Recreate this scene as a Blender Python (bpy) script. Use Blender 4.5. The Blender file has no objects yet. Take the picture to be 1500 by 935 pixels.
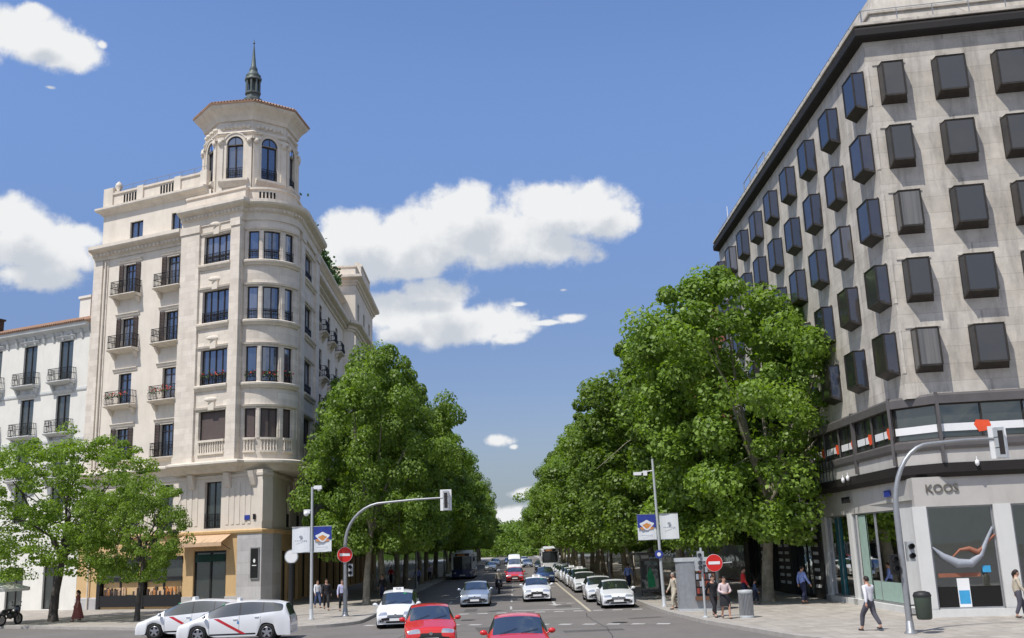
import bpy, math, random
import numpy as np
from mathutils import Vector, Matrix
random.seed(7); RNG = np.random.default_rng(11)
PI = math.pi; R = math.radians
sc = bpy.context.scene
COL = sc.collection

# ------------------------------------------------------------------ mesh builder
class MB:
    def __init__(s): s.v = []; s.f = []; s.m = []; s.sm = []
    def add(s, vs, fs, m=0, smooth=False):
        b = len(s.v); s.v += [tuple(p) for p in vs]
        for f in fs: s.f.append([b + i for i in f]); s.m.append(m); s.sm.append(smooth)
    def quad(s, a, b, c, d, m=0): s.add([a, b, c, d], [(0, 1, 2, 3)], m)
    def box(s, F, u0, u1, v0, v1, z0, z1, nu=1, m=0):
        vs = []; fs = []
        for i in range(nu + 1):
            u = u0 + (u1 - u0) * i / nu
            vs += [F(u, v0, z0), F(u, v1, z0), F(u, v1, z1), F(u, v0, z1)]
        for i in range(nu):
            for k in range(4):
                a = i * 4 + k; b = i * 4 + (k + 1) % 4; fs.append((a, b, b + 4, a + 4))
        fs += [(3, 2, 1, 0), (nu * 4, nu * 4 + 1, nu * 4 + 2, nu * 4 + 3)]
        s.add(vs, fs, m)
    def bx(s, x0, x1, y0, y1, z0, z1, m=0): s.box(lambda u, v, z: (u, v, z), x0, x1, y0, y1, z0, z1, 1, m)
    def prism(s, F, u0, u1, prof, nu=1, m=0):
        n = len(prof); vs = []; fs = []
        for i in range(nu + 1):
            u = u0 + (u1 - u0) * i / nu
            vs += [F(u, v, z) for v, z in prof]
        for i in range(nu):
            for k in range(n):
                a = i * n + k; b = i * n + (k + 1) % n; fs.append((a, b, b + n, a + n))
        fs += [tuple(range(n))[::-1], tuple(nu * n + k for k in range(n))]
        s.add(vs, fs, m)
    def sweep(s, path, prof, m=0, closed=False, caps=True):
        n = len(prof); vs = []; fs = []; N = len(path)
        for i in range(N):
            if closed: p0 = path[i - 1]; p2 = path[(i + 1) % N]
            else: p0 = path[max(i - 1, 0)]; p2 = path[min(i + 1, N - 1)]
            p1 = path[i]
            def nr(a, b):
                dx, dy = b[0] - a[0], b[1] - a[1]; L = math.hypot(dx, dy) or 1e-9
                return (dy / L, -dx / L)
            if p0 == p1: nn = nr(p1, p2)
            elif p2 == p1: nn = nr(p0, p1)
            else:
                a = nr(p0, p1); b = nr(p1, p2); q = (a[0] + b[0], a[1] + b[1])
                k = 2 / max(q[0] ** 2 + q[1] ** 2, .3); nn = (q[0] * k, q[1] * k)
            vs += [(p1[0] + nn[0] * v, p1[1] + nn[1] * v, z) for v, z in prof]
        for i in range(N if closed else N - 1):
            j = (i + 1) % N
            for k in range(n):
                k2 = (k + 1) % n; fs.append((i * n + k, i * n + k2, j * n + k2, j * n + k))
        if not closed and caps: fs += [tuple(range(n)), tuple((N - 1) * n + k for k in range(n))[::-1]]
        s.add(vs, fs, m)
    def wall(s, F, u0, u1, z0, z1, holes, depth=.3, step=99, m=0, mr=None):
        us = {u0, u1}; zs = {z0, z1}
        for a, b, c, d in holes: us |= {a, b}; zs |= {max(c, z0), min(d, z1)}
        us = sorted(us); zs = sorted(zs); U = []
        for a, b in zip(us, us[1:]):
            k = max(1, int(math.ceil((b - a) / step)))
            U += [a + (b - a) * i / k for i in range(k)]
        U.append(us[-1])
        for a, b in zip(U, U[1:]):
            for c, d in zip(zs, zs[1:]):
                um, zm = (a + b) / 2, (c + d) / 2
                if any(h[0] < um < h[1] and h[2] < zm < h[3] for h in holes): continue
                s.quad(F(a, 0, c), F(b, 0, c), F(b, 0, d), F(a, 0, d), m)
        mr = m if mr is None else mr
        for a, b, c, d in holes:
            s.quad(F(a, 0, c), F(a, -depth, c), F(a, -depth, d), F(a, 0, d), mr)
            s.quad(F(b, 0, c), F(b, 0, d), F(b, -depth, d), F(b, -depth, c), mr)
            s.quad(F(a, 0, d), F(a, -depth, d), F(b, -depth, d), F(b, 0, d), mr)
            s.quad(F(a, 0, c), F(b, 0, c), F(b, -depth, c), F(a, -depth, c), mr)
    def tube(s, pts, r, n=8, m=0, cap=True, smooth=True):
        pts = [Vector(p) for p in pts]; N = len(pts)
        rr = r if isinstance(r, (list, tuple)) else [r] * N
        vs = []; fs = []; ref = None
        for i, p in enumerate(pts):
            t = (pts[min(i + 1, N - 1)] - pts[max(i - 1, 0)]).normalized()
            if ref is None: ref = Vector((0, 0, 1)) if abs(t.z) < .9 else Vector((1, 0, 0))
            a = t.cross(ref).normalized(); b = t.cross(a).normalized(); ref = -b if False else a.cross(t).normalized()
            for k in range(n):
                q = 2 * PI * k / n; vs.append(tuple(p + (a * math.cos(q) + b * math.sin(q)) * rr[i]))
        for i in range(N - 1):
            for k in range(n): fs.append((i * n + k, i * n + (k + 1) % n, (i + 1) * n + (k + 1) % n, (i + 1) * n + k))
        s.add(vs, fs, m, smooth)
        if cap:
            s.add(vs[:n], [tuple(range(n))[::-1]], m); s.add(vs[-n:], [tuple(range(n))], m)
    def lathe(s, c, prof, n=16, m=0, smooth=True, a0=0):
        vs = []; fs = []
        for r_, z in prof:
            for k in range(n):
                q = a0 + 2 * PI * k / n; vs.append((c[0] + r_ * math.cos(q), c[1] + r_ * math.sin(q), c[2] + z))
        for i in range(len(prof) - 1):
            for k in range(n): fs.append((i * n + k, i * n + (k + 1) % n, (i + 1) * n + (k + 1) % n, (i + 1) * n + k))
        s.add(vs, fs, m, smooth)
        s.add(vs[:n], [tuple(range(n))[::-1]], m); s.add(vs[-n:], [tuple(range(n))], m)
    def ball(s, c, r, n=10, m=0):
        r = r if isinstance(r, (tuple, list)) else (r, r, r); vs = []; fs = []; h = n // 2
        for i in range(h + 1):
            t = PI * i / h
            for k in range(n):
                q = 2 * PI * k / n
                vs.append((c[0] + r[0] * math.sin(t) * math.cos(q), c[1] + r[1] * math.sin(t) * math.sin(q), c[2] + r[2] * math.cos(t)))
        for i in range(h):
            for k in range(n): fs.append((i * n + k, (i + 1) * n + k, (i + 1) * n + (k + 1) % n, i * n + (k + 1) % n))
        s.add(vs, fs, m, True)

def mesh_of(name, mb, mats):
    me = bpy.data.meshes.new(name); me.from_pydata(mb.v, [], mb.f)
    for m in (mats if isinstance(mats, (list, tuple)) else [mats]): me.materials.append(m)
    if mb.f:
        me.polygons.foreach_set('material_index', mb.m)
        me.polygons.foreach_set('use_smooth', mb.sm)
    me.validate(); me.update(); return me
def root_of(o):
    while o.parent: o = o.parent
    return o
def obj_pieces(name, mb, mats, parent=None, world=False, gap=.3):
    """every far-apart piece of the builder becomes a part of its own"""
    par = list(range(len(mb.v)))
    def find(i):
        while par[i] != i: par[i] = par[par[i]]; i = par[i]
        return i
    for f in mb.f:
        for j in f[1:]: par[find(j)] = find(f[0])
    isl = {}
    for i in range(len(mb.v)): isl.setdefault(find(i), []).append(i)
    keys = list(isl); bb = []
    for k in keys:
        P = np.array([mb.v[i] for i in isl[k]]); bb.append((P.min(0), P.max(0)))
    lo = np.array([b[0] for b in bb]); hi = np.array([b[1] for b in bb]); g = list(range(len(keys)))
    def gf(i):
        while g[i] != i: g[i] = g[g[i]]; i = g[i]
        return i
    for i in range(len(keys)):
        near = np.where(np.all((lo[i] - gap <= hi) & (hi[i] + gap >= lo), axis=1))[0]
        for j in near: g[gf(int(j))] = gf(i)
    owner = {k: gf(i) for i, k in enumerate(keys)}; parts = {}
    for f, m, s in zip(mb.f, mb.m, mb.sm): parts.setdefault(owner[find(f[0])], []).append((f, m, s))
    out = []
    for _, fs in sorted(parts.items()):
        used = sorted({i for f, _, _ in fs for i in f}); mp = {i: k for k, i in enumerate(used)}; q = MB()
        q.v = [mb.v[i] for i in used]; q.f = [[mp[i] for i in f] for f, _, _ in fs]; q.m = [m for _, m, _ in fs]; q.sm = [s for _, _, s in fs]
        out.append(obj(name, q, mats, parent, world))
    return out
def obj(name, mb, mats, parent=None, world=False, me=None):
    """links ONE mesh object; world=True: its vertices are given in world coordinates"""
    if me is None: me = mesh_of(name, mb, mats)
    o = bpy.data.objects.new(name, me); COL.objects.link(o)
    if parent:
        o.parent = parent
        if world:
            rt = root_of(parent); me.transform(Matrix.Translation(-Vector(rt.location)))
    return o
def tag(o, label=None, cat=None, group=None, kind=None):
    if label: o['label'] = label
    if cat: o['category'] = cat
    if group: o['group'] = group
    if kind: o['kind'] = kind
    return o
def thing(name, label, cat, loc=(0, 0, 0), rotz=0, group=None):
    o = bpy.data.objects.new(name, None); COL.objects.link(o); o.empty_display_size = .3
    o.location = loc; o.rotation_euler = (0, 0, rotz); return tag(o, label, cat, group)
def struct(name, mb, mats): return tag(obj(name, mb, mats), kind='structure')
KIDS = {}
def copy_tree(o, parent=None):
    c = o.copy(); COL.objects.link(c)
    if parent: c.parent = parent
    for ch in [x for x in bpy.data.objects if x.parent == o]: copy_tree(ch, c)
    return c
def dup(root, label, loc, rotz=None, scale=None, cat=None):
    c = copy_tree(root); c.location = loc; c['label'] = label
    if rotz is not None: c.rotation_euler = (0, 0, rotz)
    if scale: c.scale = scale if isinstance(scale, (tuple, list)) else (scale,) * 3
    if cat: c['category'] = cat
    return c
def text_mesh(txt, size, depth=.01):
    cu = bpy.data.curves.new('text', 'FONT'); cu.body = txt; cu.size = size; cu.extrude = depth
    cu.align_x = 'CENTER'; cu.align_y = 'CENTER'
    o = bpy.data.objects.new('tmp', cu); COL.objects.link(o); bpy.context.view_layer.update()
    me = bpy.data.meshes.new_from_object(o.evaluated_get(bpy.context.evaluated_depsgraph_get()))
    bpy.data.objects.remove(o); return me
def text_on(name, txt, size, mt, parent, origin, udir, depth=.012):
    """lettering standing on a vertical face: udir = reading direction in plan"""
    me = text_mesh(txt, size, depth); me.materials.clear(); me.materials.append(mt)
    ux = Vector((udir[0], udir[1], 0)).normalized(); up = Vector((0, 0, 1)); nn = ux.cross(up)
    M = Matrix(((ux.x, up.x, nn.x, origin[0]), (ux.y, up.y, nn.y, origin[1]), (ux.z, up.z, nn.z, origin[2]), (0, 0, 0, 1)))
    me.transform(M); me.update()
    return obj(name, None, None, parent, True, me)

# ------------------------------------------------------------------ materials
def nodes(name):
    m = bpy.data.materials.new(name); m.use_nodes = True; nt = m.node_tree
    return m, nt, nt.nodes['Principled BSDF']
def mat(name, c, rough=.7, var=.12, scale=3., bump=0., metal=0., spec=.4, coat=0., grime=0., bscale=None, dirt=(.12, .1, .08), fine=0., streak=1., emis=None):
    m, nt, b = nodes(name); N = nt.nodes.new; L = nt.links.new
    b.inputs['Roughness'].default_value = rough; b.inputs['Metallic'].default_value = metal
    b.inputs['Specular IOR Level'].default_value = spec; b.inputs['Coat Weight'].default_value = coat
    b.inputs['Coat Roughness'].default_value = .04
    tc = N('ShaderNodeTexCoord'); mp = N('ShaderNodeMapping'); L(tc.outputs['Object'], mp.inputs[0])
    n1 = N('ShaderNodeTexNoise'); n1.inputs['Scale'].default_value = scale; n1.inputs['Detail'].default_value = 6; n1.inputs['Roughness'].default_value = .65
    L(mp.outputs[0], n1.inputs['Vector'])
    mix = N('ShaderNodeMix'); mix.data_type = 'RGBA'
    mr = N('ShaderNodeMapRange'); mr.inputs[1].default_value = .3; mr.inputs[2].default_value = .7
    L(n1.outputs['Fac'], mr.inputs[0]); L(mr.outputs[0], mix.inputs[0])
    lo = [x * (1 - var) for x in c]; hi = [min(1, x * (1 + var)) for x in c]
    mix.inputs[6].default_value = (*lo, 1); mix.inputs[7].default_value = (*hi, 1); out = mix.outputs[2]
    if grime:
        g = N('ShaderNodeMapping'); g.inputs['Scale'].default_value = (1.3, 1.3, .22 * streak); L(tc.outputs['Object'], g.inputs[0])
        n2 = N('ShaderNodeTexNoise'); n2.inputs['Scale'].default_value = 1.4; n2.inputs['Detail'].default_value = 8; n2.inputs['Roughness'].default_value = .7
        L(g.outputs[0], n2.inputs['Vector']); r2 = N('ShaderNodeMapRange'); r2.inputs[1].default_value = .48; r2.inputs[2].default_value = .78; r2.inputs[4].default_value = grime
        L(n2.outputs['Fac'], r2.inputs[0]); mx = N('ShaderNodeMix'); mx.data_type = 'RGBA'; mx.inputs[7].default_value = (*dirt, 1)
        L(r2.outputs[0], mx.inputs[0]); L(out, mx.inputs[6]); out = mx.outputs[2]
    if fine:
        n3 = N('ShaderNodeTexNoise'); n3.inputs['Scale'].default_value = 60; L(mp.outputs[0], n3.inputs['Vector'])
        hs = N('ShaderNodeMix'); hs.data_type = 'RGBA'; hs.blend_type = 'OVERLAY'; hs.inputs[0].default_value = fine
        L(out, hs.inputs[6]); L(n3.outputs['Fac'], hs.inputs[7]); out = hs.outputs[2]
    L(out, b.inputs['Base Color'])
    if bump:
        nb = N('ShaderNodeTexNoise'); nb.inputs['Scale'].default_value = bscale or scale * 4; nb.inputs['Detail'].default_value = 5
        L(mp.outputs[0], nb.inputs['Vector']); bp = N('ShaderNodeBump'); bp.inputs['Strength'].default_value = bump; bp.inputs['Distance'].default_value = .02
        L(nb.outputs['Fac'], bp.inputs['Height']); L(bp.outputs[0], b.inputs['Normal'])
    if emis: b.inputs['Emission Color'].default_value = (*c, 1); b.inputs['Emission Strength'].default_value = emis
    return m
def blocks(name, c, bw, bh, mortar=.012, mdark=.7, rough=.8, var=.1, grime=.25, rotz=0, dirt=(.2, .17, .13), bump=.25, axis='x'):
    """stone cladding: courses along z, joints drawn by a brick texture on (plan distance, height)"""
    m = mat(name, c, rough, var, 1.2, 0, grime=grime, dirt=dirt, fine=.25); nt = m.node_tree; N = nt.nodes.new; L = nt.links.new
    b = nt.nodes['Principled BSDF']; src = b.inputs['Base Color'].links[0].from_socket
    tc = N('ShaderNodeTexCoord'); sx = N('ShaderNodeSeparateXYZ'); L(tc.outputs['Object'], sx.inputs[0])
    d = N('ShaderNodeMath'); d.operation = 'MULTIPLY'; e = N('ShaderNodeMath'); e.operation = 'MULTIPLY_ADD'
    L(sx.outputs[1], d.inputs[0]); d.inputs[1].default_value = -math.sin(rotz) if axis == 'x' else 1.
    L(sx.outputs[0], e.inputs[0]); e.inputs[1].default_value = math.cos(rotz) if axis == 'x' else .35; L(d.outputs[0], e.inputs[2])
    cb = N('ShaderNodeCombineXYZ'); L(e.outputs[0], cb.inputs[0]); L(sx.outputs[2], cb.inputs[1])
    br = N('ShaderNodeTexBrick'); br.inputs['Scale'].default_value = 1; br.inputs['Brick Width'].default_value = bw; br.inputs['Row Height'].default_value = bh
    br.inputs['Mortar Size'].default_value = mortar; br.inputs['Mortar Smooth'].default_value = .3
    br.inputs['Color1'].default_value = (1, 1, 1, 1); br.inputs['Color2'].default_value = (.84, .83, .82, 1); br.inputs['Mortar'].default_value = (mdark,) * 3 + (1,)
    L(cb.outputs[0], br.inputs['Vector'])
    mu = N('ShaderNodeMix'); mu.data_type = 'RGBA'; mu.blend_type = 'MULTIPLY'; mu.inputs[0].default_value = 1
    L(src, mu.inputs[6]); L(br.outputs['Color'], mu.inputs[7]); L(mu.outputs[2], b.inputs['Base Color'])
    bp = N('ShaderNodeBump'); bp.inputs['Strength'].default_value = bump; bp.inputs['Distance'].default_value = .02; bp.invert = True
    L(br.outputs['Fac'], bp.inputs['Height']); L(bp.outputs[0], b.inputs['Normal'])
    return m
def glass(name, dark=(.02, .025, .035), rough=.06, tint=(.9, .95, 1), refl=.35, curtain=0., graze=.95, vary=None):
    m, nt, b = nodes(name); N = nt.nodes.new; L = nt.links.new
    b.inputs['Base Color'].default_value = (*dark, 1); b.inputs['Roughness'].default_value = .5
    tc = N('ShaderNodeTexCoord'); oi = N('ShaderNodeObjectInfo')
    n = N('ShaderNodeTexNoise'); n.inputs['Scale'].default_value = .9; L(tc.outputs['Object'], n.inputs['Vector'])
    bp = N('ShaderNodeBump'); bp.inputs['Strength'].default_value = .12; bp.inputs['Distance'].default_value = .15; L(n.outputs['Fac'], bp.inputs['Height'])
    g = N('ShaderNodeBsdfGlossy'); g.inputs['Roughness'].default_value = rough; g.inputs['Color'].default_value = (*tint, 1); L(bp.outputs[0], g.inputs['Normal'])
    lw = N('ShaderNodeLayerWeight'); lw.inputs['Blend'].default_value = .35
    mr = N('ShaderNodeMapRange'); mr.inputs[3].default_value = refl; mr.inputs[4].default_value = graze; L(lw.outputs['Fresnel'], mr.inputs[0])
    if curtain:
        r = N('ShaderNodeMapRange'); r.inputs[1].default_value = 1 - curtain; r.inputs[2].default_value = 1 - curtain + .02; L(oi.outputs['Random'], r.inputs[0])
        w = N('ShaderNodeTexNoise'); w.inputs['Scale'].default_value = 2.2
        mp = N('ShaderNodeMapping'); mp.inputs['Scale'].default_value = (4, 4, .1); L(tc.outputs['Object'], mp.inputs[0]); L(mp.outputs[0], w.inputs['Vector'])
        mm = N('ShaderNodeMath'); mm.operation = 'MULTIPLY'; mk = N('ShaderNodeMath'); mk.operation = 'MULTIPLY'; mk.inputs[1].default_value = .45; L(r.outputs[0], mk.inputs[0]); L(mk.outputs[0], mm.inputs[0]); L(w.outputs['Fac'], mm.inputs[1])
        cm = N('ShaderNodeMix'); cm.data_type = 'RGBA'; cm.inputs[6].default_value = (*dark, 1); cm.inputs[7].default_value = (.45, .42, .37, 1)
        L(mm.outputs[0], cm.inputs[0]); L(cm.outputs[2], b.inputs['Base Color'])
        if vary:      # each pane its own tone, mixed by a random value and noise
            r5 = N('ShaderNodeMath'); r5.operation = 'MULTIPLY_ADD'; r5.inputs[1].default_value = 7.31; r5.inputs[2].default_value = .17; L(oi.outputs['Random'], r5.inputs[0]); fr_ = N('ShaderNodeMath'); fr_.operation = 'FRACT'; L(r5.outputs[0], fr_.inputs[0])
            nb = N('ShaderNodeTexNoise'); nb.inputs['Scale'].default_value = 1.1; L(tc.outputs['Object'], nb.inputs['Vector']); ad = N('ShaderNodeMath'); ad.operation = 'MULTIPLY'; L(fr_.outputs[0], ad.inputs[0]); L(nb.outputs['Fac'], ad.inputs[1])
            v5 = N('ShaderNodeMix'); v5.data_type = 'RGBA'; v5.inputs[6].default_value = (*dark, 1); v5.inputs[7].default_value = (*vary, 1); L(ad.outputs[0], v5.inputs[0]); L(v5.outputs[2], cm.inputs[6])
    mx = N('ShaderNodeMixShader'); L(mr.outputs[0], mx.inputs[0]); L(b.outputs[0], mx.inputs[1]); L(g.outputs[0], mx.inputs[2])
    L(mx.outputs[0], nt.nodes['Material Output'].inputs[0]); return m
def clear_glass(name, refl=.20):
    m, nt, b = nodes(name); N = nt.nodes.new; L = nt.links.new; nt.nodes.remove(b)
    g = N('ShaderNodeBsdfGlossy'); g.inputs['Roughness'].default_value = .02; t = N('ShaderNodeBsdfTransparent'); t.inputs['Color'].default_value = (.80, .87, .83, 1)
    lw = N('ShaderNodeLayerWeight'); lw.inputs['Blend'].default_value = .4; mr = N('ShaderNodeMapRange'); mr.inputs[3].default_value = refl; mr.inputs[4].default_value = .9; L(lw.outputs['Fresnel'], mr.inputs[0])
    mx = N('ShaderNodeMixShader'); L(mr.outputs[0], mx.inputs[0]); L(t.outputs[0], mx.inputs[1]); L(g.outputs[0], mx.inputs[2]); L(mx.outputs[0], nt.nodes['Material Output'].inputs[0]); return m
def leafmat(name, c1, c2, trans=.35):
    m, nt, b = nodes(name); N = nt.nodes.new; L = nt.links.new
    ge = N('ShaderNodeNewGeometry'); oi = N('ShaderNodeObjectInfo'); tc = N('ShaderNodeTexCoord')
    n = N('ShaderNodeTexNoise'); n.inputs['Scale'].default_value = .45; n.inputs['Detail'].default_value = 3; L(tc.outputs['Object'], n.inputs['Vector'])
    a = N('ShaderNodeMath'); a.operation = 'MULTIPLY_ADD'; a.inputs[1].default_value = .55; L(ge.outputs['Random Per Island'], a.inputs[0])
    q = N('ShaderNodeMath'); q.operation = 'MULTIPLY'; q.inputs[1].default_value = .75; L(n.outputs['Fac'], q.inputs[0]); L(q.outputs[0], a.inputs[2])
    mx = N('ShaderNodeMix'); mx.data_type = 'RGBA'; mx.inputs[6].default_value = (*c1, 1); mx.inputs[7].default_value = (*c2, 1); L(a.outputs[0], mx.inputs[0])
    hs = N('ShaderNodeHueSaturation'); r = N('ShaderNodeMapRange'); r.inputs[3].default_value = .8; r.inputs[4].default_value = 1.2
    L(oi.outputs['Random'], r.inputs[0]); L(r.outputs[0], hs.inputs['Value']); L(mx.outputs[2], hs.inputs['Color'])
    L(hs.outputs[0], b.inputs['Base Color']); b.inputs['Roughness'].default_value = .48; b.inputs['Specular IOR Level'].default_value = .45
    t = N('ShaderNodeBsdfTranslucent'); g = N('ShaderNodeHueSaturation'); g.inputs['Saturation'].default_value = 1.15; g.inputs['Value'].default_value = 1.5; L(hs.outputs[0], g.inputs['Color']); L(g.outputs[0], t.inputs['Color'])
    ms = N('ShaderNodeMixShader'); ms.inputs[0].default_value = trans; L(b.outputs[0], ms.inputs[1]); L(t.outputs[0], ms.inputs[2])
    L(ms.outputs[0], nt.nodes['Material Output'].inputs[0]); return m

A25 = R(25)
M = dict(
    stone=mat('cream_stucco', (.73, .665, .575), .85, .07, .8, .15, grime=.28, dirt=(.36, .29, .21), bscale=30, fine=.15),
    block=blocks('cream_ashlar', (.75, .68, .59), .9, .42, .012, .8, grime=.25, rotz=A25, dirt=(.38, .31, .23)),
    trim=mat('cream_moulding', (.71, .64, .545), .8, .08, 1.5, .1, grime=.38, dirt=(.3, .25, .19), fine=.15),
    flute=mat('smooth_panelled_stone', (.68, .61, .53), .8, .06, 1., 0, grime=.3, dirt=(.35, .3, .25), fine=.1),
    ochre=mat('ochre_render', (.60, .41, .21), .85, .1, 1.2, .1, grime=.3, dirt=(.35, .24, .12)),
    grey_stone=blocks('pale_grey_granite', (.5, .49, .49), 1.2, .75, .012, .75, rotz=A25, grime=.2),
    white=mat('white_render', (.74, .72, .66), .85, .05, .8, .1, grime=.25, dirt=(.5, .47, .42)),
    white_trim=mat('pale_grey_moulding', (.56, .57, .56), .8, .07, 1., .1, grime=.2),
    iron=mat('wrought_iron', (.018, .018, .02), .5, .2, 5, metal=.2),
    frame=mat('dark_window_frame', (.03, .025, .024), .45, .2, 5),
    shutter=mat('brown_slatted_shutter', (.06, .042, .035), .6, .25, 3, grime=.3),
    blind=mat('closed_roller_blind', (.105, .08, .075), .6, .1, 3, grime=.3),
    glass=glass('sky_reflecting_pane', (.02, .03, .05), .05, (.62, .70, .85), .22, .25),
    glass_dark=glass('dark_shop_glass', (.03, .035, .03), .04, (.7, .78, .8), .10),
    glass_shop=glass('olive_shop_glass', (.10, .11, .09), .05, (.72, .8, .78), .12),
    tint=glass('tinted_bay_glass', (.010, .012, .018), .07, (.38, .41, .46), .15, .08, .40, (.075, .058, .042)),
    tile=mat('terracotta_roof_tile', (.38, .235, .16), .85, .25, 4, .3, grime=.3),
    lead=mat('grey_green_zinc', (.11, .135, .13), .55, .2, 3, .1, metal=.3, grime=.3),
    concrete=blocks('travertine_cladding', (.58, .535, .47), 1.25, .71, .010, .66, grime=.85, dirt=(.24, .22, .19), axis='y', var=.17),
    bronze=mat('bronze_anodised_metal', (.052, .046, .040), .45, .25, 4, metal=.5, grime=.3, dirt=(.15, .12, .08)),
    band=mat('grey_metal_band', (.13, .12, .118), .5, .12, 2, metal=.3, grime=.2),
    fascia=mat('grey_stone_fascia', (.47, .45, .42), .7, .08, 1, grime=.2),
    black=mat('black_metal', (.012, .012, .013), .5, .2, 4),
    soffit=mat('dark_brown_soffit', (.016, .013, .012), .7, .2, 4),
    shopwhite=mat('white_shop_pillar', (.62, .62, .60), .6, .05, 1, grime=.15),
    orange=mat('orange_red_film', (.75, .09, .03), .6, .1, 3),
    teal=mat('teal_panel', (.01, .10, .13), .5, .15, 2),
    galv=mat('galvanised_steel', (.33, .34, .35), .42, .12, 6, metal=.5, grime=.15),
    paint_grey=mat('pale_grey_painted_steel', (.42, .44, .45), .45, .08, 5, spec=.5),
    sign_red=mat('red_sign_face', (.62, .025, .02), .35, .08, 3),
    sign_white=mat('white_sign_face', (.8, .8, .8), .4, .03, 3),
    sign_blue=mat('blue_print', (.03, .05, .28), .4, .2, 3),
    print_orange=mat('orange_print', (.6, .25, .08), .5, .35, 9),
    print_grey=mat('grey_print', (.3, .32, .36), .5, .1, 9),
    banner=mat('white_banner_cloth', (.72, .74, .76), .6, .04, 2),
    awning=mat('beige_awning_cloth', (.58, .40, .26), .85, .08, 2, grime=.2),
    green_cloth=mat('dark_green_cloth', (.01, .05, .04), .8, .15, 3),
    bark=mat('mottled_plane_bark', (.26, .235, .18), .9, .45, 2.2, .5, grime=.5, dirt=(.08, .07, .05)),
    bark_dark=mat('dark_grey_bark', (.075, .065, .058), .9, .4, 3, .8),
    rubber=mat('tyre_rubber', (.018, .018, .018), .8, .2, 8),
    rim=mat('silver_alloy', (.5, .5, .52), .3, .05, 5, metal=.9),
    car_glass=glass('car_glass', (.018, .023, .025), .05, (.48, .56, .60), .08, 0, .5),
    chrome=mat('chrome_trim', (.55, .56, .58), .18, .03, 5, metal=1.),
    lamp=mat('clear_headlamp', (.5, .53, .56), .12, .15, 8, metal=.6, coat=1.),
    lamp_red=mat('red_tail_lamp', (.42, .012, .012), .15, .1, 8, coat=1.),
    plastic=mat('black_plastic', (.022, .022, .023), .55, .15, 5),
    under=mat('underbody', (.008, .008, .008), .9, .1, 5),
    paint_white=mat('white_car_paint', (.76, .77, .78), .35, .02, 2, coat=.8),
    paint_red=mat('red_car_paint', (.60, .018, .018), .35, .04, 2, coat=.9),
    paint_silver=mat('silver_blue_car_paint', (.38, .43, .50), .32, .03, 2, metal=.55, coat=.8),
    paint_blue=mat('dark_blue_car_paint', (.012, .03, .12), .3, .05, 2, coat=.9),
    paint_black=mat('black_car_paint', (.012, .012, .014), .3, .05, 2, coat=.9),
    stripe=mat('red_diagonal_stripe', (.52, .02, .03), .35, .05, 2, coat=.6),
    skin=mat('skin', (.48, .27, .19), .55, .08, 6),
    hair_dark=mat('dark_hair', (.02, .013, .01), .6, .3, 20),
    hair_grey=mat('grey_hair', (.3, .28, .26), .6, .2, 20),
    flower=mat('red_geranium', (.5, .06, .035), .7, .4, 12),
    leaf_green=mat('green_potted_leaf', (.06, .13, .03), .7, .4, 12),
    screen_green=mat('green_poster', (.03, .36, .14), .5, .3, 4),
)
# ------------------------------------------------------------------ camera (solved from the photo's vanishing points)
def nrm(v): return v / np.linalg.norm(v)
FPX = 1468.
_Y = nrm(np.array([5., 335.5, 1468.])); _Z = nrm(np.array([-236., -6467., 1468.])); _Z = nrm(_Z - _Y * _Z.dot(_Y)); _X = np.cross(_Y, _Z)
CW = np.array([_X, _Y, _Z])          # rows: world axes seen in camera space (x right, y down, z forward)
cam = bpy.data.cameras.new('camera'); cam.sensor_width = 36; cam.lens = 36 * FPX / 1500; cam.clip_end = 6000; cam.clip_start = .3
co = bpy.data.objects.new('camera', cam); COL.objects.link(co); sc.camera = co
cr, cd, cf = CW[:, 0], CW[:, 1], CW[:, 2]
co.matrix_world = Matrix(((cr[0], -cd[0], -cf[0], 0), (cr[1], -cd[1], -cf[1], 0), (cr[2], -cd[2], -cf[2], 3.3), (0, 0, 0, 1)))

# ------------------------------------------------------------------ sun and sky
SUN = nrm(np.array([-.41, -.43, 1.0]))
sl = bpy.data.lights.new('sun', 'SUN'); sl.energy = 4.3; sl.angle = R(.5); sl.color = (1, .955, .88)
so = bpy.data.objects.new('sun', sl); COL.objects.link(so)
so.rotation_euler = Vector(-SUN).to_track_quat('-Z', 'Y').to_euler()
W = bpy.data.worlds.new('World'); sc.world = W; W.use_nodes = True; nt = W.node_tree; N = nt.nodes.new; L = nt.links.new
bg = nt.nodes['Background']; bg.inputs['Strength'].default_value = .10
sky = N('ShaderNodeTexSky'); sky.sky_type = 'NISHITA'; sky.sun_disc = False; sky.sun_elevation = math.asin(SUN[2]); sky.sun_rotation = math.atan2(SUN[0], SUN[1])
sky.altitude = 650; sky.air_density = 1.; sky.dust_density = .6; sky.ozone_density = 2.
tc = N('ShaderNodeTexCoord'); sep = N('ShaderNodeSeparateXYZ'); L(tc.outputs['Generated'], sep.inputs[0])
def math_(op, a, b=None, c=None, t=nt):
    n = t.nodes.new('ShaderNodeMath'); n.operation = op
    for i, x in enumerate((a, b, c)):
        if x is None: continue
        if isinstance(x, (int, float)): n.inputs[i].default_value = x
        else: t.links.new(x, n.inputs[i])
    return n.outputs[0]
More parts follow.
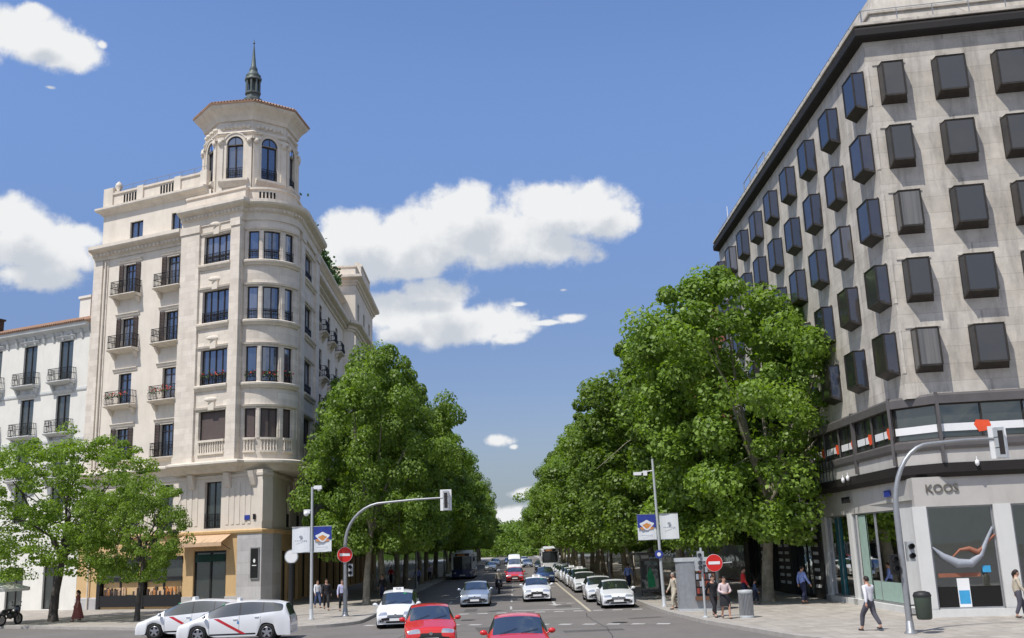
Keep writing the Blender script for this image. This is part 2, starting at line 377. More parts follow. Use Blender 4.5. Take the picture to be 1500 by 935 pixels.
# cloud density as a function of direction: (azimuth, elevation) in radians
az = math_('ARCTAN2', sep.outputs[0], sep.outputs[1]); el = math_('ARCSINE', sep.outputs[2])
def pix2ae(px, py):
    d = nrm(CW @ np.array([px - 750., py - 467.5, FPX])); return math.atan2(d[0], d[1]), math.asin(d[2])
grp = bpy.data.node_groups.new('cloud_field', 'ShaderNodeTree')
grp.interface.new_socket('A', in_out='INPUT', socket_type='NodeSocketFloat'); grp.interface.new_socket('E', in_out='INPUT', socket_type='NodeSocketFloat')
grp.interface.new_socket('D', in_out='OUTPUT', socket_type='NodeSocketFloat')
gi = grp.nodes.new('NodeGroupInput'); go = grp.nodes.new('NodeGroupOutput')
cb = grp.nodes.new('ShaderNodeCombineXYZ'); grp.links.new(gi.outputs[0], cb.inputs[0]); grp.links.new(gi.outputs[1], cb.inputs[1])
def gnoise(scale, detail, rough=.55):
    n = grp.nodes.new('ShaderNodeTexNoise'); n.inputs['Scale'].default_value = scale; n.inputs['Detail'].default_value = detail; n.inputs['Roughness'].default_value = rough
    grp.links.new(cb.outputs[0], n.inputs['Vector']); return n
n1 = gnoise(13, 9, .6); n2 = gnoise(38, 8, .65)
vo = grp.nodes.new('ShaderNodeTexVoronoi'); vo.inputs['Scale'].default_value = 42; vo.feature = 'SMOOTH_F1'
wv = grp.nodes.new('ShaderNodeVectorMath'); wv.operation = 'SCALE'; wv.inputs[3].default_value = .022; grp.links.new(n2.outputs['Color'], wv.inputs[0])
av = grp.nodes.new('ShaderNodeVectorMath'); grp.links.new(cb.outputs[0], av.inputs[0]); grp.links.new(wv.outputs[0], av.inputs[1]); grp.links.new(av.outputs[0], vo.inputs['Vector'])
#            px    py   rx  ry   strength
BLOBS = [(560, 365, 95, 45, 1), (520, 345, 60, 38, 1), (640, 345, 90, 55, 1), (672, 305, 60, 36, 1), (740, 345, 100, 48, 1), (800, 300, 60, 34, 1),
         (850, 310, 72, 44, 1), (885, 325, 48, 30, .95), (800, 365, 70, 28, 1), (490, 375, 40, 30, 1), (600, 395, 70, 16, .9), (903, 322, 34, 22, .8),
         (578, 456, 48, 27, 1), (640, 440, 50, 33, 1), (650, 478, 95, 28, 1), (712, 474, 68, 29, 1), (600, 488, 50, 12, .9), (740, 495, 40, 12, .8),
         (835, 466, 26, 9, .75), (800, 473, 45, 6, .6), (760, 446, 22, 6, .5), (825, 425, 12, 5, .45),
         (50, 60, 70, 38, 1), (100, 75, 50, 26, 1), (20, 40, 50, 30, 1), (150, 66, 12, 9, .6), (72, 128, 14, 5, .5), (45, 20, 30, 16, .9), (-60, 50, 90, 45, 1),
         (40, 360, 80, 45, 1), (90, 370, 56, 42, 1), (20, 325, 60, 32, 1), (60, 405, 80, 22, 1), (-60, 360, 90, 60, 1), (120, 350, 30, 22, .9),
         (730, 645, 26, 12, .75), (752, 655, 10, 6, .5), (782, 722, 40, 10, .85), (752, 757, 55, 17, .9), (735, 778, 90, 12, .8), (650, 600, 20, 6, .3)]
acc = None
for bx_, by_, rx, ry, st in BLOBS:
    a0, e0 = pix2ae(bx_, by_); a1, _ = pix2ae(bx_ + rx, by_); _, e1 = pix2ae(bx_, by_ - ry)
    ra = abs(a1 - a0); re = abs(e1 - e0)
    vm = grp.nodes.new('ShaderNodeVectorMath'); vm.operation = 'MULTIPLY_ADD'; grp.links.new(cb.outputs[0], vm.inputs[0]); vm.inputs[1].default_value = (1 / ra, 1 / re, 0); vm.inputs[2].default_value = (-a0 / ra, -e0 / re, 0)
    dt = grp.nodes.new('ShaderNodeVectorMath'); dt.operation = 'DOT_PRODUCT'; grp.links.new(vm.outputs[0], dt.inputs[0]); grp.links.new(vm.outputs[0], dt.inputs[1]); q = dt.outputs['Value']
    f = math_('MULTIPLY', math_('SUBTRACT', st, math_('SQRT', q, t=grp), t=grp), 1.8, t=grp)
    acc = f if acc is None else math_('SMOOTH_MAX', acc, f, .25, t=grp)
acc = math_('MAXIMUM', acc, -1.5, t=grp)
nn_ = math_('ADD', math_('ADD', math_('MULTIPLY', math_('SUBTRACT', n1.outputs['Fac'], .5, t=grp), 2.3, t=grp), math_('MULTIPLY', math_('SUBTRACT', n2.outputs['Fac'], .5, t=grp), 1.9, t=grp), t=grp), math_('MULTIPLY', math_('SUBTRACT', .38, vo.outputs['Distance'], t=grp), .9, t=grp), t=grp)
grp.links.new(math_('ADD', math_('MULTIPLY', acc, 1.0, t=grp), nn_, t=grp), go.inputs[0])
def field(a, e):
    g = N('ShaderNodeGroup'); g.node_tree = grp; L(a, g.inputs[0]); L(e, g.inputs[1]); return g.outputs[0]
def mrange(x, a, b, c=0., d=1., smooth=True):
    n = N('ShaderNodeMapRange'); n.interpolation_type = 'SMOOTHSTEP' if smooth else 'LINEAR'
    for i, v in enumerate((a, b, c, d)): n.inputs[i + 1].default_value = v
    L(x, n.inputs[0]); return n.outputs[0]
f0 = field(az, el); f1 = field(math_('ADD', az, -.014), math_('ADD', el, .036))
alpha = mrange(f0, -.5, .5)
shade = mrange(f1, -.35, 1.25)
W.cycles.sampling_method = 'MANUAL'; W.cycles.sample_map_resolution = 256
cc = N('ShaderNodeMix'); cc.data_type = 'RGBA'; L(shade, cc.inputs[0]); cc.inputs[6].default_value = (8.7, 8.8, 8.9, 1); cc.inputs[7].default_value = (5.9, 6.3, 6.9, 1)
# haze towards the horizon
hz = mrange(el, .01, .17, 1., 0.)
sk = N('ShaderNodeMix'); sk.data_type = 'RGBA'; sk.blend_type = 'MULTIPLY'; sk.inputs[0].default_value = 1; L(sky.outputs[0], sk.inputs[6]); tn = N('ShaderNodeMix'); tn.data_type = 'RGBA'; L(mrange(el, .12, .48), tn.inputs[0]); tn.inputs[6].default_value = (.92, .89, 1.02, 1); tn.inputs[7].default_value = (1.56, 1.66, 1.92, 1); L(tn.outputs[2], sk.inputs[7])
hm = N('ShaderNodeMix'); hm.data_type = 'RGBA'; L(math_('MULTIPLY', hz, .85), hm.inputs[0]); L(sk.outputs[2], hm.inputs[6]); hm.inputs[7].default_value = (2.9, 3.45, 3.9, 1)
# plain sky, cloud sky, and a lighter noise-only sky out of view, its clouds added to raise fill light
b0 = N('ShaderNodeBackground'); b0.inputs[1].default_value = .10; L(hm.outputs[2], b0.inputs[0])
b1 = N('ShaderNodeBackground'); b1.inputs[1].default_value = .10; L(cc.outputs[2], b1.inputs[0])
ms = N('ShaderNodeMixShader'); L(alpha, ms.inputs[0]); L(b0.outputs[0], ms.inputs[1]); L(b1.outputs[0], ms.inputs[2])
nz = N('ShaderNodeTexNoise'); nz.inputs['Scale'].default_value = 2.6; nz.inputs['Detail'].default_value = 4; L(tc.outputs['Generated'], nz.inputs['Vector'])
cm = N('ShaderNodeMix'); cm.data_type = 'RGBA'; L(math_('MULTIPLY', math_('MULTIPLY', mrange(nz.outputs['Fac'], .49, .6), mrange(el, .0, .1)), math_('MAXIMUM', mrange(math_('ABSOLUTE', az), .75, 1.1), mrange(el, .72, .95))), cm.inputs[0]); L(hm.outputs[2], cm.inputs[6]); cm.inputs[7].default_value = (7.5, 7.7, 8, 1)
L(cm.outputs[2], bg.inputs[0])
a_lo, a_hi = pix2ae(-150, 0)[0], pix2ae(1650, 0)[0]
inside = math_('MULTIPLY', math_('COMPARE', az, (a_lo + a_hi) / 2, (a_hi - a_lo) / 2), math_('COMPARE', el, .35, .35))
mo = N('ShaderNodeMixShader'); L(inside, mo.inputs[0]); L(bg.outputs[0], mo.inputs[1]); L(ms.outputs[0], mo.inputs[2])
wo = nt.nodes['World Output']; L(mo.outputs[0], wo.inputs[0])
sc.view_settings.view_transform = 'Standard'; sc.view_settings.look = 'None'; sc.view_settings.exposure = 0
sc.render.engine = 'CYCLES'; sc.cycles.max_bounces = 6; sc.cycles.use_denoising = True; sc.cycles.transparent_max_bounces = 6

# ------------------------------------------------------------------ ground
asphalt = mat('asphalt', (.175, .160, .148), .9, .12, .25, .3, grime=.35, dirt=(.085, .08, .078), bscale=60, fine=.4, streak=5)
paving = blocks('pavement_slabs', (.42, .385, .34), .6, .6, .014, .6, grime=.55, dirt=(.22, .2, .17), var=.16)
nt_ = paving.node_tree
for n_ in nt_.nodes:           # slabs lie flat: use plan coordinates
    if n_.type == 'TEX_BRICK':
        t_ = nt_.nodes.new('ShaderNodeTexCoord'); nt_.links.new(t_.outputs['Object'], n_.inputs['Vector']); n_.offset = 0
kerbm = mat('granite_kerb', (.36, .34, .31), .8, .15, 2, .2, fine=.3)
mark = mat('worn_white_road_paint', (.50, .49, .47), .7, .2, 4, grime=.75, dirt=(.18, .17, .165), fine=.4, streak=5)
mark_y = mat('worn_cream_road_paint', (.50, .45, .34), .7, .2, 4, grime=.7, dirt=(.18, .17, .165), fine=.4, streak=5)
earth = mat('distant_ground', (.16, .15, .12), .95, .2, .02)
mb = MB(); mb.quad((-3000, -200, -.03), (3000, -200, -.03), (3000, 5000, -.03), (-3000, 5000, -.03)); struct('ground', mb, earth)
mb = MB(); mb.quad((-90, -60, 0), (90, -60, 0), (90, 60, 0), (-90, 60, 0)); mb.quad((-9, 60, 0), (9, 60, 0), (9, 1500, 0), (-9, 1500, 0)); struct('road', mb, asphalt)
def slab(name, outline, kerb_n, h=.14):
    """outline ccw; first kerb_n points run along the road"""
    mb = MB(); mb.add([(x, y, h) for x, y in outline], [tuple(range(len(outline)))]); struct(name, mb, paving)
    k = MB(); pts = outline[:kerb_n]
    k.sweep(pts, [(-.01, -.02), (.02, -.02), (.02, h + .0), (0, h + .012), (-.28, h + .012), (-.28, -.02)]); struct(name.replace('sidewalk', 'kerb'), k, kerbm)
def arc(cx, cy, r, a0, a1, n=10): return [(cx + r * math.cos(R(a0 + (a1 - a0) * i / n)), cy + r * math.sin(R(a0 + (a1 - a0) * i / n))) for i in range(n + 1)]
# kerb lines travel so that the road lies to their right-hand side
left = [(-62, 76), (-27, 56.6), (-13.2, 48.2)] + arc(-10.6, 51.2, 3.0, -118, 0, 9)[0:] + [(-7.6, 57), (-8.3, 62), (-8.3, 90), (-8.3, 1500)]
slab('sidewalk_left', left + [(-60, 1500), (-60, 80)], len(left))
right = [(6.9, 1500), (6.9, 56), (7.1, 49), (7.7, 43), (9.2, 35.2), (12.5, 27), (19, 18), (30, 8), (60, -20)]
slab('sidewalk_right', right + [(95, -20), (95, 1500)], len(right))
mb = MB()
def strip(mb, x0, y0, x1, y1, w, z=.005, m=0):
    dx, dy = x1 - x0, y1 - y0; l = math.hypot(dx, dy); nx, ny = -dy / l * w / 2, dx / l * w / 2
    mb.quad((x0 - nx, y0 - ny, z), (x1 - nx, y1 - ny, z), (x1 + nx, y1 + ny, z), (x0 + nx, y0 + ny, z), m)
for i in range(14):                       # two rows of dashes bounding the crossing
    x = -7.1 + i * 1.0
    strip(mb, x, 54.6 - .14 * x, x + .52, 54.5 - .14 * x, .5)
    strip(mb, x - .1, 46.2 - .42 * x, x + .42, 46.0 - .42 * x, .5)
strip(mb, 3.72, 53.4, 3.35, 300, .16, m=1)                     # taxi rank line
for i in range(40):
    strip(mb, -.35, 57.5 + 8 * i, -.38, 60.5 + 8 * i, .12); strip(mb, -4.3, 57.5 + 8 * i, -4.3, 60.5 + 8 * i, .12)
strip(mb, -.3, 56.2, 3.4, 55.9, .35)
def arrow(mb, x, y, s=1):
    strip(mb, x, y, x, y + 3.2 * s, .16); mb.add([(x - .45, y, .005), (x + .45, y, .005), (x, y - 1.3, .005)], [(0, 2, 1)])
    strip(mb, x + .05, y + 1.6, x + .85, y + .9, .18); mb.add([(x + .6, y + 1.3, .005), (x + 1.25, y + .5, .005), (x + .75, y + .25, .005)], [(0, 2, 1)])
arrow(mb, 2.2, 61); arrow(mb, -2.0, 67); arrow(mb, 2.2, 88)
struct('road_markings', mb, [mark, mark_y])
# repairs, tar seams and dark wheel tracks
patch = mat('darker_asphalt_patch', (.10, .095, .09), .9, .15, 1.5, .3, grime=.3, bscale=60, fine=.4); tar = mat('tar_seam', (.035, .034, .034), .6, .2, 4)
mb = MB(); g_ = random.Random(5)
for (x, y, w_, l_, a_) in ((-1.2, 44, 1.1, 2.6, .1), (3.0, 41.5, 2.4, .9, .05), (-5.6, 52.5, .8, 2.2, 0), (1.6, 70, 1.0, 5, 0), (-2.6, 58, .7, 3, 0), (5.8, 47.5, 1.6, .8, .2), (-8.5, 41.2, 1.8, 1.0, .4), (2.6, 58.8, .9, 1.8, 0), (-.9, 90, 1.2, 7, 0)):
    c_, s_ = math.cos(a_), math.sin(a_); q = [(-w_ / 2, -l_ / 2), (w_ / 2, -l_ / 2 + g_.uniform(-.1, .1)), (w_ / 2, l_ / 2), (-w_ / 2, l_ / 2 + g_.uniform(-.15, .15))]
    mb.add([(x + u * c_ - v * s_, y + u * s_ + v * c_, .0025) for u, v in q], [(0, 1, 2, 3)], 0)
for pts in ([(-8, 43.5), (-5, 43.9), (-2.5, 43.4), (.5, 43.8), (4, 43.3), (7, 43.6)], [(-.4, 36), (-.6, 42), (-.3, 48), (-.5, 56)], [(3.4, 37), (3.6, 43), (3.3, 50), (3.5, 53)], [(-5, 39), (-4.4, 45), (-4.5, 52), (-4.2, 57)], [(.3, 59), (2.0, 59.6), (3.2, 59.2)], [(-7.5, 49.8), (-4.2, 50.4), (-1, 49.9)]):
    P_ = []
    for (x0, y0), (x1, y1) in zip(pts, pts[1:]):
        for k in range(6): t_ = k / 6; P_.append((x0 + (x1 - x0) * t_ + g_.gauss(0, .018), y0 + (y1 - y0) * t_ + g_.gauss(0, .018)))
    for p, q in zip(P_, P_[1:]): strip(mb, p[0], p[1], q[0], q[1], .03, .0035, 1)
struct('road_repairs', mb, [patch, tar])
for x_, y_, lb_ in ((-2.4, 50.2, 'round manhole cover in the road between the left red hatchback and silver saloon'), (4.4, 45.2, 'round manhole cover in the road near the dashed crossing and right kerb')):
    mb = MB(); mb.lathe((0, 0, .001), [(.35, 0), (.35, .006), (0, .006)], 20); o = obj('manhole_cover', mb, M['plastic']); o.location = (x_, y_, 0); tag(o, lb_, 'manhole cover')


# ------------------------------------------------------------------ facade pieces
def window(F, parent, a, b, c, d, v=-.22, cols=2, fr=.07, glassm=None, framem=None, nu=1, transom=None, arch=0, name='window'):
    mb = MB(); z1 = d
    mb.box(F, a, a + fr, v, v + .08, c, d, 1); mb.box(F, b - fr, b, v, v + .08, c, d, 1)
    mb.box(F, a + fr, b - fr, v, v + .08, c, c + fr, nu); mb.box(F, a + fr, b - fr, v, v + .08, d - fr, d, nu)
    w = (b - a)
    for i in range(1, cols):
        u = a + w * i / cols; mb.box(F, u - fr * .5, u + fr * .5, v + .005, v + .085, c + fr, d - fr)
    if transom: mb.box(F, a + fr, b - fr, v + .01, v + .08, c + (d - c) * transom - .03, c + (d - c) * transom + .03, nu)
    o = obj(name, mb, framem or M['frame'], parent, True)
    g = MB(); j = lambda: random.uniform(-.012, .012)
    seg = max(cols, nu)
    for i in range(seg):
        u0 = a + w * i / seg; u1 = a + w * (i + 1) / seg
        g.quad(F(u0, v + .03 + j(), c), F(u1, v + .03 + j(), c), F(u1, v + .03 + j(), d), F(u0, v + .03 + j(), d))
    obj('pane', g, glassm or M['glass'], o, True)
    return o
def rail(F, a, b, c, h, out, parent, step=.13, nu=1, sides=True, belly=.0, r=.016):
    mb = MB(); m_ = lambda u, v, z: F(u, v, z)
    def bar(u, v, z0, z1, t=.013): mb.box(F, u - t, u + t, v - t, v + t, z0, z1)
    for z in (c + .06, c + h * .55, c + h - .02):
        mb.box(F, a, b, out - .02, out + .02, z, z + .035, nu)
        if sides:
            mb.box(F, a, a + .04, 0, out, z, z + .035); mb.box(F, b - .04, b, 0, out, z, z + .035)
    n = max(2, int((b - a) / step))
    for i in range(n + 1):
        u = a + .02 + (b - a - .04) * i / n
        if belly:
            mb.tube([F(u, out, c + .06), F(u, out + belly, c + h * .3), F(u, out, c + h * .65), F(u, out, c + h)], .014, 4, cap=False)
        else: bar(u, out, c + .06, c + h)
    if sides:
        k = max(1, int(out / step))
        for i in range(k):
            v = out * (i + .5) / k; bar(a + .02, v, c + .06, c + h); bar(b - .02, v, c + .06, c + h)
    for z in (c + h * .75,):
        for i in range(max(1, int((b - a) / .3))):
            u = a + .15 + .3 * i
            if u < b - .1: mb.tube([F(u - .1, out, z), F(u, out + .02, z + .09), F(u + .1, out, z), F(u, out + .02, z - .09), F(u - .1, out, z)], .012, 4, cap=False)
    return obj('railing', mb, M['iron'], parent, True)
def balcony(F, parent, a, b, z, out=.75, stone=None, h=1.0, belly=.1, flowers=0, brackets=True):
    mb = MB()
    mb.prism(F, a - .08, b + .08, [(0, z - .30), (out * .45, z - .26), (out * .8, z - .16), (out, z - .13), (out + .08, z - .08), (out + .08, z - .02), (0, z - .02)])
    if brackets:
        for u in (a + .12, b - .12): mb.prism(F, u - .09, u + .09, [(0, z - .75), (.12, z - .7), (out * .6, z - .32), (out * .6, z - .27), (0, z - .27)])
    o = obj('balcony', mb, stone or M['trim'], parent, True)
    rail(F, a, b, z - .02, h, out, o, belly=belly)
    if flowers: flowerbox(F, o, a + .1, b - .1, z + h * .55, out + .06, flowers)
    return o
def flowerbox(F, parent, a, b, z, v, dens=1.):
    mb = MB()
    for i in range(int((b - a) * 42 * dens)):
        u = random.uniform(a, b); vv = v + random.uniform(-.16, .2); zz = z + random.gauss(.08, .13); s = random.uniform(.035, .075)
        p = Vector(F(u, vv, zz)); q = Vector((random.gauss(0, 1), random.gauss(0, 1), random.gauss(0, 1))).normalized(); t = q.orthogonal().normalized(); w_ = q.cross(t)
        mb.add([p + t * s, p + w_ * s, p - t * s, p - w_ * s], [(0, 1, 2, 3)], 0 if random.random() < .5 and zz > z else 1)
    return obj('flowers', mb, [M['flower'], M['leaf_green']], parent, True)
def shutters(F, parent, a, b, c, d, w=.42, v=.05):
    for s0, s1 in ((a - w, a), (b, b + w)):
        mb = MB(); mb.box(F, s0, s1, v - .02, v, c, d)
        n = int((d - c) / .11)
        for i in range(n):
            z = c + .06 + (d - c - .1) * i / n; mb.prism(F, s0 + .05, s1 - .05, [(v, z), (v + .035, z + .01), (v + .005, z + .085)])
        mb.box(F, s0, s0 + .05, v, v + .045, c, d); mb.box(F, s1 - .05, s1, v, v + .045, c, d)
        obj('shutter', mb, M['shutter'], parent, True)
def balusters(mb, F, a, b, z0, z1, v, step=.24, r=.075):
    n = max(1, int((b - a) / step))
    for i in range(n):
        u = a + (b - a) * (i + .5) / n; p = F(u, v, 0); h = z1 - z0
        mb.lathe((p[0], p[1], z0), [(r * .9, 0), (r * .9, h * .08), (r * .5, h * .12), (r, h * .38), (r * .5, h * .7), (r * .45, h * .86), (r * .85, h * .92), (r * .85, h)], 8)
# ================================================================== ornate corner building (left)
ca, sa = math.cos(A25), math.sin(A25)
LB = thing('corner_building', 'cream stone corner building with rounded bays, iron balconies and an octagonal spired tower', 'building', (-19, 68, 0))
def FL(u, v, z): return (-19 + u * ca - v * sa, 68 - u * sa - v * ca, z)
BC = (-17.6, 70.2); BR = 2.63
def FB(a, v, z): q = R(a); return (BC[0] + (BR + v) * math.cos(q), BC[1] + (BR + v) * math.sin(q), z)
def XS(y): return -16.1 - (y - 68) * .026
def FS(u, v, z): return (XS(u) + v, u, z)            # side street facade, u = world y
def FT(u, v, z): return (-15.15 + v, u, z)           # flat bay on the side street
def P2(F, u, v=0): p = F(u, v, 0); return (p[0], p[1])
st = M['stone']; tr = M['trim']
US = -13.65; UP = -4.6                                # left end, start of the projecting bay
# --- walls
colsu = (-10.0, -5.78)
rows = [(10.25, 12.7), (14.4, 16.75), (18.55, 20.9), (22.65, 25.05)]
holes = []
for cu in colsu:
    for c, d in rows: holes.append((cu - .62, cu + .62, c, d))
mb = MB(); mb.wall(FL, US, UP, 9.3, 26.2, holes, .35); obj('wall', mb, st, LB, True)
FP = lambda u, v, z: FL(u, v + .45, z)                # projecting flat bay
bayrows = [(11.2, 13.2), (15.0, 17.5), (19.4, 21.75), (23.7, 25.8)]
mb = MB(); mb.wall(FP, UP, .85, 9.6, 27.4, [(-2.52, -.16, c, d) for c, d in bayrows] , .45)
mb.quad(FL(UP, -.1, 9.6), FP(UP, 0, 9.6), FP(UP, 0, 27.4), FL(UP, -.1, 27.4))
mb.wall(FB, -106, 0, 9.6, 27.4, [(a, b, c, d) for c, d in bayrows for a, b in ((-100, -83), (-76, -50), (-41, -23))], .3, step=6)
mb.quad(FB(-106, 0, 9.6), FP(.85, 0, 9.6), FP(.85, 0, 27.4), FB(-106, 0, 27.4))
mb.wall(FT, 70.2, 78.2, 9.6, 27.4, [(73.0, 75.6, c, d) for c, d in bayrows], .35)
mb.quad(FT(78.2, 0, 9.6), FS(78.2, -.2, 9.6), FS(78.2, -.2, 27.4), FT(78.2, 0, 27.4))
obj('bay_wall', mb, M['block'], LB, True)
# long side facade with its pavilion
sy = [82.2, 86.9, 91.7, 96.4]; srows = [(10.3, 12.8), (14.3, 17.0), (18.4, 21.0), (22.5, 25.0)]
mb = MB()
mb.wall(FS, 78.2, 101, 9.3, 26.4, [(y - .7, y + .7, c, d) for y in sy for c, d in srows], .35)
FV = lambda u, v, z: FS(u, v + 1.0, z)
pv = [105.5, 110.5, 115.5]
mb.wall(FV, 103, 119, 9.3, 31.8, [(y - .7, y + .7, c, d) for y in pv for c, d in srows + [(27.4, 29.6)]], .35)
mb.wall(FS, 120.5, 131, 9.3, 26.4, [(y - .7, y + .7, c, d) for y in (123, 128) for c, d in srows], .35)
for c_, s_ in ((102.2, -1), (119.8, 1)):
    pts = [(XS(c_) - .2 + 1.2 * math.cos(q), c_ + s_ * 0 + 1.5 * math.sin(q)) for q in [R(-90 + 18 * i) for i in range(11)]]
    for p, q in zip(pts, pts[1:]): mb.quad((p[0], p[1], 9.3), (q[0], q[1], 9.3), (q[0], q[1], 26.4), (p[0], p[1], 26.4))
mb.quad(FS(103, -3, 26), FS(103, 1, 26), FS(103, 1, 31.8), FS(103, -3, 31.8)); mb.quad(FS(119, -6, 26), FS(119, 1, 26), FS(119, 1, 31.8), FS(119, -6, 31.8))
mb.quad(FS(131, -14, 0), FS(131, 0, 0), FS(131, 0, 26.4), FS(131, -14, 26.4))
obj_pieces('side_wall', mb, st, LB, True, .05)
for y in sy + [123, 128]:
    for i, (c, d) in enumerate(srows):
        window(FS, LB, y - .7, y + .7, c, d, cols=2); balcony(FS, LB, y - 1.05, y + 1.05, c, .6)
for y in pv:
    for c, d in srows + [(27.4, 29.6)]: window(FV, LB, y - .7, y + .7, c, d, cols=2)
# attic storey set back on front and side
FA = lambda u, v, z: FL(u, v - .15, z)
mb = MB(); mb.wall(FA, -13.2, -2.6, 26.2, 29.7, [(-10.4, -9.1, 26.95, 28.45), (-6.3, -5.05, 26.95, 28.45)], .3)
mb.quad(FA(-13.2, 0, 26.2), FA(-13.2, -9, 26.2), FA(-13.2, -9, 29.7), FA(-13.2, 0, 29.7))
FQ = lambda u, v, z: FS(u, v - .5, z)
mb.wall(FQ, 77, 103, 26.2, 29.2, [(y - .5, y + .5, 27., 28.5) for y in (80, 83, 86, 89, 92, 95, 98)], .25)
mb.quad(FL(-13.65, 0, 0), FL(-13.65, -16, 0), FL(-13.65, -16, 26.2), FL(-13.65, 0, 26.2))
obj_pieces('attic_wall', mb, st, LB, True, .05)
for a, b in ((-10.4, -9.1), (-6.3, -5.05)): window(FA, LB, a, b, 26.95, 28.45, cols=2)
for y in (80, 83, 86, 89, 92, 95, 98): window(FQ, LB, y - .5, y + .5, 27., 28.5, cols=1)
# roof deck under the tower
mb = MB(); mb.add([(*P2(FL, -13.2, -.2), 29.6), (*P2(FL, -2.6, -.2), 29.6), (-17, 78, 29.6), (-17.2, 103, 29.6), (-30, 103, 29.6), (*P2(FL, -13.2, -9), 29.6)], [(0, 1, 2, 3, 4, 5)])
mb.add([(*P2(FP, UP, 0), 28.2), (*P2(FP, .85, 0), 28.2)] + [(*P2(FB, a), 28.2) for a in range(-106, 1, 8)] + [(-15.15, 78.2, 28.2), (-24, 80, 28.2)], [tuple(range(18))])
obj('roof', mb, M['tile'], LB, True)
# --- openings of the front
for cu in colsu:
    for i, (c, d) in enumerate(rows):
        window(FL, LB, cu - .62, cu + .62, c, d, v=-.28, cols=2, transom=.8)
        if i != 1: shutters(FL, LB, cu - .62, cu + .62, c + .02, d + .02)
        balcony(FL, LB, cu - 1.18, cu + 1.18, c + (.0 if i else .15), .7 if i else .35, belly=.14 if i == 1 else .04, flowers=1.2 if i == 1 else 0, brackets=i > 0)
        mb = MB(); mb.prism(FL, cu - 1.15, cu + 1.15, [(0, d + .14), (.06, d + .14), (.12, d + .3), (.16, d + .34), (.16, d + .4), (0, d + .42)]); obj('window_lintel', mb, tr, LB, True)
for k, (c, d) in enumerate(bayrows):
    fm = dict(v=-.3)
    sh = k == 0
    window(FP, LB, -2.52, -.16, c, d, v=-.3, cols=4 if not sh else 1, glassm=M['blind'] if sh else None, transom=None if sh else .28)
    for a, b in ((-100, -83), (-76, -50), (-41, -23)):
        window(FB, LB, a, b, c, d, v=-.2, cols=1 if (b - a) < 20 else 2, fr=1.6 if False else .07, nu=4, glassm=M['blind'] if sh else None) if False else None
        # curved windows: frame width is given in degrees along the arc
        mb = MB(); f = 1.7; v = -.22
        mb.box(FB, a, a + f, v, v + .08, c, d); mb.box(FB, b - f, b, v, v + .08, c, d); mb.box(FB, a, b, v, v + .079, c - .001, c + .07, 5); mb.box(FB, a, b, v, v + .079, d - .07, d + .001, 5)
        if b - a > 20: mb.box(FB, (a + b) / 2 - f / 2, (a + b) / 2 + f / 2, v, v + .08, c, d)
        if not sh: mb.box(FB, a, b, v, v + .078, c + .6, c + .66, 5)
        o = obj('window', mb, M['frame'], LB, True); g = MB()
        for i in range(4):
            q0 = a + (b - a) * i / 4; q1 = a + (b - a) * (i + 1) / 4
            g.quad(FB(q0, v + .03, c), FB(q1, v + .03, c), FB(q1, v + .03, d), FB(q0, v + .03, d))
        obj('pane', g, M['blind'] if sh else M['glass'], o, True)
    window(FT, LB, 73.0, 75.6, c, d, v=-.25, cols=2, glassm=M['blind'] if sh else None)
    if k:
        rail(FP, -2.5, -.2, c, .75, -.02, LB, sides=False); rail(FT, 73.05, 75.55, c, .75, -.02, LB, sides=False)
        mb = MB()
        for a, b in ((-100, -83), (-76, -50), (-41, -23)):
            for z in (.06, .4, .72): mb.box(FB, a, b, -.04, -.01, c + z, c + z + .035, 5)
            for i in range(int((b - a) / 3)): q = a + 1.5 + i * 3; mb.box(FB, q - .25, q + .25, -.035, -.012, c + .06, c + .74)
        obj('railing', mb, M['iron'], LB, True)
    if k == 1:
        flowerbox(FP, LB, -2.4, -.3, c + .62, .08, 1.1)
        fl = lambda u, v, z: FB(-76 + u * 21.8 * 1.0, v, z)
        flowerbox(fl, LB, .0, 1.1, c + .5, .08, 1.1); flowerbox(lambda u, v, z: FB(-100 + u * 21.8, v, z), LB, 0, .7, c + .5, .06, 1.); flowerbox(lambda u, v, z: FB(-41 + u * 21.8, v, z), LB, 0, .7, c + .5, .06, 1.)
# balustrade below the closed blinds
mb = MB()
for F_, a, b in ((FP, -2.5, -.2),):
    mb.box(F_, a, b, -.02, .12, 11.05, 11.2); mb.box(F_, a, b, -.02, .12, 10.2, 10.32); balusters(mb, F_, a + .02, b - .02, 10.32, 11.05, .05, .19, .065)
    mb.quad(F_(a, .0, 10.3), F_(b, .0, 10.3), F_(b, .0, 11.1), F_(a, .0, 11.1))
for a, b in ((-100, -83), (-76, -50), (-41, -23)):
    mb.box(FB, a, b, .0, .14, 11.05, 11.2, 5); mb.box(FB, a, b, .0, .14, 10.2, 10.32, 5); balusters(mb, FB, a, b, 10.32, 11.05, .07, 4.2, .065)
mb.box(FT, 73., 75.6, .0, .14, 11.05, 11.2); mb.box(FT, 73, 75.6, 0, .14, 10.2, 10.32); balusters(mb, FT, 73, 75.6, 10.32, 11.05, .07, .2, .065)
obj_pieces('balustrade', mb, tr, LB, True, .15)
# --- paths for mouldings
pf = [P2(FL, US), P2(FL, UP)]
pbay = [P2(FP, UP - .001), P2(FP, .83)] + [P2(FB, a) for a in range(-104, 1, 8)] + [P2(FT, 78.2)]
pside = [P2(FS, 78.2), P2(FS, 101)]
plow = [P2(FL, US), P2(FL, 1.9), P2(FL, 2.72), (-16.12, 67.9), P2(FS, 69.0), P2(FS, 131)]
pfull = [P2(FL, US), P2(FL, UP)] + pbay + pside
def mould(name, path, prof, m=tr):
    mb = MB(); mb.sweep(path, prof, 0); return obj(name, mb, m, LB, True)
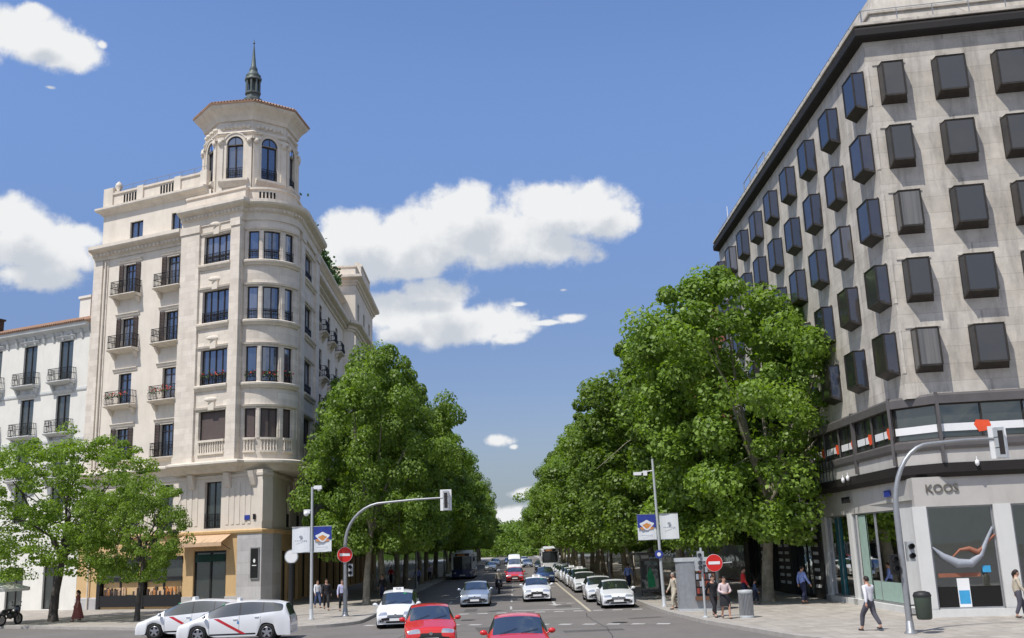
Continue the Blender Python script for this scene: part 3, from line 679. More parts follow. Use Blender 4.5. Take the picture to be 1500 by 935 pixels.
# big ledge between mezzanine and first floor (curved corbel profile following the bays)
ledge = [(-.3, 8.95), (.12, 9.0), (.3, 9.15), (.55, 9.3), (.95, 9.42), (1.05, 9.5), (1.05, 9.62), (.6, 9.72), (-.3, 9.72)]
mould('ledge', [P2(FL, US), P2(FL, UP - .05)], [(v * .55, z) for v, z in ledge])
mould('ledge', pbay, [(v * .75 - (0), z) for v, z in ledge])
mould('ledge', [P2(FS, 78.2), P2(FS, 131)], [(v * .55, z) for v, z in ledge])
# underside closing the corner between the straight lower wall and the bays
mb = MB(); und = [P2(FL, UP, -.1)] + pbay + [P2(FS, 78.2, -.3)]
mb.add([(x, y, 9.0) for x, y in und], [tuple(range(len(und)))]); obj('bay_soffit', mb, tr, LB, True)
corn = [(-.1, 25.75), (.1, 25.75), (.14, 25.95), (.3, 26.02), (.34, 26.25), (.7, 26.4), (.78, 26.5), (.78, 26.75), (.3, 26.9), (-.3, 26.95)]
mould('cornice', [P2(FL, US), P2(FL, UP - .05)], corn)
mb = MB(); mb.sweep([P2(FL, US, -9), P2(FL, US)], corn); obj('cornice', mb, tr, LB, True)
mould('cornice', pside + [P2(FS, 101.5)], corn)
mould('cornice', [P2(FS, 120), P2(FS, 131)], corn)
mould('cornice', [(XS(102.2) - .2 + 1.2 * math.cos(R(q)), 102.2 + 1.5 * math.sin(R(q))) for q in range(-60, 31, 15)] + [P2(FV, 103), P2(FV, 119)], corn)
corn2 = [(v, z + 5.4) for v, z in corn]
mould('cornice', [P2(FV, 103, -5), P2(FV, 103), P2(FV, 119), P2(FV, 119, -6)], corn2)
mb = MB(); mb.sweep([P2(FV, 103, -5), P2(FV, 103), P2(FV, 119)], [(-.4, 32), (0, 32), (0, 33.1), (.1, 33.15), (.1, 33.3), (-.4, 33.3)])
mb.box(FV, 106.5, 115, -.6, .15, 33.1, 34.3); mb.prism(FV, 107, 114.5, [(-.6, 34.3), (.25, 34.3), (.25, 34.5), (-.2, 34.8), (-.6, 34.8)])
obj_pieces('parapet', mb, tr, LB, True)
cb_ = [(-.2, 26.6), (.08, 26.6), (.1, 27.1), (.22, 27.2), (.26, 27.45), (.62, 27.62), (.7, 27.75), (.7, 27.95), (.3, 28.1), (-.4, 28.2)]
mould('cornice', pbay, cb_)
den = MB()
def dents(F, a, b, z, v, step, w, h=.16, d=.1):
    den.box(F, a, b, v - .02, v + .015, z + h * .2, z + h, 1 if F is not FB else 12)
    n = int(abs(b - a) / step)
    for i in range(n): u = a + (b - a) * (i + .5) / n; den.box(F, u - w / 2, u + w / 2, v - .02, v + d, z, z + h)
dents(FL, US, UP - .3, 26.03, .3, .38, .18); dents(FP, UP + .2, .8, 27.22, .22, .34, .16); dents(FB, -104, -2, 27.22, .22, 7, 3.4); dents(FT, 70.3, 78, 27.22, .22, .34, .16); dents(FS, 78.5, 101, 26.03, .3, .4, .2)
obj_pieces('dentil_row', den, tr, LB, True, .6)
# parapet above the bay with pierced slots, and attic cornice + parapet of the left wing
mb = MB(); mb.sweep([P2(FP, UP, -.3), P2(FP, .83, -.3)] + [P2(FB, a, -.3) for a in range(-104, 1, 8)] + [P2(FT, 78.2, -.3)], [(-.25, 28.1), (0, 28.1), (0, 28.95), (.1, 29.0), (.1, 29.15), (-.3, 29.15)])
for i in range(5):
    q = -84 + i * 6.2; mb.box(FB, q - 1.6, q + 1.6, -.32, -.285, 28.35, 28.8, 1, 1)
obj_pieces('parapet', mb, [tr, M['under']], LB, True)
mb = MB()
mb.sweep([P2(FA, -13.2, -8), P2(FA, -13.2), P2(FA, -2.9)], [(-.1, 29.35), (.1, 29.4), (.2, 29.55), (.45, 29.7), (.5, 29.8), (.5, 29.95), (.1, 30.05), (-.3, 30.05)])
mb.sweep([P2(FA, -13.2, -8), P2(FA, -13.2), P2(FA, -3.1)], [(-.3, 30.0), (-.02, 30.0), (-.02, 30.95), (.08, 31.0), (.08, 31.15), (-.35, 31.15)])
for u0, u1 in ((-13.25, -12.3), (-9.8, -9.2), (-6.1, -5.5), (-3.6, -3.0)): mb.box(FA, u0, u1, -.35, .1, 30.02, 31.25 if u0 > -13 else 31.6)
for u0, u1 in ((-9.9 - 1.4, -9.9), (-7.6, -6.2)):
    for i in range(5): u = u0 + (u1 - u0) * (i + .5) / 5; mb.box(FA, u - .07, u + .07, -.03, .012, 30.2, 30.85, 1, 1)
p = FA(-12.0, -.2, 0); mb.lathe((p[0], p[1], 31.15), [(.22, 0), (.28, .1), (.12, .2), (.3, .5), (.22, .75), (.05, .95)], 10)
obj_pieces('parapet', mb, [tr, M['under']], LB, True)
mb = MB()
for (F_, u0, u1, h) in ((FA, -13, -3.2, 31.65),):
    for z in (h, h - .3): mb.box(F_, u0, u1, -.2, -.17, z, z + .03)
    for i in range(9): u = u0 + (u1 - u0) * i / 8; mb.box(F_, u - .015, u + .015, -.2, -.17, 31.1, h)
obj('roof_railing', mb, M['galv'], LB, True)
mb = MB()   # attic cornice of the side street
mb.sweep([P2(FQ, 78), P2(FQ, 103)], [(-.1, 29.0), (.1, 29.05), (.3, 29.2), (.55, 29.35), (.55, 29.55), (-.3, 29.65)]); mb.sweep([P2(FQ, 78), P2(FQ, 103)], [(-.3, 29.6), (0, 29.6), (0, 30.3), (.08, 30.4), (-.3, 30.4)])
obj_pieces('parapet', mb, tr, LB, True)
# pilasters and string courses of the bays
mb = MB()
for F_, a, b in ((FP, UP + .05, -2.85), (FP, .02, .80), (FT, 71.0, 72.3), (FT, 76.6, 77.9)):
    mb.box(F_, a, b, 0, .16, 9.72, 26.7); mb.box(F_, a - .05, b + .05, 0, .24, 26.15, 26.7); mb.box(F_, a - .05, b + .05, 0, .22, 9.72, 10.2)
for q in (-103, -79.5, -45.5, -18, -6):
    w_ = 1.8 if q > -100 else 1.6
    for c, d in bayrows: mb.box(FB, q - w_, q + w_, 0, .05, c - .02, d, 2)
obj_pieces('pilaster', mb, M['block'], LB, True, .05)
for c, d in bayrows:
    prof = [(-.02, c - .42), (.1, c - .4), (.16, c - .28), (.26, c - .2), (.28, c - .08), (.2, c - .02), (-.02, c - .01)]
    mb = MB()
    if c > 12:
        mb.prism(FP, -2.84, .0, prof); mb.sweep([P2(FB, a) for a in range(-105, -3, 6)], prof); mb.prism(FT, 72.4, 76.5, prof)
    prof = [(-.02, d + .1), (.1, d + .12), (.14, d + .25), (-.02, d + .28)]
    mb.prism(FP, -2.8, -.02, prof); mb.sweep([P2(FB, a) for a in range(-105, -3, 6)], prof); mb.prism(FT, 72.4, 76.5, prof)
    mb.box(FP, -1.6, -1.1, 0, .14, d + .02, d + .55); mb.ball(FP(-1.35, .1, d + .75), (.5, .12, .2), 10)      # carved keystone
    obj_pieces('string_course', mb, tr, LB, True)
mb = MB()   # left end pilaster strip with drainpipe
mb.box(FL, US, -12.75, 0, .12, 9.72, 25.7); mb.box(FL, -12.55, -12.2, 0, .07, 9.72, 25.7)
obj_pieces('pilaster', mb, M['block'], LB, True, .05)
mb = MB(); mb.tube([FL(-12.38, .16, .2), FL(-12.38, .16, 25.6)], .06, 8); obj('drainpipe', mb, M['trim'], LB, True)
# --- lower storeys
FM = FL
low = [(-2.15, -.72, 5.3, 8.4), (-6.35, -4.95, 5.3, 8.45), (-9.5, -8.1, 5.3, 8.45), (-12.5, -11.4, 5.3, 8.45)]
mb = MB(); mb.wall(FL, US, 1.9, 4.95, 9.0, low, .4)
def FC(u, v, z):    # chamfered corner: piecewise path
    pts = plow[1:5]; segs = []
    L_ = 0
    for a, b in zip(pts, pts[1:]):
        l = math.hypot(b[0] - a[0], b[1] - a[1])
        if u <= L_ + l or (a, b) == (pts[-2], pts[-1]):
            t = (u - L_) / l; dx, dy = (b[0] - a[0]) / l, (b[1] - a[1]) / l
            return (a[0] + (b[0] - a[0]) * t + dy * v, a[1] + (b[1] - a[1]) * t - dx * v, z)
        L_ += l
for a, b in zip(plow[1:5], plow[2:5]): mb.quad((*a, 0), (*b, 0), (*b, 9.0), (*a, 9.0))
sm = [73.2 + 3.9 * i for i in range(15)]
mb.wall(FS, 69, 131, 4.95, 9.0, [(y - .6, y + .6, 5.3, 8.3) for y in sm], .35)
obj('mezzanine_wall', mb, M['flute'], LB, True)
for a, b, c, d in low:
    window(FL, LB, a, b, c, d, v=-.3, cols=2, glassm=M['glass_dark']); rail(FL, a + .03, b - .03, c, .95, -.05, LB, sides=False)
for y in sm:
    window(FS, LB, y - .6, y + .6, 5.3, 8.3, v=-.28, cols=2, glassm=M['glass_dark']); rail(FS, y - .57, y + .57, 5.3, .95, -.05, LB, sides=False)
# vertical fluting and panel frames
mb = MB()
for u0, u1 in ((-.4, 1.9), (-4.6, -2.6), (-8.0, -6.6)):
    n = int((u1 - u0) / .42)
    for i in range(n): u = u0 + (u1 - u0) * (i + .5) / n; mb.box(FL, u - .13, u + .13, .0, .035, 5.5, 8.3)
for a, b in ((plow[2], plow[3]),): mb.sweep([a, b], [(0, 5.6), (.04, 5.6), (.04, 8.3), (0, 8.3)])
mb.sweep(plow, [(0, 8.62), (.06, 8.62), (.08, 8.8), (0, 8.82)])
for u0 in (-3.2, -.1, 2.0): mb.prism(FL, u0 - .22, u0 + .22, [(0, 7.9), (.12, 8.0), (.3, 8.5), (.42, 8.92), (0, 8.95)])
for y in sm[::2]: mb.prism(FS, y + 1.75, y + 2.15, [(0, 8.0), (.12, 8.1), (.3, 8.5), (.42, 8.92), (0, 8.95)])
obj_pieces('panel_moulding', mb, M['flute'], LB, True)
mould('string_course', plow, [(-.02, 4.82), (.1, 4.84), (.2, 4.95), (.22, 5.08), (.1, 5.14), (-.02, 5.15)], M['ochre'])
# ground floor
ga = (-11.35, -7.75, .35, 3.6); gb = (-7.3, -3.85, .35, 3.6); gd = (-2.93, -.15, .15, 3.85)
mb = MB(); mb.wall(FL, US, .75, 0, 4.85, [ga, gb, gd], .35)
sg = [72.3 + 3.9 * i for i in range(15)]
mb.wall(FS, 70.6, 131, 0, 4.85, [(y - 1.1, y + 1.1, .2, 3.7) for y in sg], .4)
obj_pieces('ground_floor_wall', mb, M['ochre'], LB, True)
mb = MB(); mb.box(FL, .8, 1.9, -.05, .09, 0, 4.84); mb.sweep(plow[1:5] + [P2(FS, 70.6)], [(-.05, 0), (.09, 0), (.09, 4.84), (-.05, 4.84)]); obj('corner_cladding', mb, M['grey_stone'], LB, True)
mb = MB(); mb.sweep([P2(FL, US), P2(FL, ga[0])], [(0, 0), (.07, 0), (.07, .9), (0, .95)])
mb.box(FL, gb[1], gd[0], 0, .07, 0, .9); mb.box(FL, gd[1], .78, 0, .07, 0, .9); obj_pieces('plinth', mb, M['grey_stone'], LB, True)
for (a, b, c, d) in (ga, gb):
    o = window(FL, LB, a, b, c, d, v=-.2, cols=2, fr=.16, glassm=M['glass_dark'], framem=M['black'], name='shop_window')
    mb = MB(); mb.box(FL, a, b, -.15, .12, .3, 1.05); mb.box(FL, a, b, -.1, .1, 2.05, 2.25); mb.box(FL, a, b, -.1, .15, 3.35, 3.6); mb.box(FL, a - .2, a + .12, -.1, .14, .15, 3.6); obj('shopfront_frame', mb, M['black'], o, True)
    mb = MB()
    for i in range(26):      # goods on the display shelf
        u = random.uniform(a + .3, b - .3); h = random.uniform(.12, .55); w_ = random.uniform(.04, .13); mb.box(FL, u - w_, u + w_, -.16, -.06, 1.06, 1.06 + h, 1, random.randint(0, 2))
    mb.box(FL, a + .2, b - .2, -.165, -.162, 1.1, 1.95, 1, 3)
    obj('window_display', mb, [M['shutter'], M['awning'], M['print_orange'], M['ochre']], o, True)
o = window(FL, LB, gd[0], gd[1], gd[2], gd[3], v=-.2, cols=2, fr=.14, glassm=M['glass_dark'], framem=M['black'], name='door')
mb = MB()
for i in range(12): u0 = -2.8 + i * .21; mb.quad(FL(u0, -.04, 3.62), FL(u0 + .2, -.04, 3.62), FL(u0 + .2, .02, 3.12), FL(u0, .02, 3.12 + .04 * (i % 2)))
obj('door_valance', mb, M['green_cloth'], o, True)
mb = MB()   # cloth awning
for i in range(10):
    u0 = -3.9 + .42 * i; u1 = u0 + .42; s = .02 * math.sin(i * 2.1)
    mb.quad(FL(u0, .05, 4.92), FL(u1, .05, 4.92), FL(u1, 1.05, 4.38 - s), FL(u0, 1.05, 4.38 + s)); mb.quad(FL(u0, 1.05, 4.38 + s), FL(u1, 1.05, 4.38 - s), FL(u1, 1.06, 4.12), FL(u0, 1.06, 4.12))
mb.box(FL, -3.9, .3, .04, .16, 4.9, 5.0); mb.tube([FL(-3.8, .05, 3.9), FL(-3.8, 1.05, 4.36)], .02, 6, 1); mb.tube([FL(.2, .05, 3.9), FL(.2, 1.05, 4.36)], .02, 6, 1)
obj('awning', mb, [M['awning'], M['iron']], LB, True)
for y in sg:
    window(FS, LB, y - 1.1, y + 1.1, .2, 3.7, v=-.3, cols=2, fr=.12, glassm=M['glass_dark'], framem=M['black'], name='shop_window')
# wall plaques and display case on the corner
for u0, z0, w_, h_, nm, mm in ((1.35, 5.75, .42, .3, 'street_plaque', M['sign_blue']), (2.05, 5.75, .2, .35, 'wall_lantern', M['iron'])):
    mb = MB(); mb.box(FL, u0, u0 + w_, .04, .09, z0, z0 + h_); obj(nm, mb, mm, LB, True)
mb = MB(); mb.box(FL, 1.98, 2.68, .09, .18, 1.95, 3.95); mb.box(FL, 2.03, 2.63, .175, .19, 2.02, 3.88, 1, 1); mb.add([FL(2.33 + .09 * math.cos(q), .196, 3.1 + .13 * math.sin(q)) for q in [2 * PI * i / 12 for i in range(12)]], [tuple(range(12))], 2); mb.box(FL, 2.15, 2.5, .19, .197, 2.78, 2.83, 1, 2) 
obj('poster_case', mb, [M['galv'], M['black'], M['sign_white']], LB, True)
# --- tower
TC = (-19.2, 72.2)
def octa(r, rot=-74): return [(TC[0] + r * math.cos(R(rot + 45 * i)), TC[1] + r * math.sin(R(rot + 45 * i))) for i in range(8)]
TR = 3.4
base_pts = octa(TR)
mb = MB(); mw = []
for i in range(8):
    a, b = base_pts[i], base_pts[(i + 1) % 8]; l = math.hypot(b[0] - a[0], b[1] - a[1]); dx, dy = (b[0] - a[0]) / l, (b[1] - a[1]) / l
    def FO(u, v, z, a=a, dx=dx, dy=dy): return (a[0] + dx * u + dy * v, a[1] + dy * u - dx * v, z)
    w0, w1 = l / 2 - .62, l / 2 + .62; mw.append((FO, w0, w1, l))
    mb.wall(FO, 0, l, 27.2, 35.4, [(w0, w1, 30.3, 33.0)], .35)
    # arched head: fill the spandrels of a square hole
    mb2 = None
    n = 10
    for k in range(n):
        t0 = PI * k / n; t1 = PI * (k + 1) / n; c_ = (w0 + w1) / 2; r_ = (w1 - w0) / 2
        x0, z0_ = c_ - r_ * math.cos(t0), 33.0 + r_ * math.sin(t0); x1, z1_ = c_ - r_ * math.cos(t1), 33.0 + r_ * math.sin(t1)
        mb.quad(FO(x0, .02, z0_), FO(x1, .02, z1_), FO(x1, -.3, z1_), FO(x0, -.3, z0_))
obj('tower', MB() if False else mb, M['block'], LB, True); TW = bpy.data.objects[LB.name]
tower = [o for o in bpy.data.objects if o.name.startswith('tower')][0]
for FO, w0, w1, l in mw:
    c_ = (w0 + w1) / 2; r_ = .62
    # glazed arch standing just proud of the wall face, framed by an archivolt
    mb = MB(); v = -.2
    mb.box(FO, w0, w0 + .08, v, v + .08, 30.3, 33); mb.box(FO, w1 - .08, w1, v, v + .08, 30.3, 33); mb.box(FO, c_ - .05, c_ + .05, v, v + .085, 30.3, 33); mb.box(FO, w0, w1, v, v + .075, 30.3, 30.4); mb.box(FO, w0, w1, v, v + .09, 32.9, 33.02)
    for k in range(8):
        t0, t1 = PI * k / 8, PI * (k + 1) / 8
        mb.add([FO(c_ - rr * math.cos(t), .035, 33 + rr * math.sin(t)) for t in (t0, t1) for rr in (r_ - .1, r_)], [(0, 1, 3, 2)])
    mb.box(FO, c_ - .03, c_ + .03, .02, .04, 33, 33.6)
    o = obj('window', mb, M['frame'], tower, True)
    g = MB(); g.quad(FO(w0, -.17, 30.3), FO(w1, -.17, 30.3), FO(w1, -.17, 33), FO(w0, -.17, 33))
    g.add([FO(c_, .028, 33)] + [FO(c_ - r_ * math.cos(PI * k / 12), .028, 33 + r_ * math.sin(PI * k / 12)) for k in range(13)], [(0, k, k + 1) for k in range(1, 13)])
    obj('pane', g, M['glass'], tower, True)
    rail(FO, w0, w1, 30.35, .8, .05, tower, sides=False)
    mb = MB()
    for k in range(10):
        t0, t1 = PI * k / 10, PI * (k + 1) / 10
        for rr0, rr1, vv in ((.64, .86, .1), (.86, .95, .16)):
            q = [FO(c_ - rr * math.cos(t), vv, 33 + rr * math.sin(t)) for t, rr in ((t0, rr0), (t0, rr1), (t1, rr1), (t1, rr0))]; mb.quad(*q)
            q2 = [FO(c_ - rr0 * math.cos(t), x, 33 + rr0 * math.sin(t)) for t, x in ((t0, .02), (t0, vv), (t1, vv), (t1, .02))]; mb.quad(*q2)
    mb.box(FO, w0 - .32, w0 - .02, 0, .12, 30.0, 33.0); mb.box(FO, w1 + .02, w1 + .32, 0, .12, 30, 33)
    mb.prism(FO, w0 - .5, w1 + .5, [(0, 29.6), (.15, 29.65), (.35, 29.95), (.42, 30.05), (.42, 30.22), (0, 30.28)]); mb.box(FO, w0 - .3, w1 + .3, 0, .1, 28.6, 29.6)
    mb.box(FO, .0, .42, 0, .2, 28.9, 33.3); mb.box(FO, l - .42, l, 0, .2, 28.9, 33.3)          # corner pilasters
    mb.box(FO, -.06, .5, 0, .3, 33.3, 33.5); mb.box(FO, l - .5, l + .06, 0, .3, 33.3, 33.5)
    for cx_ in (.2, l - .2):
        mb.ball(FO(cx_, .22, 33.15), (.2, .2, .25), 8); mb.ball(FO(cx_ + .15, .2, 33.4), .1, 6); mb.ball(FO(cx_ - .15, .2, 33.4), .1, 6)
    for k in range(7): mb.ball(FO(.35 + (l - .7) * k / 6, .05, 34.35 + .06 * (k % 2)), (.2, .09, .16), 8)           # carved frieze
    for k in range(6): mb.ball(FO(.5 + (l - 1.) * k / 5, .05, 28.9), (.18, .07, .1), 8)
    obj('window_surround', mb, tr, tower, True)
mb = MB(); mb.sweep(octa(TR), [(-.2, 33.75), (.1, 33.78), (.16, 33.9), (.1, 34.0), (-.2, 34.0)], closed=True)
mb.sweep(octa(TR), [(-.4, 34.8), (.12, 34.85), (.2, 35.1), (.42, 35.4), (.72, 35.68), (.80, 35.78), (.88, 36.02), (.8, 36.05), (-.4, 35.9)], closed=True)
mb.sweep(octa(TR), [(-.3, 28.1), (.3, 28.1), (.3, 28.4), (.1, 28.6), (-.3, 28.6)], closed=True)
obj_pieces('tower_cornice', mb, tr, tower, True)
mb = MB(); e = octa(TR + .95); e2 = octa(.75)
for i in range(8):
    a, b = e[i], e[(i + 1) % 8]; c_, d_ = e2[(i + 1) % 8], e2[i]
    K = 14
    for k in range(K):        # barrel tiles running down each facet
        t0, t1, tm = k / K, (k + 1) / K, (k + .5) / K
        lp = lambda p, q, t: (p[0] + (q[0] - p[0]) * t, p[1] + (q[1] - p[1]) * t)
        A0, A1, Am = lp(a, b, t0), lp(a, b, t1), lp(a, b, tm); B0, B1, Bm = lp(d_, c_, t0), lp(d_, c_, t1), lp(d_, c_, tm)
        mb.quad((*A0, 36.0), (*Am, 36.14), (*Bm, 37.75), (*B0, 37.7)); mb.quad((*Am, 36.14), (*A1, 36.0), (*B1, 37.7), (*Bm, 37.75))
mb.sweep(e, [(-.3, 35.9), (.02, 35.9), (.05, 36.02), (-.3, 36.02)], closed=True)
obj('tower_roof', mb, M['tile'], tower, True)
mb = MB(); c3 = (TC[0], TC[1], 7.9)   # the spire is drawn at full height, then set at 0.8
mb.lathe(c3, [(a_, b_ * .8) for a_, b_ in [(.75, 37.2), (.75, 37.6), (.55, 37.75), (.5, 38.1), (.62, 38.2), (.62, 38.35), (.42, 38.4), (.42, 38.5)]], 8, smooth=False)
for k in range(8): q = R(45 * k); mb.tube([(TC[0] + .5 * math.cos(q), TC[1] + .5 * math.sin(q), 38.35 * .8 + 7.9), (TC[0] + .5 * math.cos(q), TC[1] + .5 * math.sin(q), 39.7 * .8 + 7.9)], .09, 6)
mb.lathe(c3, [(a_, b_ * .8) for a_, b_ in [(.22, 38.4), (.22, 39.7)]], 8); mb.lathe(c3, [(a_, b_ * .8) for a_, b_ in [(.66, 39.65), (.68, 39.85), (.5, 39.95), (.62, 40.1), (.45, 40.35), (.3, 40.7), (.34, 40.8), (.2, 41.2), (.12, 42.3), (.03, 43.6), (.02, 44.1)]], 8)
mb.ball((TC[0], TC[1], 43.7 * .8 + 7.9), .09, 8)
obj('spire', mb, M['lead'], tower, True)
# roof terrace plants
mb = MB()
for k in range(900):
    y = random.uniform(79, 101); p = Vector((XS(y) - .4 + random.gauss(0, .15), y, 30.4 + abs(random.gauss(0, .35)) * (1.2 + math.sin(y * 1.7)))); q = Vector((random.gauss(0, 1), random.gauss(0, 1), random.gauss(0, 1))).normalized(); t = q.orthogonal() * .12; w_ = q.cross(t)
    mb.add([p + t, p + w_, p - t, p - w_], [(0, 1, 2, 3)])
obj('terrace_plants', mb, M['leaf_green'], LB, True)

# ================================================================== white neighbour (far left)
NB = thing('white_building', 'white rendered building with grey mouldings and terracotta eaves left of the spired corner building', 'building', (-31.4, 73.9, 0))
FN = FL; c_us = (-16.15, -20.0, -23.9, -27.7, -31.5); nrows = [(6.4, 8.9), (9.6, 12.0), (12.9, 15.75), (16.8, 19.95)]
mb = MB(); mb.wall(FN, -36, US - .02, 0, 21.0, [(u - .72, u + .72, c, d) for u in c_us for c, d in nrows] + [(u - .9, u + .9, .2, 3.2) for u in c_us], .3); obj('wall', mb, M['white'], NB, True)
for u in c_us:
    for i, (c, d) in enumerate(nrows):
        window(FN, NB, u - .72, u + .72, c, d, v=-.22, cols=2, glassm=M['glass_dark'])
        if i >= 1: balcony(FN, NB, u - 1.15, u + 1.15, c, .6, M['white_trim'], .95, .06)
        mb = MB(); mb.prism(FN, u - 1.0, u + 1.0, [(0, d + .1), (.08, d + .12), (.2, d + .3), (.22, d + .36), (0, d + .38)]); mb.ball(FN(u, .06, d + .5), (.35, .06, .18), 8); obj('window_lintel', mb, M['white_trim'], NB, True)
    window(FN, NB, u - .9, u + .9, .2, 3.2, v=-.22, cols=2, glassm=M['glass_dark'], name='door')
mb = MB(); mb.prism(FN, -36, US - .1, [(-.1, 20.35), (.1, 20.4), (.18, 20.6), (.5, 20.85), (.55, 21.1), (-.1, 21.2)])
for z in (15.95, 12.2): mb.prism(FN, -36, US - .1, [(0, z), (.05, z), (.07, z + .1), (.05, z + .25), (0, z + .25)])
for i in range(22): u = -35.5 + i * 1.0; mb.prism(FN, u - .1, u + .1, [(0, 19.9), (.1, 20), (.3, 20.6), (0, 20.6)])
obj_pieces('cornice', mb, M['white_trim'], NB, True)
mb = MB()
for i in range(100):
    u = -36 + .223 * i; mb.add([FN(u, .65, 21.15), FN(u + .11, .68, 21.25), FN(u + .223, .65, 21.15), FN(u + .223, -5.5, 23.4), FN(u + .11, -5.5, 23.5), FN(u, -5.5, 23.4)], [(0, 1, 4, 5), (1, 2, 3, 4)])
mb.prism(FN, -36, US - .05, [(.6, 21.1), (.64, 21.16), (-5.5, 23.4), (-5.5, 21)]); obj('roof', mb, M['tile'], NB, True)
mb = MB(); mb.box(FN, -19.8, -18.6, -5.2, -4.2, 22.6, 24.6); mb.box(FN, -19.9, -18.5, -5.3, -4.1, 24.6, 24.8); obj('chimney', mb, M['white'], NB, True)
mb = MB(); mb.box(FN, -29.6, -27.8, -3.5, -2, 22, 23.6); mb.box(FN, -29.7, -27.7, -3.6, -1.9, 23.6, 23.75); obj('dormer', mb, M['shutter'], NB, True)

# ================================================================== modern travertine building (right)
RA = R(-9); RP = (16.0, 40.2)
RB = thing('office_building', 'pale travertine office block with rows of dark projecting box windows above a white shop', 'building', (RP[0], RP[1], 0))
cr_, sr_ = math.cos(RA), math.sin(RA)
def FR(u, v, z): return (RP[0] + u * cr_ + v * sr_, RP[1] + u * sr_ - v * cr_, z)     # front, u to the right
def FW(u, v, z): return (RP[0] - v, u, z)                                             # street side, u = world y, v towards the street
YE = 72.; U1 = 24.
bz = [9.74 + 2.93 * k for k in range(5)]                 # box bottoms
ys = [41.25 + 3.72 * k for k in range(9)]; usx = [.95 + 2.42 * k for k in range(10)]
mb = MB()
mb.wall(FR, 0, U1, 8.6, 24.4, [], 0); mb.wall(FW, RP[1], YE, 8.6, 24.4, [], 0)
mb.quad(FR(U1, 0, 0), FR(U1, -25, 0), FR(U1, -25, 24.4), FR(U1, 0, 24.4)); mb.quad(FW(YE, 0, 0), FW(YE, -20, 0), FW(YE, -20, 24.4), FW(YE, 0, 24.4))
obj('wall', mb, M['concrete'], RB, True)
def boxwin(F, uc, z, w, h=1.60, out=.50, flip=1):
    """four-sided box bay: side glass splayed, dark hood and sill"""
    a, b = uc - w / 2, uc + w / 2; a2, b2 = a + .12, b - .12
    mb = MB()
    P = lambda u, v, zz: F(u, v, zz)
    mb.add([P(a, 0, z + h), P(b, 0, z + h), P(b2, out, z + h), P(a2, out, z + h), P(a, 0, z + h + .07), P(b, 0, z + h + .07), P(b2 + .03, out + .03, z + h + .07), P(a2 - .03, out + .03, z + h + .07)], [(0, 1, 2, 3), (4, 5, 6, 7), (3, 2, 6, 7), (0, 3, 7, 4), (1, 2, 6, 5)])
    zb = z + .0
    mb.add([P(a, 0, z - .12), P(b, 0, z - .12), P(b2, out, z + .08), P(a2, out, z + .08), P(a, 0, z + .1), P(b, 0, z + .1), P(b2, out, z + .16), P(a2, out, z + .16)], [(0, 1, 2, 3), (3, 2, 6, 7), (0, 3, 7, 4), (1, 2, 6, 5)])
    for u_, v_ in ((a2, out), (b2, out)): mb.box(F, u_ - .035, u_ + .035, v_ - .05, v_ + .02, z + .1, z + h)
    mb.box(F, a - .0, a + .06, 0, .06, z, z + h); mb.box(F, b - .06, b, 0, .06, z, z + h)
    if w > 1.5: mb.box(F, (a + b) / 2 - .03, (a + b) / 2 + .03, out - .05, out + .015, z + .1, z + h)
    o = obj('box_window', mb, M['bronze'], RB, True)
    g = MB(); j = random.uniform(-.006, .006)
    g.quad(P(a2, out - .01 + j, z + .1), P(b2, out - .01 - j, z + .1), P(b2, out - .01 - j, z + h), P(a2, out - .01 + j, z + h))
    g.quad(P(a, .01, z), P(a2, out - .01, z + .1), P(a2, out - .01, z + h), P(a, .01, z + h)); g.quad(P(b, .01, z), P(b2, out - .01, z + .1), P(b2, out - .01, z + h), P(b, .01, z + h))
    obj('pane', g, M['tint'], o, True)
for z in bz:
    for k_, u in enumerate(usx): boxwin(FR, u + (.05 if k_ == 0 else 0), z, 1.08 if k_ == 0 else 1.36)
    for y in ys: boxwin(FW, y, z, 1.5)
mb = MB()   # pale sills joining the bays' heads, and added corner strips
for z in bz:
    for u in usx: mb.box(FR, u - .68, u + .68, 0, .04, z + 1.74, z + 1.80)
    for y in ys: mb.box(FW, y - .68, y + .68, 0, .04, z + 1.74, z + 1.80)
    mb.add([FR(0, .02, z - .1), FR(.1, .03, z - .1), FR(.1, .03, z + 1.75), FR(0, .02, z + 1.75), FW(RP[1] + .1, .03, z - .1), FW(RP[1] + .1, .03, z + 1.75)], [(0, 1, 2, 3), (0, 3, 5, 4)])  # corner strips shaped to imitate the sunlit wall edge
obj_pieces('window_head_and_lit_edge', mb, M['concrete'], RB, True)
# roof edge and set-back penthouse
rpath = [(RP[0], YE), RP, P2(FR, U1)]
mb = MB(); mb.sweep(rpath, [(-.2, 24.3), (.36, 24.42), (.40, 24.46), (.42, 24.5), (.42, 24.78), (.3, 25.0), (-.3, 25.0)], 0); obj('roof_edge', mb, M['soffit'], RB, True)
mb = MB(); mb.sweep(rpath, [(.1, 24.98), (.42, 24.98), (.42, 25.1), (.1, 25.1)]); mb.sweep([(RP[0] + .6, YE), (RP[0] + .6, RP[1] + .7), P2(FR, U1, -.7)], [(-.3, 25.), (0, 25.), (-.5, 27.3), (-.8, 27.3)])
mb.sweep([(RP[0] + .6, YE), (RP[0] + .6, RP[1] + .7), P2(FR, U1, -.7)], [(-.4, 26.2), (-.15, 26.2), (-.15, 26.3), (-.4, 26.3)]); obj('penthouse_wall', mb, M['concrete'], RB, True)
mb = MB(); mb.sweep([(RP[0] + .1, YE), (RP[0] + .1, RP[1] + .1), P2(FR, U1, -.1)], [(0, 25.9), (.03, 25.9), (.03, 25.93), (0, 25.93)])
for i in range(22): y = 40.3 + i * 1.5; mb.bx(16.08, 16.11, y, y + .03, 25, 25.92)
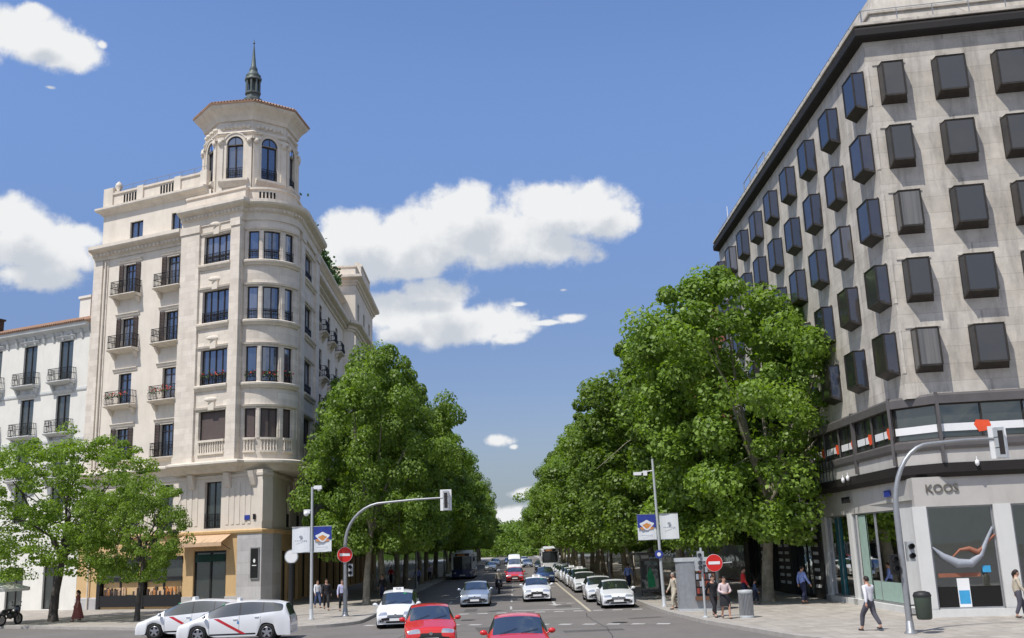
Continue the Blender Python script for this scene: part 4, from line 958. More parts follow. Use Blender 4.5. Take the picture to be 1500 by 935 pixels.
for i in range(16): p = FR(.1 + 1.5 * i, -.1, 0); mb.bx(p[0] - .015, p[0] + .015, p[1] - .015, p[1] + .015, 25, 25.92)
obj('roof_railing', mb, M['galv'], RB, True)
mb = MB(); mb.add([FW(YE, 0, 25.), FW(RP[1], 0, 25.), FR(U1, 0, 25), (60, 72, 25)], [(0, 1, 2, 3)]); obj('roof', mb, M['fascia'], RB, True)
mb = MB(); mb.bx(17.2, 20.5, 60.5, 63.5, 25, 27.6); obj('plant_room', mb, M['shopwhite'], RB, True)
mb = MB()
for x in (16.6, 17.4):
    for y in (59.5, 61.5, 63.5, 65.2): mb.tube([(x, y, 25), (x, y, 27.2)], .04, 5)
    for z in (26.1, 27.2): mb.tube([(x, 59.5, z), (x, 65.2, z)], .035, 5)
obj('scaffold', mb, M['galv'], RB, True)
mb = MB(); mb.tube([(16.7, 71.2, 25), (16.7, 71.2, 26.2)], .1, 8); mb.tube([(16.7, 71.2, 26.2), (16.7, 71.2, 27.6)], .03, 6); obj('antenna', mb, M['sign_white'], RB, True)
# glazed band on the first floor with its bronze beams
def FRb(u, v, z): return FR(u, v + .35, z)
def FWb(u, v, z): return FW(u, v + .35, z)
cpt = [FWb(52.6, 0, 0)[:2], FWb(RP[1] + 1.0, 0, 0)[:2], FRb(1.0, 0, 0)[:2], FRb(U1, 0, 0)[:2]]
bp_ = [(16., 52.6)] + cpt
for nm, prof, mm in (('band_beam', [(-.6, 8.3), (.15, 8.3), (.15, 8.62), (.05, 8.72), (-.6, 8.72)], M['band']), ('band_beam', [(-.6, 6.5), (.08, 6.5), (.12, 6.62), (.12, 6.85), (-.05, 6.95), (-.6, 6.95)], M['band']),
                     ('band_beam', [(-.6, 5.95), (.0, 5.95), (.0, 6.52), (-.6, 6.52)], M['fascia']), ('band_soffit', [(-.6, 5.42), (-.1, 5.42), (.06, 5.6), (.06, 5.96), (-.6, 5.96)], M['soffit'])):
    mb = MB(); mb.sweep(bp_, prof); obj(nm, mb, mm, RB, True)
# lower soffit continues along the street over the dark shop
mb = MB(); mb.sweep([(16, YE), (16, 52.7)], [(-.2, 5.5), (.3, 5.5), (.3, 8.7), (-.2, 8.7)]); obj('band_soffit', mb, M['soffit'], RB, True)
segs = [(bp_[1], bp_[2], 5), (bp_[2], bp_[3], 1), (bp_[3], bp_[4], 7)]
k = 0
for a, b, n in segs:
    l = math.hypot(b[0] - a[0], b[1] - a[1]); dx, dy = (b[0] - a[0]) / l, (b[1] - a[1]) / l
    def FG(u, v, z, a=a, dx=dx, dy=dy): return (a[0] + dx * u + dy * v, a[1] + dy * u - dx * v, z)
    for i in range(n):
        u0, u1 = l * i / n, l * (i + 1) / n
        o = window(FG, RB, u0 + .03, u1 - .03, 6.9, 8.32, v=-.12, cols=2 if n > 1 else 1, fr=.07, glassm=M['glass_dark'], framem=M['bronze'])
        mb = MB(); mb.quad(FG(u0 + .1, -.04, 7.2), FG(u1 - .1, -.04, 7.2), FG(u1 - .1, -.04, 7.5), FG(u0 + .1, -.04, 7.5), 0)
        if n > 1:   # red blob on the white film strip
            cx_ = u0 + (u1 - u0) * (.5 if n == 7 else .8); w_ = .32
            pts = [(cx_ - w_, 7.42), (cx_ - w_ * .7, 7.6), (cx_ + w_ * .8, 7.56), (cx_ + w_, 7.36), (cx_ + w_ * .5, 7.16), (cx_ - w_ * .5, 7.12)]
            mb.add([FG(u, -.034, z) for u, z in pts], [tuple(range(6))], 1)
        obj('window_film', mb, [M['sign_white'], M['orange']], o, True)
        mb = MB(); wd_ = .06 if i % 3 == 0 else .035; mb.box(FG, u0 - wd_, u0 + wd_, .0, .16 if i % 3 == 0 else .06, 6.0 if i % 3 == 0 else 6.9, 8.75 if i % 3 == 0 else 8.3); obj('mullion', mb, M['band'], RB, True)
# planting trough behind a railing at the street end
mb = MB()
for i in range(7): mb.box(FWb, 49. + i * .5, 49.03 + i * .5, .15, .18, 5.9, 7.0)
mb.box(FWb, 48.9, 52.5, .15, .18, 6.98, 7.02); mb.box(FWb, 48.9, 52.5, .15, .18, 6.4, 6.43); obj('railing', mb, M['iron'], RB, True)
# spot lamps under the band
for p in (FRb(2.2, .15, 5.9), FWb(47.5, .2, 5.85), FWb(46.8, .2, 5.9), FRb(7, .15, 5.9)):
    mb = MB(); mb.ball(p, (.09, .09, .13), 8); mb.tube([p, (p[0], p[1], p[2] + .25)], .02, 5); obj('spot_lamp', mb, M['sign_white'], RB, True)
# shop storey: white pillars, tall glazing, fascia
sp = [(16.05, 53.6), (15.85, 41.0), (15.75, 40.15), P2(FR, U1, .1)]
mb = MB(); mb.sweep([(16.1, 53.6), (15.9, 40.9), (15.75, 40.1), P2(FR, U1, .12)], [(-.25, 4.3), (0, 4.3), (0, 5.45), (-.25, 5.45)]); obj('fascia', mb, M['fascia'], RB, True)
def FWs(u, v, z): t = (u - 40.9) / 12.7; return (15.88 + .2 * t - v, u, z)
def FRs(u, v, z): return FR(u, v + .1, z)
def pillar(F, a, b, name='pillar'):
    mb = MB(); mb.box(F, a, b, -.35, .05, .1, 4.32); mb.box(F, a - .06, b + .06, -.35, .12, .1, .42); obj(name, mb, M['shopwhite'], RB, True)
pillar(FWs, 52.9, 53.6); pillar(FWs, 48.6, 49.1); pillar(FWs, 40.7, 42.6)
pillar(FRs, -.35, .18); pillar(FRs, 2.65, 3.3); pillar(FRs, 6.2, 6.9); pillar(FRs, 10, 10.7); pillar(FRs, 14, 14.7)
mb = MB(); mb.box(FWs, 40.7, 53.6, -.2, .12, .1, .4); mb.box(FRs, -.2, U1, -.2, .14, .1, .42); obj('plinth', mb, M['shopwhite'], RB, True)
clearg = clear_glass('shop_display_glass')
for F_, a, b in ((FWs, 42.65, 48.55), (FWs, 49.15, 52.85), (FRs, .2, 2.63), (FRs, 3.32, 6.18), (FRs, 6.92, 9.98), (FRs, 10.72, 13.98)):
    window(F_, RB, a, b, .42, 4.3, v=-.15, cols=1 if F_ is FRs else 2, fr=.06, glassm=clearg, framem=M['galv'], name='shop_window')
mb = MB(); mb.box(FWs, 50.6, 51.6, -.1, -.09, .5, 4.2); obj('window_banner', mb, M['teal'], RB, True)
mb = MB(); mb.box(FWs, 46.9, 47.9, -.1, -.09, .5, 4.2); mb.box(FWs, 43.2, 46.6, -.1, -.08, .5, 1.3); obj_pieces('window_banner', mb, mat('pale_green_curtain', (.3, .42, .36), .7, .1), RB, True)
# the room behind the glass
iw = mat('pale_shop_interior', (.34, .35, .30), .8, .1, 1.5); fl_ = mat('dark_shop_floor', (.12, .11, .10), .4, .15, 2); dk = mat('dark_furniture', (.03, .028, .03), .5, .2, 4)
mb = MB(); FI = FR; Lw = lambda u, v, z: (FWs(u, v, z))
mb.quad(FR(-.3, -.25, .35), FR(U1, -.25, .35), FR(U1, -13, .35), (16.3, 53.5, .35), 1); mb.quad(FR(-.3, -.25, 4.6), FR(U1, -.25, 4.6), FR(U1, -13, 4.6), (16.3, 53.5, 4.6), 0)
mb.quad(FR(1.0, -5.0, .35), FR(U1, -5.0, .35), FR(U1, -5.0, 4.6), FR(1.0, -5.0, 4.6), 0); mb.quad((20.5, 44.6, .35), (20.5, 53.5, .35), (20.5, 53.5, 4.6), (20.5, 44.6, 4.6), 0); mb.quad((16.3, 53.5, .35), (21, 53.5, .35), (21, 53.5, 4.6), (16.3, 53.5, 4.6), 0)
obj('shop_interior', mb, [iw, fl_], RB, True)
mb = MB()
for (u, v, w_, d_, h_) in ((.9, -1.6, .6, .35, .75), (2.4, -2.2, .5, .5, .45), (4.4, -1.4, .8, .4, .75), (5.6, -2.6, .4, .4, 1.5), (8.4, -1.8, .9, .4, .75), (12, -2, .8, .5, .8)):
    mb.box(FR, u - w_, u + w_, v - d_, v + d_, .35 + h_ - .06, .35 + h_)
    for su in (-1, 1):
        for sv in (-1, 1): mb.box(FR, u + su * w_ * .9 - .03, u + su * w_ * .9 + .03, v + sv * d_ * .9 - .03, v + sv * d_ * .9 + .03, .35, .35 + h_)
for (x, y, h_) in ((17.4, 44.5, .8), (17.6, 47.2, 1.2), (17.3, 51.2, .8)):
    mb.bx(x - .4, x + .4, y - .9, y + .9, .35 + h_ - .06, .35 + h_); mb.bx(x - .35, x + .35, y - .85, y + .85, .35, .5)
    for sx in (-.36, .32): mb.bx(x + sx, x + sx + .04, y - .86, y + .86, .35, .35 + h_)
obj_pieces('shop_furniture', mb, dk, RB, True, .2)
# window sticker: chairs, sculpture-like display and blue poster
mb = MB()
mb.box(FRs, 1.0, 1.45, -.1, -.09, .45, 1.55, 1, 0); mb.box(FRs, 1.03, 1.42, -.088, -.085, .6, 1.1, 1, 1)
mb.tube([FRs(.95, -.05, 2.35), FRs(1.25, -.05, 2.62), FRs(1.6, -.05, 2.66), FRs(1.9, -.05, 2.5), FRs(2.1, -.05, 2.65), FRs(2.35, -.05, 2.95), FRs(2.6, -.05, 3.15)], [.03, .05, .09, .12, .08, .06, .05], 8, 2)
mb.tube([FRs(.25, -.03, 2.75), FRs(.6, -.03, 2.4), FRs(1.1, -.03, 2.12), FRs(1.6, -.03, 2.1), FRs(2.0, -.03, 2.4), FRs(2.3, -.03, 3.0), FRs(2.55, -.03, 3.45)], [.03, .12, .18, .16, .1, .07, .05], 8, 3)
mb.box(FRs, .35, 1.9, -.11, -.1, 1.6, 1.75, 1, 2); mb.box(FRs, 2.0, 2.3, -.11, -.1, 1.75, 2.0, 1, 1); mb.box(FRs, .25, 2.6, -.12, -.115, .45, 1.25, 1, 4)
obj_pieces('window_display', mb, [M['sign_white'], mat('light_blue_poster', (.05, .33, .6), .5), mat('orange_brown_wood', (.26, .10, .06), .6), M['print_grey'], M['under']], RB, True, .05)
text_on('shop_sign', 'KOOS', .46, M['fascia'] if False else mat('bronze_letters', (.13, .12, .10), .5), RB, FR(.85, .15, 4.98), (cr_, sr_), .04)
text_on('shop_sign', 'KOOS', .42, M['black'], RB, (15.86, 48.7, 4.95), (0, -1), .03)
mb = MB(); mb.box(FWs, 42.9, 43.5, .03, .1, 4.85, 5.12); obj('wall_plaque', mb, M['sign_blue'], RB, True)

# dark shop in the next bay
DS = thing('dark_shopfront', 'black clad shopfront with ladders of short white bars beside the white shop', 'shop', (16, 62, 0))
FD = lambda u, v, z: (15.95 - v, u, z)
mb = MB(); mb.wall(FD, 53.65, YE, 0, 5.5, [(55.6, 59.6, .15, 3.6), (62.2, 65.4, .15, 3.4), (67, 70.5, .15, 3.4)], .5); obj('wall', mb, M['black'], DS, True)
mb = MB()
for y in (54.3, 60.1, 61.5, 66.0):
    for i in range(8): mb.box(FD, y, y + .8, .01, .05, .7 + i * .42, .86 + i * .42)
obj_pieces('white_bar', mb, M['shopwhite'], DS, True, .01)
window(FD, DS, 55.6, 59.6, .15, 3.6, v=-.4, cols=2, fr=.1, glassm=M['glass_dark'], framem=M['black'], name='door')
window(FD, DS, 62.2, 65.4, .15, 3.4, v=-.4, cols=2, fr=.1, glassm=M['glass_shop'], framem=M['shutter'], name='shop_window'); window(FD, DS, 67, 70.5, .15, 3.4, v=-.4, cols=2, fr=.1, glassm=M['glass_shop'], framem=M['shutter'], name='shop_window')
mb = MB(); mb.bx(15.1, 15.9, 54.9, 54.97, 3.95, 4.65); mb.bx(15.05, 15.95, 54.8, 54.82, 3.95, 4.65) if False else None; mb.bx(15.86, 15.95, 54.9, 54.97, 4.2, 4.8, 1); obj('projecting_sign', mb, [M['sign_white'], M['iron']], DS, True)
mb = MB(); mb.bx(15.1, 15.9, 53.9, 53.93, 5.0, 5.08); mb.bx(15.1, 15.16, 53.9, 53.93, 5.0, 5.5); obj('sign_bracket', mb, M['sign_white'], DS, True)

# ================================================================== plainer buildings further along the street
def plain(name, label, x, y0, y1, h, side, wm, trm, floors, roofm=None, roofh=0, cw=3.4, z0=4.5):
    t = thing(name, label, 'building', (x, (y0 + y1) / 2, 0))
    F = (lambda u, v, z: (x + v, u, z)) if side > 0 else (lambda u, v, z: (x - v, u, z))
    n = max(2, int((y1 - y0) / cw)); fh = (h - z0 - .8) / floors; hs = []
    for i in range(n):
        y = y0 + (y1 - y0) * (i + .5) / n
        for k in range(floors): hs.append((y - .6, y + .6, z0 + fh * k + .5, z0 + fh * k + .5 + fh * .66))
    mb = MB(); mb.wall(F, y0, y1, 0, h, hs, .3); mb.quad(F(y0, 0, 0), F(y0, -16, 0), F(y0, -16, h), F(y0, 0, h)); mb.quad(F(y1, 0, 0), F(y1, -16, 0), F(y1, -16, h), F(y1, 0, h)); mb.quad(F(y0, 0, h), F(y1, 0, h), F(y1, -16, h), F(y0, -16, h)); obj('wall', mb, wm, t, True)
    near = y0 < 200
    hs2 = hs[:96]
    if len(hs2) < len(hs) or not near:
        mb = MB()
        for a, b, c, d in (hs if not near else hs[96:]): mb.quad(F(a, -.25, c), F(b, -.25, c), F(b, -.25, d), F(a, -.25, d))
        if mb.f: tag(obj('window', mb, M['glass'], t, True), kind='stuff')
    if near:
        for a, b, c, d in hs2: window(F, t, a, b, c, d, v=-.25, cols=2, fr=.08)
    mb = MB(); mb.prism(F, y0, y1, [(0, h - .7), (.15, h - .6), (.5, h - .3), (.6, h), (-.3, h + .1)]); mb.prism(F, y0, y1, [(0, z0 - .3), (.2, z0 - .2), (.25, z0), (0, z0 + .05)]); obj_pieces('cornice', mb, trm, t, True)
    mb = MB(); mb.prism(F, y0 + .2, y1 - .2, [(.02, .3), (.04, .3), (.04, 3.2), (.02, 3.2)]); obj('shop_window', mb, M['glass_dark'], t, True)
    if roofm:
        mb = MB(); mb.prism(F, y0, y1, [(-.2, h + .05), (-2.2, h + roofh), (-13, h + roofh), (-15, h + .05)]); obj('roof', mb, roofm, t, True)
    return t
copper = mat('green_copper_roof', (.10, .2, .18), .7, .15, 2, grime=.3); dark_slate = mat('dark_slate_roof', (.07, .065, .065), .7, .2, 3)
plain('apartment_building', 'tall dark block with a green copper roof behind the left street trees', -17.9, 131.5, 160, 27, 1, M['flute'], M['trim'], 6, copper, 3.5)
plain('apartment_building', 'dark roofed block next beyond the green copper roof on the left', -17.9, 160.5, 210, 28, 1, M['shutter'] if False else M['flute'], M['trim'], 6, dark_slate, 3)
plain('apartment_building', 'pale block far along the left pavement', -18, 212, 320, 22, 1, M['stone'], M['trim'], 5, M['tile'], 2)
plain('apartment_building', 'reddish block just beyond the travertine office building', 17.2, 72.6, 100, 23.5, -1, mat('red_brick_render', (.33, .12, .08), .85, .15, 2, grime=.3), M['white_trim'], 6)
plain('apartment_building', 'cream block behind the middle right street trees', 17.2, 100.5, 150, 20, -1, M['stone'], M['trim'], 5, M['tile'], 2)
plain('apartment_building', 'grey block far along the right pavement', 17.2, 151, 320, 21, -1, M['flute'], M['trim'], 5, dark_slate, 2)
# skyline closing the street
for (x, y, w, h, lab) in ((-26, 900, 22, 22, 'low pale block closing the street at the horizon, left of the thin tower'), (9, 900, 5, 36, 'thin pale tower on the horizon at the end of the street'), (24, 920, 26, 26, 'low pale block closing the street at the horizon, right of the thin tower')):
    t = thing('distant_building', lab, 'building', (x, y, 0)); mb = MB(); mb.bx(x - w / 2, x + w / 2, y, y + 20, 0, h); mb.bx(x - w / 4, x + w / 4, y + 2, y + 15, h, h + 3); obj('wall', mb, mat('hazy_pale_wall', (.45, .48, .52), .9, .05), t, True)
    mb = MB()
    for k in range(int(h / 4)): mb.bx(x - w / 2 + .8, x + w / 2 - .8, y - .1, y - .05, 2 + k * 4, 3.6 + k * 4)
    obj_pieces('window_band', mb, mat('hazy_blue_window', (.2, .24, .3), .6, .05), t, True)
# ================================================================== trees
leaf_plane = leafmat('plane_tree_leaf', (.024, .062, .010), (.245, .36, .058), .40)
leaf_locust = leafmat('locust_leaf', (.05, .10, .014), (.25, .36, .055), .42)
def crown_mesh(name, seed, nclump, per, env, z0, z1, size, spread, m, droop=0., inner=1500, flat=.75):
    """leaf clumps spread over and inside an uneven envelope; env(t, angle) = radius"""
    g = np.random.default_rng(seed); cs = []; ph = g.uniform(0, 6.28, 8)
    def lob(t, a): return 1 + .16 * np.sin(2 * a + ph[0] + 3 * t) + .13 * np.sin(3 * a + ph[1] - 5 * t) + .10 * np.sin(5 * a + ph[2] + 9 * t) + .08 * np.sin(7 * t + ph[3])
    while len(cs) < nclump:
        t = g.uniform(0, 1); a = g.uniform(0, 2 * np.pi); r = env(t) * lob(t, a)
        if g.uniform() > (r / 6.) ** .8 + .15: continue
        f = 1.05 - abs(g.normal(0, .28)) + (g.uniform() < .08) * g.uniform(.02, .13); f = max(f, .2)
        cs.append((r * f * np.cos(a), r * f * np.sin(a), z0 + (z1 - z0) * t + g.normal(0, .2), g.uniform(.55, 1.35)))
    cs = np.array(cs); n = nclump * per
    idx = np.repeat(np.arange(nclump), per); c = cs[idx]
    d = g.normal(size=(n, 3)); d /= np.linalg.norm(d, axis=1)[:, None]; rad = spread * c[:, 3:4] * (1 - .5 * g.uniform(size=(n, 1)) ** 2)
    d2 = d * rad; d2[:, 2] *= flat; d2[:, 2] -= droop * (d2[:, 0] ** 2 + d2[:, 1] ** 2)
    P = c[:, :3] + d2
    out = d * .8 + g.normal(size=(n, 3)) * .55; out[:, 2] += .55
    if inner:
        t = g.uniform(0.08, .95, inner); a = g.uniform(0, 6.283, inner); r = np.array([env(x) for x in t]) * .72 * np.sqrt(g.uniform(size=inner))
        P = np.vstack([P, np.stack([r * np.cos(a), r * np.sin(a), z0 + (z1 - z0) * t], 1)]); out = np.vstack([out, g.normal(size=(inner, 3))])
    n2 = len(P); out /= np.linalg.norm(out, axis=1)[:, None]
    h = g.normal(size=(n2, 3)); t1 = np.cross(out, h); t1 /= np.linalg.norm(t1, axis=1)[:, None]; t2 = np.cross(out, t1)
    s = (size * g.uniform(.5, 1.4, n2))[:, None]
    if inner: s[n:] *= 1.4
    # five-sided leaf, slightly folded
    V = np.stack([P + t1 * s, P + t2 * s * .62 + out * s * .18, P - t1 * s * .35 + t2 * s * .45, P - t1 * s * .55 - t2 * s * .4, P - t2 * s * .62 + out * s * .18], 1).reshape(-1, 3)
    me = bpy.data.meshes.new(name); me.vertices.add(len(V)); me.vertices.foreach_set('co', V.astype(np.float32).ravel())
    me.loops.add(n2 * 5); me.loops.foreach_set('vertex_index', np.arange(n2 * 5, dtype=np.int32)); me.polygons.add(n2)
    me.polygons.foreach_set('loop_start', np.arange(0, n2 * 5, 5, dtype=np.int32)); me.polygons.foreach_set('loop_total', np.full(n2, 5, dtype=np.int32))
    me.update(calc_edges=True); me.validate(); me.materials.append(m); return me, cs
def trunk_mesh(name, cs, fork, r0, m, lean=(0, 0), seed=0, nl=9):
    g = random.Random(seed); mb = MB(); top = Vector((lean[0], lean[1], fork))
    pts = []; rs = []
    for i in range(9):
        t = i / 8; pts.append((lean[0] * t + .07 * math.sin(5 * t + seed), lean[1] * t + .07 * math.cos(4 * t + seed) - .07, fork * t)); rs.append(r0 * (1.35 if i == 0 else 1.12 - .45 * t))
    mb.tube(pts, rs, 12); base = Vector(pts[-1])
    order = sorted(range(len(cs)), key=lambda i: g.random())[:nl * 4]
    chosen = sorted(order, key=lambda i: -cs[i][2])[:nl * 3]
    for k in range(nl):
        c = cs[chosen[k * 3]]; e = Vector(c[:3]) * .85 + base * .15; mid = base.lerp(e, .5) + Vector((g.gauss(0, .3), g.gauss(0, .3), .5))
        q = [base - Vector((0, 0, .3)), base.lerp(mid, .5) + Vector((g.gauss(0, .1), g.gauss(0, .1), .25)), mid, mid.lerp(e, .5) + Vector((0, 0, .2)), e]
        mb.tube(q, [r0 * .5, r0 * .38, r0 * .26, r0 * .16, .03], 7)
        for s_ in range(3):
            c2 = cs[order[(k * 3 + s_) % len(order)]]; e2 = Vector(c2[:3]); p0 = q[2 + s_ % 2]
            if (e2 - p0).length < 5: mb.tube([p0, p0.lerp(e2, .5) + Vector((0, 0, .25)), e2], [r0 * .16, r0 * .1, .02], 5)
    return mesh_of(name, mb, m)
def env_plane(t): return 5.0 * max(.05, (1 - (abs(t - .42) / .60) ** 2.3)) ** .55
PV = []
for s_ in range(4):
    me, cs = crown_mesh('plane_crown', 20 + s_, 215 if s_ < 2 else 165, 330 if s_ < 2 else 230, env_plane, 3.6, 16.0, .125 if s_ < 2 else .15, .90, leaf_plane, .12, 1500)
    PV.append((me, trunk_mesh('plane_trunk', cs, 4.8, .27, M['bark'], (.25 * (s_ - 1.5), .1 * s_), s_)))
def tree(name, label, x, y, v, sx, sz, rot, group=None, cat='tree', off=(0, 0)):
    t = thing(name, label, cat, (x, y, .12), 0, group); t.scale = (sx, sx, sz)
    a = obj('trunk', None, None, t, me=v[1]); b = obj('crown', None, None, t, me=v[0]); a.rotation_euler.z = rot; b.rotation_euler.z = rot; b.location = (off[0], off[1], off[2] if len(off) > 2 else 0); return t
GR = 'plane trees lining the right pavement'; GL = 'plane trees lining the left pavement'
tree('plane_tree', 'tall full plane tree nearest the white shop, in front of the travertine office building', 12.95, 53.6, PV[0], 1.07, 1.11, 2.5, GR, off=(-.9, .5, -.6))
tree('plane_tree', 'plane tree behind the two banners on the tall grey pole, its crown over the kiosk', 9.9, 61.5, PV[1], 1.05, .97, 4.6, GR, off=(-.4, .3))
tree('plane_tree', 'large plane tree on the pavement corner beside the spired building, with a leaning trunk', -9.5, 65.5, PV[0], .80, 1.0, 3.6, GL, off=(1.1, .3))
tree('plane_tree', 'second plane tree along the left pavement, beyond the corner tree', -9.8, 75, PV[1], .96, 1.0, .9, GL)
ordn = ['third', 'fourth', 'fifth', 'sixth', 'seventh', 'eighth', 'ninth', 'tenth', 'eleventh', 'twelfth', 'thirteenth', 'fourteenth', 'fifteenth', 'sixteenth', 'seventeenth', 'eighteenth', 'nineteenth', 'twentieth', 'twenty-first', 'twenty-second']
for i in range(20):
    y = 70.5 + i * 9.2 + (i > 6) * (i - 6) * 4; rr = random.Random(i)
    tree('plane_tree', f'{ordn[i]} plane tree back along the right pavement, counted from the white shop', 9.1 + rr.uniform(-.3, .3), y, PV[(i + 2) % 4], (.93 if i < 3 else 1.04) + rr.uniform(-.06, .06), (.88 if i < 3 else .98) + rr.uniform(-.06, .04), rr.uniform(0, 6), GR)
for i in range(18):
    y = 84.5 + i * 9.2 + (i > 5) * (i - 5) * 4; rr = random.Random(50 + i)
    tree('plane_tree', f'{ordn[i]} plane tree back along the left pavement, counted from the spired building', -9.8 + rr.uniform(-.3, .3), y, PV[(i + 1) % 4], .93 + rr.uniform(-.06, .06), 1.05 + rr.uniform(-.06, .06), rr.uniform(0, 6), GL)
# far end of the avenue: a wood that reads as one mass
mb = MB(); far = bpy.data.objects.new('distant_trees', None)
def env_far(t): return 60 * max(.05, (1 - t ** 2)) ** .5
me, _ = crown_mesh('distant_foliage', 77, 900, 50, lambda t: 34 * (1 - t * t) ** .5 + .3, 0, 13, .5, 2.2, leaf_plane, 0, 2500)
bpy.data.objects.remove(far)
o = bpy.data.objects.new('distant_trees', me); COL.objects.link(o); o.location = (2, 430, 0); tag(o, 'distant trees closing the avenue as one green mass', 'trees', kind='stuff')
# two light green locust trees on the left square
def env_loc(t): return 4.6 * max(.05, (1 - (abs(t - .45) / .62) ** 2)) ** .6
me1, cs1 = crown_mesh('locust_crown', 5, 280, 165, env_loc, 2.6, 10.6, .085, .62, leaf_locust, .5, 800, .5)
me2, cs2 = crown_mesh('locust_crown', 9, 210, 165, env_loc, 2.7, 8.0, .085, .6, leaf_locust, .5, 500, .5)
tree('locust_tree', 'light green feathery tree at the far left, in front of the white building', -26.6, 59.8, (me1, trunk_mesh('locust_trunk', cs1, 3.6, .24, M['bark_dark'], (.2, 0), 3)), 1.0, 1.0, 0)
tree('locust_tree', 'smaller light green feathery tree before the yellow shop windows, behind the white taxis', -20.9, 57.2, (me2, trunk_mesh('locust_trunk', cs2, 3.4, .22, M['bark_dark'], (.3, 0), 4)), .64, .95, 1, off=(-.5, 0))

# ================================================================== street furniture
def mast_arm(name, label, loc, H, reach, dirx, diry, rise, head='back', rad=1.0, no_entry=False):
    """curved mast: vertical pole that bends over the road and carries a signal head at its tip"""
    t = thing(name, label, 'traffic light', loc); d = Vector((dirx, diry, 0)).normalized()
    pts = [Vector((0, 0, 0)), Vector((0, 0, H * .35)), Vector((0, 0, H * .62))]
    cxy = reach * .38
    for i in range(1, 10):
        a = PI / 2 * i / 9; pts.append(d * (cxy * (1 - math.cos(a))) + Vector((0, 0, H * .62 + H * .35 * math.sin(a))))
    tip = d * reach + Vector((0, 0, H * .97 + rise)); pts.append(pts[-1].lerp(tip, .5) + Vector((0, 0, .03))); pts.append(tip)
    n = len(pts); rs = [.11, .105, .1] + [.09 - .03 * i / 9 for i in range(9)] + [.055, .05]
    mb = MB(); mb.tube(pts, rs, 12); mb.lathe((0, 0, 0), [(.2, 0), (.2, .05), (.14, .1), (.12, .4), (.1, .42)], 12); obj('pole', mb, M['galv'], t)
    hd = MB(); q = tip; F = lambda u, v, z: (q.x + u, q.y - v, q.z + z)
    hd.box(F, -.3, .3, -.02, .02, -.68, .42, 1, 1)
    for z in (.3, -.05, -.40): hd.box(F, -.15, .15, .02, .2, z - .16 - .1, z + .16 - .1, 1, 2 if z != .3 else 2)
    for z in (.2, -.15, -.5): hd.tube([F(0, -.02, z), F(0, -.22, z + .0)], .12, 10, 2)
    hd.box(F, -.08, .1, .2, .205, -.55, .25, 1, 0)
    h = obj('signal_head', hd, [M['frame'], M['sign_white'], M['paint_grey']], t)
    return t, pts
t, pts = mast_arm('traffic_light', 'curved mast carrying a round no entry sign and a pale signal head over the road', (-9.0, 54.4, .13), 5.95, 5.4, 1, -.05, .15)
def ne_sign(t, x, y, z, r=.31):
    mb = MB(); mb.tube([(x, y, z), (x, y - .03, z)], r, 28, 0, smooth=False); mb.tube([(x, y - .031, z), (x, y - .034, z)], r * .97, 28, 1, smooth=False)
    mb.bx(x - r * .68, x + r * .68, y - .041, y - .036, z - r * .17, z + r * .17, 2); obj('no_entry_sign', mb, [M['sign_white'], M['sign_red'], M['sign_white']], t)
ne_sign(t, 0, -.12, 3.15, .40)
def ped(t, x, y, z, m=None):
    mb = MB(); mb.bx(x - .11, x + .11, y - .1, y + .12, z - .32, z + .32)
    for k in (-.15, .15): mb.tube([(x, y - .1, z + k), (x, y - .24, z + k + .02)], .09, 10, 1, cap=False); mb.tube([(x, y - .1, z + k), (x, y - .11, z + k)], .085, 10, 1)
    obj('pedestrian_signal', mb, [m or M['paint_grey'], M['plastic']], t)
ped(t, .28, .05, 2.35)
t2, pts = mast_arm('traffic_light', 'curved mast rising past the white shop front, dark bin at its foot', (12.72, 34.0, .13), 6.3, 3.75, 1, .02, .1)
ped(t2, -.28, 0, 2.2, M['black']); ped(t2, .3, 0, 2.6)
def round_text(t, s, size, loc, m, name='lettering', d=(1, 0)):
    return text_on(name, s, size, m, t, (t.location.x + loc[0], t.location.y + loc[1], t.location.z + loc[2]), d, .004)
